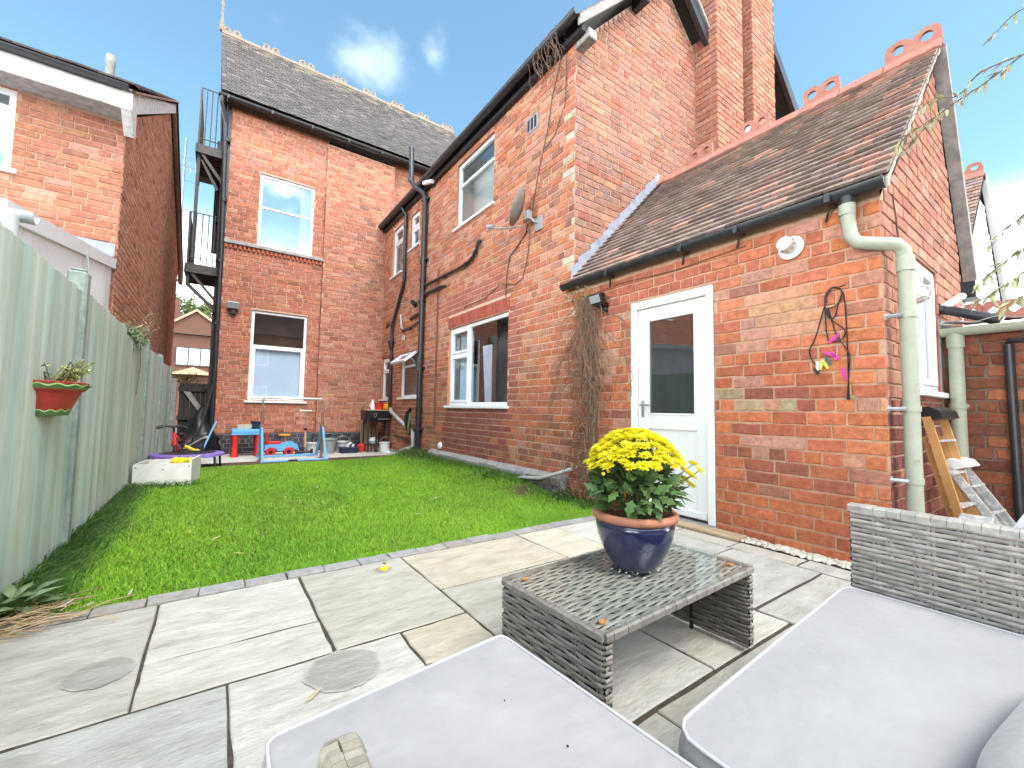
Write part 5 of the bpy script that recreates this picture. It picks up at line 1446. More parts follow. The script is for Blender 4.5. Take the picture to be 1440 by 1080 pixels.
# dry strands over the main gutter
cr2 = thing('dry_strands', 'grey dry creeper strands dangling over the high gutter corner', 'creeper', (3.2, 3.8, 5.5))
b = MB()
for k in range(26):
    y_ = 3.95+rr.gauss(0, .16); z = 5.62; x_ = 3.14; pts = [(3.23, y_, 5.64), (x_, y_+jit(rr, .03), 5.60)]
    ln = .15+rr.random()*.5; n = 6
    for i in range(1, n): pts.append((L(3.14, 3.33, i/n), y_+jit(rr, .05), 5.58-ln*i/n))
    b.tube(pts, .004, 4)
b.build('strands', 'vine', cr2, kind='stuff')

# ================================================================== wicker furniture
def strand_mesh(name, Lu, stakes, phase, w, amp, col, rr):
    """one flat strand running along +X, weaving over/under stakes; +Z is outward"""
    mb = MB(); pts = []
    sub = 4
    xs = [0.0]
    for a, c in zip(stakes[:-1], stakes[1:]):
        for q in range(sub): xs.append(L(a, c, (q+.5)/sub))
    xs.append(Lu)
    def off(x):
        k = 0
        for i in range(len(stakes)-1):
            if stakes[i] <= x <= stakes[i+1]: k = i; break
        t = (x-stakes[k])/max(1e-6, stakes[k+1]-stakes[k])
        e = lambda i: amp if (i+phase) % 3 != 0 else -amp*.9
        t = t*t*(3-2*t)
        return L(e(k), e(k+1), t)
    v = []; n = len(xs)
    for i, x in enumerate(xs):
        o = off(min(x, Lu)); f_ = w*(1+jit(rr, .08))
        v += [(x, -f_*.5, o-.0022), (x, -f_*.2, o+.0012), (x, f_*.2, o+.0012), (x, f_*.5, o-.0022)]
    fs = []
    for i in range(n-1):
        for k in range(3): fs.append((i*4+k, (i+1)*4+k, (i+1)*4+k+1, i*4+k+1))
    mb.add(v, fs, col)
    me = bpy.data.meshes.new(name)
    me.from_pydata([tuple(q) for q in mb.v], [], mb.f); me.materials.append(M['wicker'])
    at = me.attributes.new('col', 'FLOAT_COLOR', 'FACE'); at.data.foreach_set('color', np.array([(*col, 1)]*len(mb.f), dtype=np.float32).ravel())
    me.polygons.foreach_set('use_smooth', [True]*len(me.polygons)); me.update()
    return me
WK = (.215, .20, .18)
def shade(c, r, a):
    f_ = 1+jit(r, a); w = jit(r, a*.15)
    return (c[0]*f_*(1+w), c[1]*f_, c[2]*f_*(1-w))
def weave(owner, O, U, V, Lu, Lv, seed, pitch=.0142, stake=.052, col=WK, core=.012, singles=True, strand='wicker_strand', name='panel', core_mat='wicker_dark'):
    """a woven panel: strands along U stacked along V; the face looks along U x V"""
    rr = random.Random(seed); O, U, V = Vector(O), Vector(U).normalized(), Vector(V).normalized(); N = U.cross(V)
    stakes = [0.0]; x = .0
    k = 0
    while x < Lu-.02:
        x += stake*(.62 if k % 2 else 1.25); stakes.append(min(x, Lu)); k += 1
    if stakes[-1] < Lu: stakes.append(Lu)
    mb = MB()
    e = .004
    mb.extrude([O+U*e+V*e-N*.009, O+U*(Lu-e)+V*e-N*.009, O+U*(Lu-e)+V*(Lv-e)-N*.009, O+U*e+V*(Lv-e)-N*.009], -N*core)
    po = mb.build(name, core_mat, owner)
    st = MB()
    for s_ in stakes[1:-1]:
        for off_ in (-.006, .006):
            p = O+U*(s_+off_); st.add([p+U*-.004-N*.002, p+U*.004-N*.002, p+U*.004+V*Lv-N*.002, p-U*.004+V*Lv-N*.002], [(0, 1, 2, 3)], shade(col, rr, .15))
    st.build('wicker_stakes', 'wicker', po)
    meshes = [strand_mesh(strand, Lu, stakes, i % 3, pitch*.93, .0042, shade(col, rr, .2), rr) for i in range(9)]
    rows = int(Lv/pitch); rot = Matrix((U, V, N)).transposed()
    ph = 0
    for j in range(rows):
        ph = (ph+rr.choice((1, 1, 2))) % 3
        me = meshes[ph+3*rr.randrange(3)]
        o = bpy.data.objects.new(strand, me); COL.objects.link(o)
        loc = O+V*((j+.5)*Lv/rows)
        o.matrix_local = Matrix.Translation(loc) @ rot.to_4x4()
        WL[o.name] = loc
        o.parent = po; o.matrix_parent_inverse = Matrix.Translation(-WL[po.name])
    return po
def wrap_rail(owner, p0, p1, w, h, seed, col=WK, name='wrapped_rim', flat=.03, up=Vector((0, 0, 1))):
    """a rim bound with flat strips side by side"""
    rr = random.Random(seed); p0, p1 = Vector(p0), Vector(p1); d = (p1-p0); ln = d.length; d.normalize(); s = d.cross(up).normalized()
    k = max(1, int(ln/flat)); mb = MB()
    for i in range(k):
        a, c = p0+d*(ln*i/k+.0006), p0+d*(ln*(i+1)/k-.0006)
        e = .0012*(i % 2)+jit(rr, .0005); c_ = shade(col, rr, .14)
        sec = [(-w/2-e, -h/2), (-w/2-e, h/2-h*.22), (-w/2+w*.2, h/2+e), (w/2-w*.2, h/2+e), (w/2+e, h/2-h*.22), (w/2+e, -h/2)]
        mb.extrude([a+s*x+up*z for x, z in sec], c-a, c_)
    return mb.build(name, 'wicker', owner)

# coffee table
tb = thing('coffee_table', 'low grey wicker coffee table with a glass top in front of the cushions', 'table', (1.35, 1.1, 0))
a0 = R(1.9); ux, uy = Vector((math.cos(a0), math.sin(a0), 0)), Vector((-math.sin(a0), math.cos(a0), 0))
T0 = Vector((.912, .832, 0)); TL, TD, TH = .895, .475, .336
def tp(u, v, z=0): return T0+ux*u+uy*v+Vector((0, 0, z))
Zv = Vector((0, 0, 1))
# end panels
weave(tb, tp(0, TD, .02), -uy, Zv, TD, TH-.04, 101, name='end_panel')
weave(tb, tp(.03, 0, .02), uy, Zv, TD, TH-.04, 102, name='end_panel')
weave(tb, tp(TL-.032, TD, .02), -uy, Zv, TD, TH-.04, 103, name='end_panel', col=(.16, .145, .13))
weave(tb, tp(TL, 0, .02), uy, Zv, TD, TH-.04, 104, name='end_panel')
for (u, sd_) in ((0.001, 105), (TL-.031, 106)):
    weave(tb, tp(u, 0, .02), ux, Zv, .03, TH-.04, sd_, stake=.03, name='end_edge'); weave(tb, tp(u+.03, TD, .02), -ux, Zv, .03, TH-.04, sd_+10, stake=.03, name='end_edge')
weave(tb, tp(.004, .004, TH-.012), ux, uy, TL-.008, TD-.008, 107, pitch=.0128, stake=.048, core_mat='wicker_mid', name='top_panel', col=(.30, .285, .26))
for k, (p0, p1) in enumerate(((tp(0, 0, TH-.012), tp(TL, 0, TH-.012)), (tp(TL, 0, TH-.012), tp(TL, TD, TH-.012)), (tp(TL, TD, TH-.012), tp(0, TD, TH-.012)), (tp(0, TD, TH-.012), tp(0, 0, TH-.012)))):
    wrap_rail(tb, p0, p1, .020, .022, 120+k, name='rim')
b = MB(); q = [tp(-.006, -.006, TH+.002), tp(TL+.006, -.006, TH+.002), tp(TL+.006, TD+.006, TH+.002), tp(-.006, TD+.006, TH+.002)]; b.extrude(q, (0, 0, .005)); b.build('glass_top', 'glass_table', tb)
for (u, v) in ((.05, .05), (TL-.05, .06), (.06, TD-.05), (TL-.06, TD-.06)):
    c = tp(u, v, TH-.004); b = MB(); k = 14; b.extrude([c+Vector((math.cos(2*PI*i/k)*.012*(1+jit(rnd, .3)), math.sin(2*PI*i/k)*.012*(1+jit(rnd, .25)), 0)) for i in range(k)], (0, 0, .005)); b.build('rubber_pad', 'rust', tb)
b = MB(); b.bbox(*sorted((tp(TL-.045, 0)[0], tp(TL-.033, 0)[0])), *sorted((tp(TL, .235)[1], tp(TL, .25)[1])), .0, TH-.02, .002); b.tube([tp(.3, .3, 0), tp(.3, .3, .02)], .01, 8); b.build('inner_strut', 'black', tb)

# flower pot
POT = Vector((1.392, 1.112, .3435))
pot = thing('flower_pot', 'cobalt blue glazed pot with a terracotta rim on the glass table', 'pot', POT)
b = MB(); b.lathe([(0, .0), (.082, .0), (.090, .006), (.104, .03), (.128, .075), (.146, .125), (.152, .16), (.150, .185), (.140, .188)], POT, 40); b.build('pot_body', 'glazed', pot, smooth='all')
b = MB(); b.lathe([(.143, .183), (.154, .184), (.163, .190), (.167, .200), (.165, .211), (.157, .217), (.147, .216), (.141, .209), (.139, .12), (.10, .11)], POT, 40); b.build('rim', 'terracotta', pot, smooth='all')
b = MB(); b.lathe([(0, .178), (.08, .176), (.139, .168)], POT, 24); b.build('compost', 'soil', pot)
pe = MB(); rr = random.Random(3)
for k in range(55):
    a = rr.random()*6.28; rd = .08+rr.random()**2*.06; c = POT+Vector((math.cos(a)*rd, math.sin(a)*rd, .001)); s = .0012+rr.random()*.0016
    pe.lathe([(s, 0), (s*.7, s), (0, s*1.3)], c, 5, (.8, .78, .74))
sp = pe.build('perlite_grains', 'pebble', kind='stuff'); sp['label'] = 'white grains spilled round the foot of the blue pot'; sp['category'] = 'grains'

# chrysanthemum
cm = thing('chrysanthemum', 'bushy chrysanthemum covered in yellow pompom flowers growing in the blue pot', 'plant', POT+Vector((0, 0, .17)))
rr = random.Random(77)
C0 = POT+Vector((-.005, 0, .185))
def petal_mesh(seed, R0=.022):
    rr = random.Random(seed); mb = MB()
    for ring, (n, l0, el, w) in enumerate(((15, 1.0, .05, .30), (14, .88, .35, .30), (11, .70, .75, .30), (7, .45, 1.1, .28))):
        for k in range(n):
            a = 2*PI*(k+.5*ring)/n+jit(rr, .1); e = el+jit(rr, .12); l = R0*l0*(1+jit(rr, .1))
            d = Vector((math.cos(a)*math.cos(e), math.sin(a)*math.cos(e), math.sin(e))); s = Vector((-math.sin(a), math.cos(a), 0)); up = s.cross(d)
            if up.z < 0: up = -up
            ww = l*w
            mb.add([d*l*.12, d*l*.55+s*ww*.55+up*l*.06, d*l+up*l*.0, d*l*.55-s*ww*.55+up*l*.06], [(0, 1, 2, 3)])
    me = bpy.data.meshes.new('flower'); me.from_pydata([tuple(v) for v in mb.v], [], mb.f); me.materials.append(M['petal']); me.update(); return me
pm = [petal_mesh(i) for i in range(6)]
def place(name, me, loc, nrm, spin, s, parent):
    o = bpy.data.objects.new(name, me); COL.objects.link(o)
    q = Vector(nrm).to_track_quat('Z', 'Y').to_matrix() @ Matrix.Rotation(spin, 3, 'Z')
    o.matrix_local = Matrix.Translation(loc) @ (q*s).to_4x4(); WL[o.name] = Vector(loc)
    o.parent = parent; o.matrix_parent_inverse = Matrix.Translation(-WL[parent.name]); return o
stems = MB()
flowers = []
tries = 0
while len(flowers) < 125 and tries < 6000:
    tries += 1
    a = rr.random()*6.28; el = R(26)+rr.random()**.75*R(64)
    d = Vector((math.cos(a)*math.cos(el), math.sin(a)*math.cos(el), math.sin(el)))
    p = C0+Vector((d.x*.205, d.y*.205, .10+d.z*.245))*1.0
    # a straggling spray to the right, low
    if all((p-q).length > .0245 for q in flowers): flowers.append(p)
side = Vector((math.cos(YAW), -math.sin(YAW), 0))
for k in range(11): flowers.append(C0+side*(.19+.06*rr.random())+Vector((jit(rr, .05), jit(rr, .05), .09+.13*rr.random())))
for p in flowers:
    d = (p-C0-Vector((0, 0, .02))).normalized(); d = (d+Vector((0, 0, .5))).normalized()
    place('flower', rr.choice(pm), p, d+Vector((jit(rr, .2), jit(rr, .2), 0)), rr.random()*6, 1.15+rr.random()*.45, cm)
    base = C0+Vector((jit(rr, .05), jit(rr, .05), 0)); md = base.lerp(p, .5)+Vector((0, 0, .02))
    stems.tube([base, md, p], .0016, 4, caps=False)
for k in range(14):
    p = rr.choice(flowers)+Vector((jit(rr, .03), jit(rr, .03), -.02-rr.random()*.02)); b = MB(); b.lathe([(0, -.004), (.006, 0), (.007, .006), (.003, .011)], p, 7); b.build('flower_bud', 'floret', cm)
stems.build('stems', 'stem', cm, kind='stuff')
lm = []
for k in range(10):
    mb = MB(); leaf_mesh(mb, Vector((0, 0, 0)), Vector((1, 0, 0)), Vector((0, 0, 1)), .058, .040, None, .12+.3*rr.random(), True)
    me = bpy.data.meshes.new('leaf'); me.from_pydata([tuple(v) for v in mb.v], [], mb.f); me.materials.append(M['leaf'])
    f_ = .8+.45*rr.random(); c = (.085*f_, .155*f_, .048*f_)
    at = me.attributes.new('col', 'FLOAT_COLOR', 'FACE'); at.data.foreach_set('color', np.array([(*c, 1)]*len(mb.f), dtype=np.float32).ravel()); me.update(); lm.append(me)
inner = MB()
def leafpos(sh):
    a = rr.random()*6.28; el = R(4)+rr.random()*R(80)
    d = Vector((math.cos(a)*math.cos(el), math.sin(a)*math.cos(el), math.sin(el)))
    s = sh*(.8+.2*rr.random())
    rim_ = 1-.38*max(0, 1-d.z/.35)
    return C0+Vector((d.x*.195*s*rim_, d.y*.195*s*rim_, .045+.215*max(-.15, d.z)*s)), d
for k in range(300):
    p, d = leafpos(1.0)
    dr = (d+Vector((jit(rr, .8), jit(rr, .8), jit(rr, .7)-.12))).normalized()
    o = bpy.data.objects.new('leaf', rr.choice(lm)); COL.objects.link(o)
    nn = (d+Vector((0, 0, .6))+Vector((jit(rr, .5), jit(rr, .5), jit(rr, .3)))).normalized(); s_ = dr.cross(nn).normalized(); nn = s_.cross(dr)
    o.matrix_local = Matrix.Translation(p) @ (Matrix((dr, -s_, nn)).transposed()*(.7+.5*rr.random())).to_4x4(); WL[o.name] = p
    o.parent = cm; o.matrix_parent_inverse = Matrix.Translation(-WL[cm.name])
for k in range(420):
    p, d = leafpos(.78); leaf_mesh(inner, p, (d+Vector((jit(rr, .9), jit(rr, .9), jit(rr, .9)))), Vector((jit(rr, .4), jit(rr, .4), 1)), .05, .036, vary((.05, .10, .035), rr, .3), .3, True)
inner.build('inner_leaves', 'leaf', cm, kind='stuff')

# ------------------------------------------------------------------ cushions
def cushion(name, label, corners, ztop, th, seed, puff=.022, piping=True, cat='cushion', radius=.035, fold=0.0, specks=()):
    """box cushion on a quadrilateral footprint with rounded corners, crowned top, boxing strip and piping"""
    rr = random.Random(seed); c = [Vector((*p, 0)) for p in corners]; n = 30
    t = thing(name, label, cat, (sum(p.x for p in c)/4, sum(p.y for p in c)/4, ztop-th))
    def pt(a, b_): return (c[0].lerp(c[1], a)).lerp(c[3].lerp(c[2], a), b_)
    v = []; fs = []
    ph = [rr.random()*6 for _ in range(8)]
    def rad(a, b_):
        # pull the corners in so they round
        ra = .05
        da, db = max(0, abs(a-.5)-(.5-ra)), max(0, abs(b_-.5)-(.5-ra)); h = math.hypot(da, db)
        if h > ra and h > 0:
            k = ra/h
            a = .5+math.copysign(.5-ra+da*k, a-.5); b_ = .5+math.copysign(.5-ra+db*k, b_-.5)
        return a, b_
    for j in range(n+1):
        for i in range(n+1):
            a, b_ = rad(i/n, j/n); p = pt(a, b_)
            e = min(a, 1-a, b_, 1-b_)
            crown = puff*(1-math.exp(-e*9))
            wr = .0035*math.sin(a*9+ph[0]+b_*4)*math.sin(b_*7+ph[1])+.0022*math.sin(a*23+ph[2])*math.sin(b_*19+ph[3]+a*5)
            edge_w = fold*math.exp(-e*7)*math.sin((a if min(b_, 1-b_) < min(a, 1-a) else b_)*70+ph[4]+3*math.sin(a*9))
            v.append((p.x, p.y, ztop-puff+crown+wr*min(1, e*12)+edge_w*min(1, e*14)))
    for j in range(n):
        for i in range(n): k = j*(n+1)+i; fs.append((k, k+1, k+n+2, k+n+1))
    mb = MB(); mb.add(v, fs)
    ring = [i for i in range(n)]+[i*(n+1)+n for i in range(n)]+[n*(n+1)+n-i for i in range(n)]+[(n-i)*(n+1) for i in range(n)]
    cen = Vector((sum(p.x for p in c)/4, sum(p.y for p in c)/4, 0))
    rows = []
    for k, fr in enumerate((0, .18, .5, .82, 1.0)):
        row = []
        for q in ring:
            p = Vector(v[q]); o = Vector((p.x-cen.x, p.y-cen.y, 0)).normalized()*(.012*math.sin(fr*PI))
            row.append((p.x+o.x, p.y+o.y, L(p.z, ztop-th, fr)))
        rows.append(row)
    m_ = len(ring); base = len(mb.v); mb.v += [q for rw in rows for q in rw]
    for k in range(4):
        for i in range(m_):
            mb.f.append((base+k*m_+i, base+(k+1)*m_+i, base+(k+1)*m_+(i+1) % m_, base+k*m_+(i+1) % m_)); mb.c.append(None); mb.m.append(0)
    mb.f.append(tuple(base+4*m_+i for i in range(m_))); mb.c.append(None); mb.m.append(0)
    mb.build('cover', 'cushion', t, smooth='all')
    if piping:
        pb = MB(); pr = [Vector(q)+Vector((0, 0, .001)) for q in rows[0]]; pr.append(pr[0]); pb.tube([p+(Vector((p.x-cen.x, p.y-cen.y, 0)).normalized()*.003) for p in pr], .0036, 6, caps=False); pb.build('piping', 'piping', t, smooth='all')
        pb = MB(); pr = [Vector(q)+Vector((0, 0, .004)) for q in rows[4]]; pr.append(pr[0]); pb.tube([p+(Vector((p.x-cen.x, p.y-cen.y, 0)).normalized()*.003) for p in pr], .0036, 6, caps=False); pb.build('piping', 'piping', t, smooth='all')
    if specks:
        sb = MB()
        for (a, b_, s) in specks:
            p = pt(a, b_); i, j = int(a*n), int(b_*n); z = v[j*(n+1)+i][2]
            sb.lathe([(s, -.002), (s*.8, s*.5), (0, s*.7)], (p.x, p.y, z+.001), 6)
        sb.build('dirt_speck', 'speck', t, kind='stuff')
    return t
cz = .40
cushion('footstool_cushion', 'pale lilac seat cushion at bottom left with dark specks, on the footstool before the table', [(.10, .35), (.684, .35), (.645, .945), (.105, .885)], cz-.02, .085, 5, fold=.007,
        specks=[(.10, .42, .0035), (.44, .28, .0032), (.60, .34, .003), (.28, .52, .0015), (.36, .52, .0012), (.42, .42, .0014), (.74, .36, .0022), (.70, .62, .0014), (.55, .30, .0018)])
cushion('sofa_cushion', 'wide pale lilac sofa seat cushion at bottom right in front of the wicker back', [(.706, -.45), (1.76, -.45), (1.758, .535), (.706, .478)], cz, .095, 6, fold=.006,
        specks=[(.55, .5, .0016), (.75, .36, .0018), (.30, .6, .0012)])
# back cushion leaning at the lower right
def back_cushion():
    t = thing('back_cushion', 'greyish scatter cushion lying flat on the sofa seat at the lower right corner', 'cushion', (1.3, -.1, .4))
    mb = MB(); n = 18
    def f(a, b_, s):
        x, y = a*2-1, b_*2-1
        k = (1-abs(x)**3.2)*(1-abs(y)**3.2)
        return x*.31*(1-.10*y**4), y*.27*(1-.10*x**4), s*.062*max(0, k)**.45
    rot = Euler((R(3), R(2), R(-5))).to_matrix(); cc = Vector((1.08, -.15, .44))
    for s in (1, -1):
        v = [cc+rot @ Vector(f(i/n, j/n, s)) for j in range(n+1) for i in range(n+1)]
        mb.add(v, [(j*(n+1)+i, j*(n+1)+i+1, (j+1)*(n+1)+i+1, (j+1)*(n+1)+i)[::s] for j in range(n) for i in range(n)])
    mb.build('cover', 'cushion', t, smooth='all')
back_cushion()

# sofa with wicker back, and its base
sf = thing('wicker_sofa', 'grey wicker garden sofa with a low woven back at the right edge', 'sofa', (1.5, 0, 0))
SB = 1.772
weave(sf, (SB, .52, .05), (0, -1, 0), (0, 0, 1), 1.05, .585, 131, name='back_panel', col=(.27, .255, .235))
weave(sf, (SB+.05, -.53, .05), (0, 1, 0), (0, 0, 1), 1.05, .585, 132, name='back_panel')
weave(sf, (SB+.05, .52, .05), (-1, 0, 0), (0, 0, 1), .05, .585, 133, stake=.03, name='back_edge')
wrap_rail(sf, (SB+.025, .528, .640), (SB+.025, -.53, .640), .058, .022, 134, name='top_rail', flat=.034, col=(.33, .315, .29))
weave(sf, (.745, .47, .04), (1, .0, 0), (0, 0, 1), 1.0, .25, 135, name='seat_panel'); 
weave(sf, (.745, -.45, .04), (0, 1, 0), (0, 0, 1), .92, .25, 136, name='seat_panel')
b = MB(); b.box(.75, 1.77, -.45, .465, .285, .303); b.build('seat_deck', 'wicker_dark', sf)
# footstool
fs_ = thing('wicker_footstool', 'grey wicker footstool under the bottom left cushion', 'footstool', (.38, .65, 0))
weave(fs_, (.125, .90, .04), (0, -1, 0), (0, 0, 1), .52, .25, 141, name='side_panel'); weave(fs_, (.64, .915, .04), (-1, 0, 0), (0, 0, 1), .515, .25, 142, name='side_panel')
weave(fs_, (.645, .40, .04), (0, 1, 0), (0, 0, 1), .515, .25, 143, name='side_panel'); weave(fs_, (.125, .395, .04), (1, 0, 0), (0, 0, 1), .515, .25, 144, name='side_panel')
b = MB(); b.box(.13, .64, .40, .90, .27, .294); b.build('deck', 'wicker_dark', fs_)
# armchair whose arm end shows at the bottom edge
ac = thing('wicker_armchair', 'pale wicker chair arm end poking up at the bottom edge over the left cushion', 'chair', (.3, 0, 0))
ax0, ax1, ay = .090, .124, .418
def arm():
    mb = MB(); prof = []
    # arm capped with broad flat strips
    k = 34
    xm = ax0+(ax1-ax0)*.42
    for i in range(k*2):
        i, lane = i//2, i % 2
        y1_, y0_ = ay-i*.009, ay-(i+1)*.009+.0008
        e = .0022 if ((i//3)+lane) % 2 else 0
        sec = [(ax0, .56), (ax0-e*.5, .646), (ax0+.004, .652+e), (xm-.0006, .653+e), (xm-.0006, .56)] if lane == 0 else [(xm+.0006, .56), (xm+.0006, .653+e), (ax1-.004, .652+e), (ax1+e*.5, .646), (ax1, .56)]
        mb.extrude([(x, y1_, z-(.006 if i == 0 else 0)*(z > .6)) for x, z in sec], (0, y0_-y1_, 0), shade((.31, .29, .24), rnd, .16))
    mb.extrude([(ax0+.002, ay+.004, .05), (ax0+.002, ay+.004, .640), (ax0+.006, ay+.002, .648), (ax1-.006, ay+.002, .648), (ax1-.002, ay+.004, .640), (ax1-.002, ay+.004, .05)], (0, -.0035, 0), (.26, .24, .20))
    mb.build('arm_wrap', 'wicker', ac)
arm()
weave(ac, (ax0, ay, .05), (0, -1, 0), (0, 0, 1), .75, .50, 151, name='arm_panel'); weave(ac, (ax1, -.33, .05), (0, 1, 0), (0, 0, 1), .75, .50, 152, name='arm_panel')
b = MB(); b.box(ax1+.005, .68, -.33, .33, .26, .29); b.build('seat_deck', 'wicker_dark', ac)
weave(ac, (ax1+.01, .335, .05), (1, 0, 0), (0, 0, 1), .55, .23, 153, name='seat_panel')
# white sheet propped behind the sofa
b = MB(); b.extrude([(2.2, .25, .0), (2.2, .25, .495), (2.2, .14, .71), (2.2, -.45, .71), (2.2, -.45, 0)], (.022, 0, 0))
o = b.build('white_board', 'white_paint'); tag(o, 'white board corner showing above the sofa back at the right edge', 'board')
# ================================================================== pipes on the side wall (parts of the house)
PX = 3.29
b = MB()
b.tube([(3.12, 8.26, 6.42), (3.12, 8.20, 5.66), (3.16, 8.06, 5.50), (3.27, 7.88, 5.34), (PX, 7.84, 5.22), (PX, 7.86, .02)], .054, 12)
for z in (5.15, 3.9, 3.85, 3.5, 3.05, 1.95, 1.70, .9, .5): b.tube([(PX, 7.86, z), (PX, 7.86, z+.06)], .068, 12)
for z in (5.17, 3.92, 1.72, .52): b.bbox(PX, 3.37, 7.76, 7.96, z, z+.045, .004)
b.tube([(3.12, 8.22, 5.68), (3.12, 8.21, 5.74)], .068, 12)
b.tube([(PX, 7.86, 2.0), (PX-.03, 7.87, 1.88), (PX-.03, 7.87, 1.7)], .06, 12)
b.build('soil_pipe', 'black_iron', house, smooth=True)
b = MB(); b.tube([(3.23, 9.02, 5.50), (3.24, 8.98, 5.40), (3.31, 8.95, 5.28), (3.31, 8.95, 3.80), (3.31, 9.0, 3.68), (3.31, 9.56, 2.95), (3.31, 9.62, 2.80), (3.31, 9.62, 2.45)], .036, 10)
b.lathe([(.036, -.12), (.05, -.05), (.075, .06), (.075, .12), (.05, .12)], (3.30, 9.62, 2.40), 10)
b.tube([(3.31, 9.62, 2.3), (3.31, 9.62, .85)], .036, 10)
for z in (5.0, 3.85, 2.1, 1.1): b.tube([(3.31, 8.95 if z > 3 else 9.62, z), (3.31, 8.95 if z > 3 else 9.62, z+.05)], .048, 10)
b.build('downpipe', 'black_iron', house, smooth=True)
b = MB(); b.tube([(PX+.02, 7.8, 3.40), (3.31, 6.7, 3.37), (3.31, 6.3, 3.36), (3.31, 6.02, 3.37), (3.31, 5.86, 3.42), (3.31, 5.76, 3.52), (3.31, 5.72, 3.62), (3.36, 5.71, 3.65)], .028, 8)
for y_ in (6.9, 6.1, 5.8): b.tube([(3.31, y_+.02, 3.37 if y_ > 6 else 3.46), (3.31, y_-.02, 3.37 if y_ > 6 else 3.48)], .038, 8)
b.build('waste_pipe', 'black_iron', house, smooth=True)
b = MB(); b.tube([(PX+.02, 7.8, 3.22), (3.31, 7.0, 3.20), (3.37, 6.92, 3.20)], .028, 8); b.build('waste_pipe', 'black_iron', house, smooth=True)
b = MB(); b.tube([(3.37, 8.35, 3.12), (3.26, 8.30, 3.16), (3.22, 8.15, 3.12)], .05, 10); b.tube([(PX, 7.86, 2.88), (3.33, 8.55, 2.86), (3.37, 8.6, 2.86)], .03, 8); b.build('waste_pipe', 'black_iron', house, smooth=True)
b = MB(); b.tube([(PX, 7.9, 2.70), (3.33, 8.6, 2.66), (3.33, 9.0, 2.66)], .026, 8); b.tube([(3.37, 10.2, 2.92), (3.3, 9.9, 2.98), (3.31, 9.66, 2.86)], .024, 8); b.build('waste_pipe', 'black_iron', house, smooth=True)
b = MB(); b.tube([(3.33, 9.15, 3.05), (3.30, 8.98, 2.72), (3.33, 8.95, 2.70)], .018, 6); b.bbox(3.33, 3.37, 8.92, 9.04, 2.44, 2.56, .005); b.build('white_bracket', 'grey_pipe', house)
b = MB(); b.tube([(3.352, 7.25, 3.6), (3.352, 7.25, .62)], .016, 6); b.build('cable_conduit', 'cable', house)
b = MB(); b.tube([(3.30, 9.5, .93), (3.26, 9.38, .87), (3.28, 8.25, .50), (3.28, 8.1, .44), (3.28, 8.06, .2), (3.22, 8.2, .05), (3.1, 8.5, -.02)], .040, 10); b.tube([(3.24, 8.15, .14), (3.16, 8.42, .06), (3.12, 8.60, -.05)], .05, 10)
b.build('drain_pipe', 'grey_pipe', house, smooth=True)
b = MB(); b.tube([(3.36, 9.3, .34), (3.33, 9.2, .33), (3.33, 8.3, .26)], .018, 6); b.build('thin_pipe', 'black_iron', house)
b = MB(); b.bbox(3.355, 3.375, 4.27, 4.52, 4.75, 4.97, .003); av = b.build('air_brick', 'grey_plastic', house)
for k in range(3): b = MB(); b.box(3.350, 3.356, 4.30+k*.075, 4.345+k*.075, 4.78, 4.94); b.build('slot', 'black', av)
b = MB(); b.bbox(2.34, 2.56, BBY-.02, BBY+.01, 1.19, 1.29, .003); b.build('air_brick', 'terracotta', house)
# soil pipe clutter: glove hanging
b = MB(); b.tube([(3.2, 8.05, .95), (3.17, 8.12, .85), (3.18, 8.14, .62), (3.2, 8.08, .42)], [.03, .05, .06, .03], 8); b.tube([(3.19, 8.1, .9), (3.15, 8.2, .78), (3.16, 8.24, .66)], .022, 6); b.tube([(3.18, 8.02, .85), (3.14, 8.0, .6), (3.16, 8.04, .45)], .018, 6, mi=1)
o = b.build('hose_bundle', ['black_sheet', 'greenpaint'], smooth=True); tag(o, 'dark bundle with a green strap hung beside the foot of the black soil pipe', 'hose')
b = MB(); b.lathe([(.012, .0), (.06, .0), (.066, .012), (.05, .05), (.02, .06), (0, .06)], (3.37, 6.98, .285), 16, axis='x', tilt=Matrix.Rotation(PI, 3, 'Z'))
o = b.build('vent_cap', 'upvc', smooth=True); tag(o, 'small round white vent cap low on the side wall', 'vent')
b = MB(); b.tube([(3.28, 4.75, .02), (3.24, 4.3, .10), (3.22, 3.95, .14), (3.25, 3.65, .24), (3.30, 3.5, .30)], .022, 10); o = b.build('loose_pipe', 'grey_pipe', smooth=True); tag(o, 'pale grey plastic pipe lying along the foot of the wall beside the creeper', 'pipe')

# cables from the dish
def cable(label, pts, rad=.006):
    P2 = []
    for a, c in zip(pts[:-1], pts[1:]):
        for t in (0, .33, .66): P2.append(tuple(L(p, q, t) for p, q in zip(a, c)))
    P2.append(pts[-1]); b = MB(); b.tube(P2, rad, 5); o = b.build('cable', 'cable', smooth=True); tag(o, label, 'cable')
cable('thin brown cable dropping down the wall from the high gutter to the dish', [(3.352, 3.80, 5.40), (3.352, 3.98, 4.95), (3.352, 4.05, 4.6), (3.352, 4.25, 4.05), (3.35, 4.36, 3.62), (3.34, 4.36, 3.45)])
cable('second cable hooked beside the first near the gutter corner', [(3.352, 3.70, 5.38), (3.352, 3.72, 4.75), (3.352, 3.9, 4.45), (3.352, 4.1, 4.35)], .005)
cable('dark cable curling down from the satellite dish', [(3.30, 4.38, 3.42), (3.352, 4.5, 3.35), (3.352, 4.72, 3.22), (3.352, 4.88, 3.14), (3.352, 4.94, 2.9), (3.352, 4.96, 2.58)], .009)
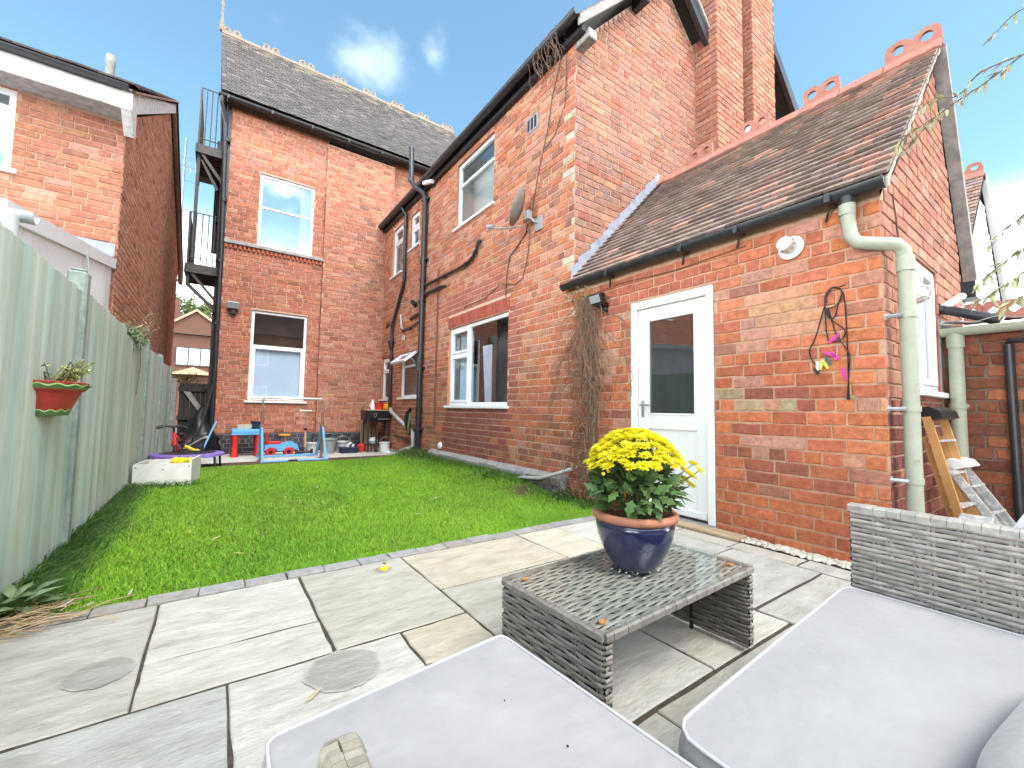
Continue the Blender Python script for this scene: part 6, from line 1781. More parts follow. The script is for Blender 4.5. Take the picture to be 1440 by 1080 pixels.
cable('cable looping from under the dish to the window lintel', [(3.352, 4.40, 3.38), (3.352, 4.45, 3.0), (3.352, 4.55, 2.75), (3.352, 4.72, 2.70), (3.352, 5.1, 2.80), (3.352, 5.5, 2.68), (3.352, 6.2, 2.66)], .006)
cable('thin cable running along below the outhouse gutter', [(3.355, 3.5, 2.22), (3.355, 2.9, 2.27), (3.355, 2.2, 2.24), (3.355, 1.6, 2.27)], .004)
cable('thin black wire running down the outhouse gable to the lamp', [(3.60, .775, 2.42), (3.64, .772, 2.3), (3.72, .772, 2.05), (3.74, .772, 1.9)], .005)

# satellite dish
sdh = thing('satellite_dish', 'weathered grey satellite dish on the side wall below the upper window', 'satellite dish', (3.3, 4.35, 3.4))
dirv = Vector((-.50, -.42, .55)).normalized(); dirv = Vector((-.62, .72, .38)).normalized()
q = dirv.to_track_quat('Z', 'Y').to_matrix()
b = MB(); prof = [(.0, .0), (.08, .006), (.16, .025), (.225, .052), (.232, .058), (.222, .062), (.16, .034), (.08, .014), (0, .008)]
sc_ = Matrix(((.86, 0, 0), (0, 1.1, 0), (0, 0, 1)))
b.lathe(prof, (3.17, 4.36, 3.60), 28, tilt=q @ sc_); b.build('reflector', 'dish', sdh, smooth='all')
b = MB(); b.tube([(3.37, 4.22, 3.40), (3.30, 4.25, 3.42), (3.20, 4.34, 3.56)], .018, 8); b.bbox(3.34, 3.372, 4.14, 4.30, 3.30, 3.48, .005); b.bbox(3.20, 3.28, 4.26, 4.34, 3.44, 3.56, .006); b.build('wall_bracket', 'grey_plastic', sdh)
b = MB(); b.tube([(3.19, 4.37, 3.37), (3.10, 4.62, 3.40), (3.02, 4.84, 3.46)], .013, 8); b.build('feed_arm', 'dish', sdh)
b = MB(); b.tube([(3.02, 4.80, 3.47), (3.01, 4.93, 3.50)], .030, 10); b.tube([(3.01, 4.93, 3.44), (3.01, 4.93, 3.54)], .020, 8); b.tube([(3.02, 4.88, 3.44), (3.04, 4.86, 3.28), (3.12, 4.66, 3.20), (3.15, 4.55, 3.33)], .005, 5); b.build('receiver', 'grey_plastic', sdh)

# wall lamps and fittings
fl = thing('floodlight', 'black floodlight under the outhouse gutter above the creeper', 'floodlight', (3.28, 3.06, 2.1))
b = MB(); b.bbox(3.22, 3.30, 3.0, 3.16, 2.09, 2.19, .008, rot=Matrix.Rotation(R(-22), 3, 'Y')); b.bbox(3.24, 3.37, 3.02, 3.12, 2.06, 2.10, .006); b.build('housing', 'black', fl)
b = MB(); b.bbox(3.205, 3.222, 3.015, 3.145, 2.085, 2.165, .003, rot=Matrix.Rotation(R(-22), 3, 'Y')); b.build('lens', 'grey_plastic', fl)
b = MB(); b.bbox(3.33, 3.37, 3.03, 3.10, 2.0, 2.08, .006); b.build('sensor', 'black', fl)
f2 = thing('floodlight', 'dark wall light beside the lower window of the far wall', 'floodlight', (.2, 10.5, 2.9))
b = MB(); b.bbox(.10, .32, 10.44, 10.56, 2.98, 3.12, .01, rot=Matrix.Rotation(R(20), 3, 'X')); b.build('housing', 'grey_plastic', f2)
b = MB(); b.bbox(.17, .27, 10.50, 10.60, 2.86, 2.98, .008); b.build('sensor', 'black', f2)
cc = thing('security_camera', 'small white security camera under the gutter beside the black soil pipe', 'camera', (3.3, 7.6, 5.3))
b = MB(); b.tube([(3.20, 7.72, 5.44), (3.26, 7.44, 5.38)], .042, 12); b.build('body', 'upvc', cc, smooth=True)
b = MB(); b.tube([(3.25, 7.5, 5.40), (3.34, 7.45, 5.46)], .016, 8); b.build('arm', 'upvc', cc)
fv = thing('flue_vent', 'round white plastic flue terminal on the outhouse wall under the gutter', 'vent', (3.36, 1.28, 2.1))
tq = Vector((-1, .10, .12)).to_track_quat('Z', 'Y').to_matrix()
b = MB(); b.lathe([(.0, 0), (.086, 0), (.086, .010), (.074, .018), (.05, .02)], (3.362, 1.285, 2.155), 28, tilt=tq); b.build('wall_plate', 'upvc', fv, smooth=True)
b = MB(); b.lathe([(.044, .015), (.050, .03), (.050, .06), (.0475, .062), (.0475, .075), (.050, .077), (.050, .105), (.040, .112), (0, .112)], (3.362, 1.285, 2.155), 24, tilt=tq); b.build('terminal', 'white_board', fv, smooth=True)
b = MB()
for k in range(9): a = 2*PI*k/9; c = Vector((3.362, 1.285, 2.155))+tq @ Vector((.049*math.cos(a), .049*math.sin(a), .068)); b.lathe([(.009, -.006), (.009, .006), (0, .006)], c, 6)
for k in range(7): a = 2*PI*k/6; c = Vector((3.362, 1.285, 2.155))+tq @ Vector(((.022 if k < 6 else 0)*math.cos(a), (.022 if k < 6 else 0)*math.sin(a), .1125)); b.lathe([(.006, 0), (.004, .003), (0, .003)], c, 6)
b.build('vent_slots', 'wood_pale', fv, kind='stuff')
bl = thing('bulkhead_lamp', 'white oval bulkhead lamp with a wire guard beside the outhouse window', 'lamp', (3.92, .76, 1.7))
b = MB(); b.lathe([(.0, .0), (.075, .0), (.078, .02), (.06, .03)], (3.90, .783, 1.79), 20, axis='y', tilt=Matrix.Rotation(PI, 3, 'Z')); b.build('base', 'grey_plastic', bl, smooth=True)
b = MB(); b.lathe([(.06, .02), (.064, .06), (.05, .09), (.02, .10), (0, .10)], (3.90, .783, 1.79), 20, axis='y', tilt=Matrix.Rotation(PI, 3, 'Z')); b.build('globe', 'wire', bl, smooth=True)
b = MB()
for dz in (-.035, .035): b.tube([(3.90+.073*math.cos(t), .783-.015-.10*math.sin(t), 1.79+dz) for t in [PI*i/10 for i in range(11)]], .004, 5)
b.tube([(3.90, .783-.015-.105*math.sin(t), 1.79+.075*math.cos(t)) for t in [PI*i/10 for i in range(11)]], .004, 5); b.build('guard', 'steel', bl)

# cord with pegs
ck = thing('hanging_cord', 'black looped cord with bright clothes pegs hanging on the outhouse wall', 'cord', (3.35, 1.05, 1.05))
def smooth(pts, n=6):
    out_ = []
    P_ = [Vector(p) for p in pts]
    for i in range(len(P_)-1):
        p0, p1, p2, p3 = P_[max(0, i-1)], P_[i], P_[i+1], P_[min(len(P_)-1, i+2)]
        for k in range(n):
            t = k/n; out_.append(.5*((2*p1)+(p2-p0)*t+(2*p0-5*p1+4*p2-p3)*t*t+(3*p1-p0-3*p2+p3)*t**3))
    out_.append(P_[-1]); return out_
def yz(px, py): return ((3.350), 1.044-(px-225)*.00071, 1.80-(py-95)*.00085)
b = MB()
for pts in ([(300, 190), (290, 110), (230, 88), (180, 125), (165, 200), (170, 420), (190, 520)], [(300, 150), (270, 230), (235, 330), (190, 320), (165, 230), (170, 140), (225, 92), (290, 120), (320, 220), (330, 600), (330, 780), (325, 960)],
            [(160, 230), (80, 470), (30, 560), (40, 640), (80, 700), (95, 760)], [(190, 250), (215, 350), (240, 440), (250, 480)], [(170, 240), (210, 340), (300, 420), (315, 470), (270, 515), (215, 520)], [(255, 480), (310, 570), (345, 640), (335, 760), (320, 940)], [(300, 190), (240, 240), (180, 250)]):
    b.tube(smooth([yz(*p) for p in pts]), .0038, 5)
for k in range(3): b.tube(smooth([yz(200+k*6, 100), yz(170+k*5, 150), yz(168+k*6, 205)]), .004, 5)
b.tube([yz(325, 935), yz(322, 975)], .009, 6); b.tube([yz(325, 85), (3.37, 1.03, 1.80)], .004, 5)
b.build('cord', 'black', ck, smooth=True)
b = MB()
for k in range(5): b.tube([yz(330, 950), yz(380+k*12, 990-k*14)], .0018, 4)
b.build('frayed_end', 'wood_pale', ck)
pink = mat('pink_plastic', (.62, .03, .30), (.70, .05, .38), rough=.4); lime = mat('lime_plastic', (.62, .66, .10), (.7, .74, .16), rough=.4); teal = mat('teal_plastic', (.02, .13, .12), rough=.4)
for (p0, p1, m_) in (((190, 525), (270, 468), pink), ((150, 595), (275, 650), pink), ((215, 600), (240, 665), pink), ((285, 730), (310, 825), pink), ((95, 665), (90, 740), M['upvc']), ((135, 655), (115, 735), lime), ((140, 670), (180, 730), lime), ((165, 640), (190, 700), teal), ((70, 720), (95, 770), M['black'])):
    a_, c_ = Vector(yz(*p0)), Vector(yz(*p1)); d = (c_-a_).normalized(); s_ = d.cross(Vector((1, 0, 0))).normalized(); b = MB()
    for sg in (-1, 1):
        b.extrude([a_+s_*.002*sg, a_+s_*.009*sg, c_+s_*.007*sg, c_+s_*.001*sg], (-.010, 0, 0))
    b.tube([a_.lerp(c_, .4)-s_*.012, a_.lerp(c_, .4)+s_*.012], .004, 5)
    b.build('peg', m_, ck)

# ladders in the corner
def ladder(label, foot, head, width, m_, capm, rungs, name='stepladder', gap=.07):
    t = thing(name, label, 'ladder', foot)
    f_, h_ = Vector(foot), Vector(head); d = (h_-f_).normalized(); s_ = Vector(width); back = Vector((.02, .045, 0))
    for k, (o_, ln) in enumerate(((Vector((0, 0, 0)), 1.0), (s_, 1.0), (back+s_*.12, .86), (back+s_*.88, .86))):
        b = MB(); a_, c_ = f_+o_, f_.lerp(h_, ln)+o_; nrm = s_.cross(d).normalized(); w = s_.normalized()
        sec = [(-.012, -.022), (.012, -.022), (.012, -.016), (-.006, -.016), (-.006, .016), (.012, .016), (.012, .022), (-.012, .022)]
        b.extrude([a_+w*x+nrm*z for x, z in sec], c_-a_); b.build('rail', m_, t)
    for k in range(rungs):
        p = f_.lerp(h_, (k+.7)/(rungs+.5)); b = MB(); nrm = s_.cross(d).normalized()
        b.extrude([p-nrm*.03, p+nrm*.03, p+nrm*.03+d*.016, p-nrm*.03+d*.016], s_); b.build('tread', 'alu', t)
    b = MB(); nrm = s_.cross(d).normalized(); p = h_-d*.02
    b.extrude([p-nrm*.055, p+nrm*.075, p+nrm*.07+d*.05, p+nrm*.03+d*.085, p-nrm*.03+d*.085, p-nrm*.055+d*.05], s_*1.1); b.build('top_cap', capm, t)
    return t
ladder('orange fibreglass stepladder with a black cap folded against the outhouse gable', (4.04, .54, .0), (3.86, .705, .95), (.32, -.025, .0), 'fibreglass', 'black', 4)
ladder('paint spattered aluminium stepladder leaning in front of the orange one', (4.45, .36, 0), (4.17, .655, .60), (.26, -.03, .0), 'alu', 'white_board', 3)
b = MB(); b.bbox(3.60, 3.80, .42, .56, .30, .34, .006, rot=Matrix.Rotation(R(-14), 3, 'Y')); b.bbox(3.62, 3.66, .46, .53, .0, .31, .004); b.bbox(3.74, 3.78, .46, .53, .0, .30, .004)
o = b.build('step_stool', 'alu'); tag(o, 'small pale metal step at the foot of the orange ladder', 'step')

# pot on the fence
wp_ = thing('wall_pot', 'red painted half pot with green wavy bands hung on the fence', 'pot', (-.76, 3.5, .87))
def halfpot(mb, prof, y0, x0, seg=18, wob=None, mi=0, close=True):
    v = []; n = len(prof)
    for (r_, z, dpt) in prof:
        for k in range(seg+1):
            a = -PI/2+PI*k/seg; v.append((x0+dpt*math.cos(a), y0+r_*math.sin(a), z+(wob(k/seg) if wob else 0)))
    mb.add(v, [(i*(seg+1)+k, i*(seg+1)+k+1, (i+1)*(seg+1)+k+1, (i+1)*(seg+1)+k) for i in range(n-1) for k in range(seg)], None, mi)
    if close:
        for i in (0, n-1): mb.add(v[i*(seg+1):(i+1)*(seg+1)], [tuple(range(seg+1))], None, mi)
Y0, X0 = 3.49, -.785
def pr(z): return L(.155, .235, (z-.875)/.17)
def dp_(z): return L(.085, .15, (z-.875)/.17)
b = MB(); halfpot(b, [(pr(z), z, dp_(z)) for z in (.875, .93, .98, 1.02)], Y0, X0); halfpot(b, [(pr(1.02)+.012, 1.015, dp_(1.02)+.010), (pr(1.02)+.016, 1.02, dp_(1.02)+.014), (pr(1.05)+.016, 1.062, dp_(1.05)+.014), (pr(1.05)+.006, 1.066, dp_(1.05)+.004), (pr(1.05)-.006, 1.05, dp_(1.05)-.01)], Y0, X0)
pb_ = b.build('pot_body', 'redpaint', wp_, smooth=True)
b = MB(); halfpot(b, [(pr(1.025)+.0185, 1.025, dp_(1.025)+.0165), (pr(1.05)+.0185, 1.052, dp_(1.05)+.0165)], Y0, X0, close=False); halfpot(b, [(pr(.877)+.003, .877, dp_(.877)+.003), (pr(.905)+.003, .905, dp_(.905)+.003)], Y0, X0, close=False); b.build('green_band', 'greenpaint', pb_, smooth=True)
b = MB()
for zc, ex in ((1.043, .0205), (.900, .0045)):
    for k in range(48):
        w0, w1 = k/48, (k+1)/48; pts = []
        for w_ in (w0, w1):
            a = -PI/2+PI*w_; z = zc+.006*math.sin(w_*46)
            pts.append((X0+(dp_(zc)+ex)*math.cos(a), Y0+(pr(zc)+ex)*math.sin(a), z))
        b.quad(pts[0], pts[1], (*pts[1][:2], pts[1][2]+.008), (*pts[0][:2], pts[0][2]+.008))
b.build('wavy_line', 'limepaint', pb_)
b = MB(); b.lathe([(.016, 0), (.013, .004), (.0, .002)], (X0+dp_(.96)*.72, Y0+pr(.96)*.72, .965), 10, axis='x'); b.build('drain_hole', 'black', pb_)
hp = thing('variegated_plant', 'small cream and green variegated shrub growing in the red fence pot', 'plant', (-.75, 3.5, 1.04))
b = MB(); st = MB(); rr = random.Random(9)
for k in range(34):
    a = rr.random()*6.28; ln = .10+rr.random()*.13; p0 = Vector((-.74+jit(rr, .03), 3.49+jit(rr, .13), 1.04)); d = Vector((abs(math.cos(a))*.45, math.sin(a)*1.0, .35+rr.random()*.6)).normalized()
    if k < 4: d = Vector((.2, .9, .5+k*.1)).normalized(); ln = .30
    st.tube([p0, p0+d*ln*.6, p0+d*ln+Vector((0, 0, -.01))], .0018, 4)
    for j in range(11):
        t_ = .25+.75*j/11; q_ = p0+d*ln*t_; leaf_mesh(b, q_, Vector((jit(rr, 1), jit(rr, 1), jit(rr, .7)))+d*.4, Vector((.3, 0, 1)), .026, .012, vary((.52, .50, .20), rr, .2) if rr.random() < .62 else vary((.16, .21, .07), rr, .3), .2)
b.build('leaves', 'leaf', hp, kind='stuff'); st.build('stems', 'stem', hp)
b = MB(); b.lathe([(0, 0), (.13, 0)], (X0+.06, Y0, 1.045), 14); b.build('compost', 'soil', wp_)
# climber tumbling over the fence
cl = thing('climbing_plant', 'grey-green climber spilling over the fence top beside the neighbour', 'plant', (-.82, 6.6, 1.5))
b = MB(); st = MB()
for k in range(26):
    p0 = Vector((-.86, 6.1+rr.random()*.9, 1.66)); d = Vector((.25+jit(rr, .2), jit(rr, .9), .3+jit(rr, .5))).normalized(); ln = .12+rr.random()*.16
    if k < 6: d = Vector((.15, .9, .55+jit(rr, .15))).normalized(); ln = .5+rr.random()*.5; p0.y += .2
    st.tube([p0, p0+d*ln*.5+Vector((0, 0, .03)), p0+d*ln], .003, 4)
    for j in range(13):
        q_ = p0+d*ln*(.2+.8*j/13); leaf_mesh(b, q_, Vector((jit(rr, 1), jit(rr, 1), jit(rr, .6))), Vector((.3, 0, 1)), .07, .026, vary((.25, .31, .20), rr, .25) if rr.random() < .7 else vary((.46, .48, .36), rr, .2), .2)
for k in range(160):
    q_ = Vector((-.80+jit(rr, .08), 6.35+rr.gauss(0, .22), 1.70+rr.gauss(0, .07))); leaf_mesh(b, q_, Vector((jit(rr, 1), jit(rr, 1), jit(rr, .6)-.3)), Vector((.5, 0, 1)), .06, .024, vary((.22, .29, .17), rr, .3), .25)
b.build('leaves', 'leaf', cl, kind='stuff'); st.tube([(-.77, 6.75, 1.66), (-.755, 6.72, 1.4), (-.765, 6.6, 1.05)], .004, 4); st.build('stems', 'vine', cl)

# ================================================================== things on the back patio
GZ = -.05
pl_ = thing('planter_box', 'white painted wooden planter box on the lawn by the fence', 'planter', (-.46, 6.85, -.03))
c0, c1, c2 = Vector((-.745, 6.58, -.03)), Vector((-.195, 6.50, -.03)), Vector((-.115, 7.02, -.03)); c3 = c0+(c2-c1)
def side_(name, a, c, hz, th, m_, parent):
    d = (c-a).normalized(); n_ = d.cross(Vector((0, 0, 1))); b = MB(); b.extrude([a, c, c+Vector((0, 0, hz)), a+Vector((0, 0, hz))], -n_*th); return b.build(name, m_, parent)
side_('front_board', c0, c1, .27, .022, 'white_board', pl_); side_('end_board', c1, c2, .31, .022, 'white_board', pl_); side_('back_board', c2, c3, .27, .022, 'white_board', pl_); side_('end_board', c3, c0, .27, .022, 'white_board', pl_)
b = MB(); b.extrude([c0+Vector((.03, .03, .2)), c1+Vector((-.03, .03, .2)), c2+Vector((-.03, -.03, .2)), c3+Vector((.03, -.03, .2))], (0, 0, .01)); b.build('soil', 'soil', pl_)
b = MB(); d01 = (c1-c0)
for (t_, z) in ((.05, .23), (.05, .05), (.95, .23), (.95, .05), (.5, .2)):
    p = c0+d01*t_+Vector((0, 0, z)); b.lathe([(.008, -.003), (.006, .004), (0, .004)], p+Vector((0, -.002, 0)), 6, axis='y')
b.build('screws', 'brown_timber', pl_)
b = MB(); rr = random.Random(2)
for k in range(9): b.lathe([(0, -.03), (.035, -.015), (.04, .012), (.02, .035), (0, .04)], (-.30+jit(rr, .08), 6.75+jit(rr, .06), .24+jit(rr, .02)), 8)
o = b.build('yellow_toy', 'yellow', smooth=True); tag(o, 'bright yellow crumpled toy resting in the white planter box', 'toy')
# trampoline
tr = thing('trampoline', 'small round purple edged trampoline behind the white planter box', 'trampoline', (-.3, 8.35, GZ))
tc_ = Vector((-.30, 8.30, 0)); zt = .19
b = MB(); k = 40
for (ra, rb, z0, z1) in ((.36, .47, zt+.012, zt), (.47, .475, zt, zt-.035)):
    v = []
    for i in range(k): a = 2*PI*i/k; v += [(tc_.x+ra*math.cos(a), tc_.y+ra*math.sin(a), z0), (tc_.x+rb*math.cos(a), tc_.y+rb*math.sin(a), z1)]
    b.add(v, [(2*i, 2*i+1, (2*i+3) % (2*k), (2*i+2) % (2*k)) for i in range(k)])
b.build('padded_edge', 'purple', tr, smooth=True)
b = MB(); b.lathe([(.0, zt-.012), (.34, zt), (.365, zt+.008)], (tc_.x, tc_.y, 0), 36); b.build('mat', 'black_sheet', tr, smooth=True)
for i in range(6):
    a = 2*PI*(i+.35)/6; p = tc_+Vector((math.cos(a)*.43, math.sin(a)*.43, 0)); b = MB(); b.tube([p+Vector((0, 0, zt-.01)), p+Vector((math.cos(a)*.02, math.sin(a)*.02, GZ))], .016, 8); b.tube([p+Vector((math.cos(a)*.02, math.sin(a)*.02, GZ+.03)), p+Vector((math.cos(a)*.02, math.sin(a)*.02, GZ))], .022, 8); b.build('leg', 'black_iron', tr)
# toddler bike
bk_ = thing('balance_bike', 'small red children\'s bike with black handlebar by the fence', 'bike', (-.5, 9.0, GZ))
b = MB()
for y_, z, nm in ((8.85, .13, 0), (9.35, .13, 1)):
    b = MB(); pts = [( -.50+nm*.05, y_+.15*math.cos(2*PI*i/20), GZ+.16+.15*math.sin(2*PI*i/20)) for i in range(21)]; b.tube(pts, .022, 8, caps=False); w_ = b.build('wheel', 'rubber', bk_, smooth=True)
    b = MB()
    for i in range(8): a = 2*PI*i/8; b.tube([(-.50+nm*.05, y_, GZ+.16), (-.50+nm*.05, y_+.145*math.cos(a), GZ+.16+.145*math.sin(a))], .003, 4)
    b.build('spokes', 'steel', w_)
b = MB(); b.tube([(-.50, 8.85, GZ+.16), (-.515, 8.92, .36), (-.53, 8.96, .48)], .024, 8); b.tube([(-.52, 8.93, .36), (-.47, 9.15, .22), (-.45, 9.35, .12)], .03, 8); b.tube([(-.50, 9.0, .42), (-.46, 9.2, .34)], .022, 8); b.build('frame', 'red', bk_, smooth=True)
b = MB(); b.tube([(-.53, 8.96, .48), (-.54, 8.97, .57)], .016, 8); b.tube([(-.76, 8.93, .56), (-.66, 8.95, .59), (-.54, 8.97, .58), (-.45, 9.0, .585), (-.36, 9.02, .555)], .018, 8); b.tube([(-.76, 8.93, .56), (-.68, 8.945, .585)], .025, 8); b.build('handlebar', 'black', bk_, smooth=True)
b = MB(); b.bbox(-.50, -.40, 9.15, 9.36, .40, .46, .02); b.tube([(-.45, 9.25, .40), (-.46, 9.2, .25)], .014, 6); b.build('saddle', 'black', bk_)
b = MB(); b.tube([(-.38, 9.0, .25), (-.22, 9.0, .16), (-.05, 9.1, .10)], .024, 8); b.tube([(-.22, 9.0, .17), (-.16, 8.95, .13)], .035, 8); o = b.build('toy_spade', 'yellow', smooth=True); tag(o, 'yellow plastic spade handle lying beside the red bike', 'toy')
# black covered heap and poles in the side passage
b = MB(); rr = random.Random(14); v = []; n = 16; m_ = 12
for j in range(m_+1):
    for i in range(n):
        a = 2*PI*i/n; t_ = j/m_; rr_ = (.34*(1-t_**2.0)+.03)*(1+.18*math.sin(3*a+j*.8)+jit(rr, .10)); v.append((-.30+.12*t_+rr_*math.cos(a), 10.45+.35*t_+rr_*math.sin(a)*.9, GZ-.03+t_*1.02+jit(rr, .02)))
b.add(v, [(j*n+i, j*n+(i+1) % n, (j+1)*n+(i+1) % n, (j+1)*n+i) for j in range(m_) for i in range(n)]+[tuple(m_*n+i for i in range(n))]); o = b.build('covered_heap', 'black_sheet', smooth='all'); tag(o, 'heap under shiny black sheeting in the side passage by the gate', 'cover')
b = MB(); b.lathe([(.15, 0), (.19, .03), (.2, .12), (.19, .18), (.13, .2), (.12, .06), (.15, 0)], (-.33, 10.02, .15), 20, axis='x'); o = b.build('tyre', 'rubber', smooth=True); tag(o, 'black tyre leaning on the covered heap', 'tyre')
for (lab, p0, p1, rd, mt_) in (('black pole leaning from the patio to the black downpipe', (-.30, 9.9, GZ), (-.05, 10.4, 1.35), .02, 'black_iron'), ('second black pole slanting across the heap', (-.55, 9.75, .12), (-.02, 10.2, .42), .018, 'black_iron'), ('white strip slanting across the black heap', (-.42, 9.9, .20), (-.08, 10.15, .33), .016, 'pale_grey'), ('blue plastic pole leaning by the house corner', (-.19, 9.85, -.02), (.04, 10.3, .62), .016, 'blue'), ('grey rail lying across the heap behind the bike', (-.42, 9.6, .16), (-.10, 9.9, .36), .014, 'steel')):
    b = MB(); b.tube([p0, p1], rd, 8)
    if 'blue' in lab: b.tube([p0, (-.30, 9.85, -.045), (.02, 9.85, -.04)], rd, 8)
    o = b.build('pole', mt_, smooth=True); tag(o, lab, 'pole')
# sand table
sand = thing('sand_table', 'blue and red plastic play table against the far wall', 'play table', (.55, 9.9, GZ))
b = MB(); b.bbox(.29, .80, 9.70, 10.15, .40, .48, .015); b.bbox(.31, .54, 9.715, 10.13, .481, .49, .003); b.build('table_top', 'blue', sand)
b = MB(); b.bbox(.285, .805, 9.69, 10.16, .375, .405, .01); b.build('skirt', 'blue', sand)
for (x, y_) in ((.35, 9.75), (.74, 9.75), (.35, 10.1), (.74, 10.1)): b = MB(); b.lathe([(.062, GZ), (.052, .0), (.05, .36), (.056, .40)], (x, y_, 0), 14); b.build('leg', 'red', sand, smooth=True)
b = MB(); b.lathe([(.11, .491), (.125, .57), (.118, .57), (.105, .50)], (.51, 9.93, 0), 4, tilt=None); o = b.build('tray', 'cream'); tag(o, 'cream plastic tub on the blue play table', 'tub')
b = MB(); b.lathe([(.10, .491), (.115, .62), (.122, .62), (.122, .635), (.10, .635)], (.72, 9.98, 0), 16); o = b.build('tub', 'navy', smooth=True); tag(o, 'dark grey tub beside the cream one on the blue play table', 'tub')
# horizontal bar frame
hb = thing('gym_bar', 'blue and silver child\'s gymnastics bar frame in front of the lower window', 'bar', (1.2, 8.9, GZ))
xl, xr_, ym = .72, 1.75, 8.95
b = MB(); b.bbox(xl-.03, xr_+.04, 8.47, 8.53, GZ, GZ+.04, .006); b.bbox(xl-.03, xr_+.04, 9.43, 9.49, GZ, GZ+.04, .006); b.build('floor_rail', 'blue', hb)
b = MB(); b.bbox(1.12, 1.27, 8.465, 8.535, GZ-.001, GZ+.043, .004); b.build('rail_joint', 'black', hb)
for x in (xl, xr_):
    for y_ in (8.5, 9.46): b = MB(); b.tube([(x, y_, GZ+.02), (x, L(y_, ym, .88), .55)], .022, 8); b.build('strut', 'blue', hb)
    b = MB(); b.tube([(x, ym, GZ), (x, ym, .86)], .022, 8); b.bbox(x-.035, x+.035, ym-.06, ym+.06, .53, .60, .01); b.tube([(x, ym, GZ), (x, ym, GZ+.02)], .05, 8); b.build('upright', 'brown_timber', hb)
b = MB(); b.tube([(xl, ym, .80), (xl, ym, 1.05), (xl+.02, ym, 1.09), (xl+.06, ym, 1.10), (xr_-.06, ym, 1.10), (xr_-.02, ym, 1.09), (xr_, ym, 1.05), (xr_, ym, .80)], .018, 8); b.build('top_bar', 'steel', hb, smooth=True)
# ride-on car
rc_ = thing('ride_on_car', 'light blue and red ride-on toy car under the gymnastics bar', 'toy car', (1.12, 9.75, GZ))
b = MB(); b.extrude([(.84, 9.64, .07), (.93, 9.64, .05), (.97, 9.64, .10), (1.04, 9.64, .10), (1.08, 9.64, .05), (1.20, 9.64, .05), (1.26, 9.64, .11), (1.34, 9.64, .11), (1.42, 9.64, .04), (1.46, 9.64, .07), (1.42, 9.64, .17), (1.32, 9.64, .235), (1.18, 9.64, .22), (1.10, 9.64, .18), (.92, 9.64, .185), (.85, 9.64, .16)], (0, .26, 0)); b.build('body', 'blue', rc_)
b = MB(); b.bbox(.90, 1.14, 9.66, 9.88, .18, .235, .012); b.tube([(.89, 9.77, .18), (.885, 9.77, .42)], .022, 8); b.build('seat', 'red', rc_)
b = MB(); b.tube([(1.22, 9.77, .22), (1.20, 9.77, .36)], .015, 8); b.lathe([(.10, 0), (.115, .015), (.10, .03), (.07, .03)], (1.20, 9.77, .345), 16); b.build('steering_wheel', 'orange', rc_)
for x in (.95, 1.27):
    for y_ in (9.62, 9.89): b = MB(); b.lathe([(.0, -.02), (.085, -.02), (.09, 0), (.085, .02), (0, .02)], (x, y_, GZ+.088), 18, axis='y'); w_ = b.build('wheel', 'red', rc_, smooth=True); b = MB(); b.lathe([(.0, -.026), (.035, -.026), (.04, -.019)], (x, y_, GZ+.088), 12, axis='y'); b.build('hub', 'black', w_)
b = MB(); b.bbox(1.43, 1.47, 9.70, 9.78, .02, .06, .006); b.build('bumper', 'yellow', rc_)
# scooter
sk = thing('scooter', 'black and silver children\'s scooter standing under the gymnastics bar', 'scooter', (1.53, 9.6, GZ))
b = MB(); b.tube([(1.56, 9.55, .02), (1.55, 9.6, .86)], .014, 8); b.tube([(1.44, 9.6, .86), (1.66, 9.6, .86)], .013, 8); b.build('stem', 'steel', sk)
b = MB(); b.tube([(1.558, 9.56, .12), (1.555, 9.575, .42)], .024, 8); b.build('stem_sleeve', 'wood_pale', sk); b = MB(); b.tube([(1.55, 9.58, .46), (1.55, 9.58, .50)], .03, 8); b.build('clamp', 'black', sk)
b = MB(); b.bbox(1.48, 1.60, 9.6, 10.05, .0, .03, .008); b.tube([(1.40, 9.55, .02), (1.68, 9.55, .02)], .02, 8); b.build('deck', 'black', sk)
for x in (1.40, 1.68, 1.54): b = MB(); b.lathe([(.02, -.02), (.06, -.018), (.065, 0), (.06, .018), (.02, .02)], (x, 9.55 if x != 1.54 else 10.05, GZ+.065), 14, axis='x'); b.build('wheel', 'rubber', sk, smooth=True)
# buckets and tubs
def bucket(label, x, y, r0, r1, h, m_, handle=True, cat='bucket', name='bucket', seg=20):
    t = thing(name, label, cat, (x, y, GZ)); b = MB(); b.lathe([(r0, 0), (r1, h), (r1+.012, h), (r1+.012, h-.02), (r1, h-.02), (r1-.008, h-.01), (r0-.006, .01), (0, .01)], (x, y, GZ), seg); b.build('pail', m_, t, smooth=True)
    if handle: b = MB(); b.tube([(x-r1, y, GZ+h-.01)]+[(x-r1*math.cos(a), y-r1*.5*math.sin(a), GZ+h+.02+.10*math.sin(a)) for a in [PI*i/8 for i in range(1, 8)]]+[(x+r1, y, GZ+h-.01)], .006, 5); b.build('handle', 'steel', t)
bucket('grey plastic bucket behind the right leg of the gymnastics bar', 2.05, 9.85, .14, .19, .31, 'grey_plastic')
bucket('shorter grey tub left of the grey bucket', 1.76, 9.98, .11, .15, .22, 'pale_grey', False, 'tub', 'tub')
bucket('pale grey pail against the plinth right of the grey bucket', 2.40, 10.05, .11, .145, .23, 'pale_grey', True)
bucket('dirty white bucket in front of the barbecue', 3.20, 9.55, .105, .12, .22, 'white_board', True)
b = MB(); b.bbox(2.28, 2.62, 9.55, 9.85, GZ, .06, .015); b.bbox(2.26, 2.64, 9.53, 9.87, .045, .07, .006); o = b.build('crate', 'navy'); tag(o, 'low navy plastic tray on the paving beside the pail', 'tray')
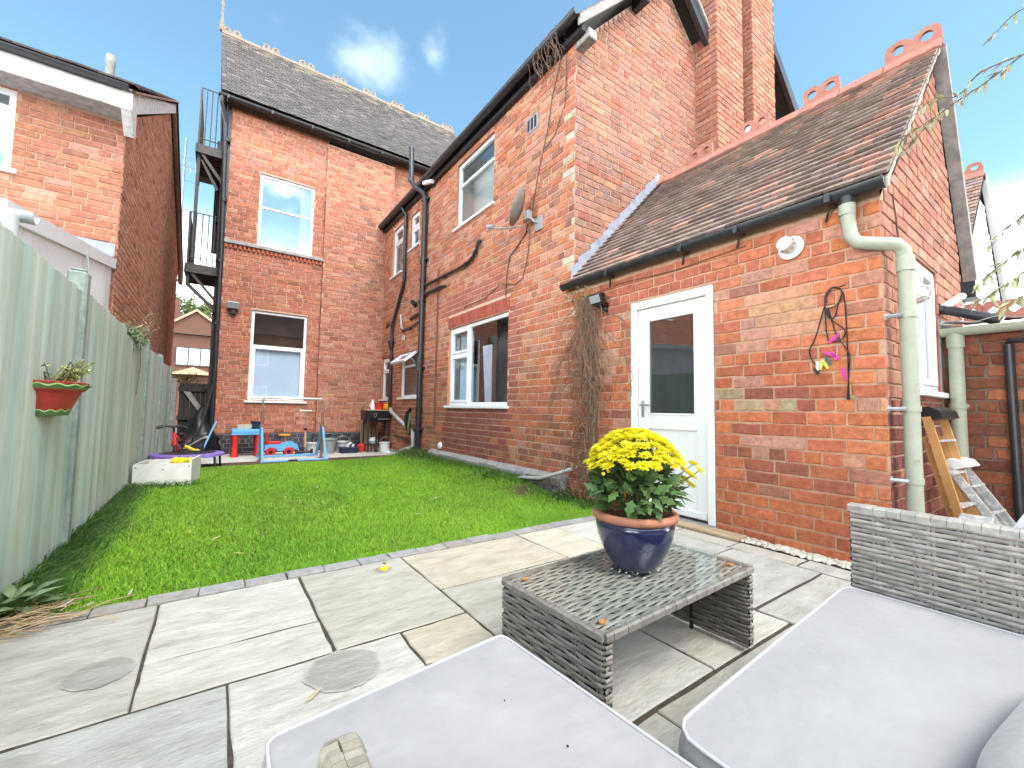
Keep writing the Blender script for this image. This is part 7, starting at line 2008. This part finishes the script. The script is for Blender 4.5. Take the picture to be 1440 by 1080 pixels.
b = MB(); b.tube([(2.42, 9.7, .07), (2.46, 9.72, .13), (2.52, 9.72, .16)], .03, 8); b.tube([(2.52, 9.66, .07), (2.56, 9.7, .12)], .025, 8); o = b.build('toy_parts', 'pale_grey', smooth=True); tag(o, 'pale toy pieces heaped in the navy tray', 'toy')
b = MB(); b.lathe([(.08, 0), (.10, .03), (.095, .14), (.06, .17), (.03, .17), (.03, .2)], (2.76, 9.82, GZ), 12); o = b.build('fuel_can', 'red', smooth=True); tag(o, 'small red can on the paving left of the barbecue', 'can')
# barbecue with pots on it
bq = thing('barbecue', 'black half drum barbecue on thin legs in the far corner', 'barbecue', (3.08, 9.75, GZ))
bx0, bx1, by_, bz = 2.76, 3.38, 9.78, .88
b = MB(); k = 12; sec = [(by_+.25*math.cos(PI+PI*i/k), bz+.27*math.sin(PI+PI*i/k)) for i in range(k+1)]
nv = []; 
for x in (bx0, bx0+.03, bx1-.03, bx1):
    s_ = .86 if x in (bx0, bx1) else 1
    nv += [(x, by_+(y_-by_)*s_, bz+(z-bz)*s_) for y_, z in sec]
b.add(nv, [(i*(k+1)+j, i*(k+1)+j+1, (i+1)*(k+1)+j+1, (i+1)*(k+1)+j) for i in range(3) for j in range(k)]+[tuple(range(k+1)), tuple(3*(k+1)+j for j in range(k+1))]); b.build('drum', 'black_iron', bq, smooth=True)
b = MB(); b.bbox(bx0-.02, bx1+.02, by_-.26, by_+.26, bz, bz+.025, .006); b.build('board_top', 'wood_pale', bq)
b = MB(); b.tube([(2.93, by_-.245, .77), (2.95, by_-.27, .82), (2.98, by_-.275, .82), (2.99, by_-.25, .77), (2.97, by_-.24, .73), (2.94, by_-.24, .74)], .008, 6); b.bbox(3.02, 3.30, by_-.262, by_-.245, .68, .70, .003); b.build('handle', 'steel', bq)
for (x, y_, fy) in ((2.83, by_-.14, -.1), (3.31, by_-.14, 0), (2.83, by_+.14, .05), (3.31, by_+.14, .05)): b = MB(); b.tube([(x, y_, .72), (x, y_+fy, GZ)], .018, 8); b.build('leg', 'black_iron', bq)
b = MB(); b.bbox(2.80, 3.30, by_-.22, by_+.16, .10, .12, .004); b.tube([(3.0, by_-.24, .60), (3.0, by_-.26, GZ+.05)], .018, 8); b.tube([(2.98, by_-.26, GZ+.055), (3.02, by_-.26, GZ+.055)], .055, 12); b.build('lower_shelf', 'black_iron', bq)
b = MB(); b.lathe([(.075, 0), (.095, .13), (.102, .13), (.102, .15), (.09, .15)], (3.09, 9.70, bz+.025), 16); o = b.build('plant_pot', 'red', smooth=True); tag(o, 'red plastic plant pot on the barbecue board', 'pot')
b = MB(); b.lathe([(.05, 0), (.085, .02), (.10, .07), (.088, .115), (.05, .14), (.018, .145), (.016, .175), (0, .175)], (3.27, 9.70, bz+.025), 14); o = b.build('pumpkin', 'orange', smooth=True); tag(o, 'small orange pumpkin on the barbecue board', 'pumpkin')
b = MB(); b.lathe([(.04, 0), (.045, .1), (.03, .19), (.034, .22)], (2.94, 9.68, bz+.025), 12); b.tube([(2.90, 9.68, bz+.07), (2.865, 9.68, bz+.12), (2.9, 9.68, bz+.18)], .008, 6); o = b.build('jug', 'upvc', smooth=True); tag(o, 'white jug on the barbecue board left of the red pot', 'jug')
weed('straggly green seedling tray on the left end of the barbecue board', 2.72, 9.68, 40, .06, .05, (.18, .22, .10), 55, .05, 'herb_tray', .8, bz+.025)
b = MB(); b.bbox(2.86, 3.06, 10.12, 10.32, GZ, .62, .01); o = b.build('timber_block', 'wood_pale'); tag(o, 'upright pale timber board behind the barbecue legs', 'board')
b = MB(); b.bbox(3.09, 3.24, 10.14, 10.34, GZ, .60, .01); o = b.build('clay_slab', 'terracotta'); tag(o, 'upright reddish clay slab behind the barbecue legs', 'slab')
b = MB(); b.lathe([(.0, 0), (.09, .01), (.11, .07), (.06, .14), (0, .15)], (3.0, 9.75, .125), 10); o = b.build('bag', 'pale_grey', smooth=True); tag(o, 'pale bag on the lower shelf of the barbecue', 'bag')

# ================================================================== tree at the right, twigs reaching into view
tt = thing('overhanging_tree', 'pale leaved slender twigs reaching into view at the top right', 'tree', (3.9, -1.6, 0))
rr = random.Random(41)
b = MB(); b.tube([(3.9, -1.6, -.01), (3.85, -1.5, 1.2), (3.6, -1.2, 2.3), (3.2, -.7, 3.2)], [.09, .08, .06, .04], 8)
b.tube([(3.7, -1.3, 2.0), (3.1, -.6, 2.5), (2.72, -.05, 2.56)], [.04, .025, .010], 6); b.tube([(3.85, -1.5, 1.2), (3.2, -.6, 1.75), (2.75, -.05, 1.82)], [.04, .02, .010], 6); b.build('trunk', 'bark', tt)
lv = MB()
def twig(pts, nl, ln=.045, colr=(.36, .34, .22), dens=1.0, rad=.0035):
    P_ = smooth(pts, 5); tw = MB(); tw.tube(P_, [L(rad, .001, i/len(P_)) for i in range(len(P_))], 5); tw.build('twig', 'bark', tt)
    for k in range(nl):
        t_ = (k+.5)/nl*.98; i = min(len(P_)-2, int(t_*(len(P_)-1))); p = P_[i].lerp(P_[i+1], rr.random()); d = (P_[i+1]-P_[i]).normalized()
        leaf_mesh(lv, p, d*.7+Vector((jit(rr, .8), jit(rr, .8), jit(rr, .6)-.1)), Vector((jit(rr, .5), jit(rr, .5), 1)), ln*(.6+.7*rr.random()), ln*.30, vary(colr, rr, .3) if rr.random() < .6 else vary((.44, .42, .30), rr, .2), .25)
twig([(2.72, -.05, 2.56), (2.62, .12, 2.44), (2.6, .24, 2.37), (2.6, .37, 2.32), (2.6, .46, 2.25), (2.6, .53, 2.18)], 64, colr=(.38, .35, .22))
twig([(2.62, .15, 2.43), (2.6, .26, 2.42), (2.6, .33, 2.36), (2.58, .40, 2.38), (2.58, .46, 2.35)], 22)
twig([(2.60, .36, 2.32), (2.58, .44, 2.28), (2.57, .50, 2.25), (2.56, .545, 2.20)], 30, .04, (.42, .42, .20))
twig([(2.7, -.05, 2.66), (2.62, .10, 2.62), (2.6, .17, 2.60), (2.6, .22, 2.55)], 14)
twig([(2.75, -.05, 1.82), (2.62, .12, 1.79), (2.6, .19, 1.74), (2.6, .26, 1.66)], 26, colr=(.34, .34, .24))
twig([(2.75, -.05, 1.76), (2.62, .10, 1.68), (2.6, .18, 1.62), (2.6, .25, 1.56), (2.6, .31, 1.50)], 44, .05, (.42, .42, .26))
twig([(2.72, -.02, 1.64), (2.6, .12, 1.56), (2.6, .20, 1.51), (2.6, .27, 1.455), (2.6, .30, 1.44)], 40, .05, (.44, .45, .24))
twig([(2.72, -.02, 1.58), (2.6, .10, 1.48), (2.6, .17, 1.44), (2.6, .235, 1.40)], 26, .05, (.42, .42, .22))
twig([(2.72, -.05, 1.70), (2.6, .09, 1.60), (2.6, .14, 1.53)], 18, .045)
lv.build('leaves', 'leaf', tt, kind='stuff')
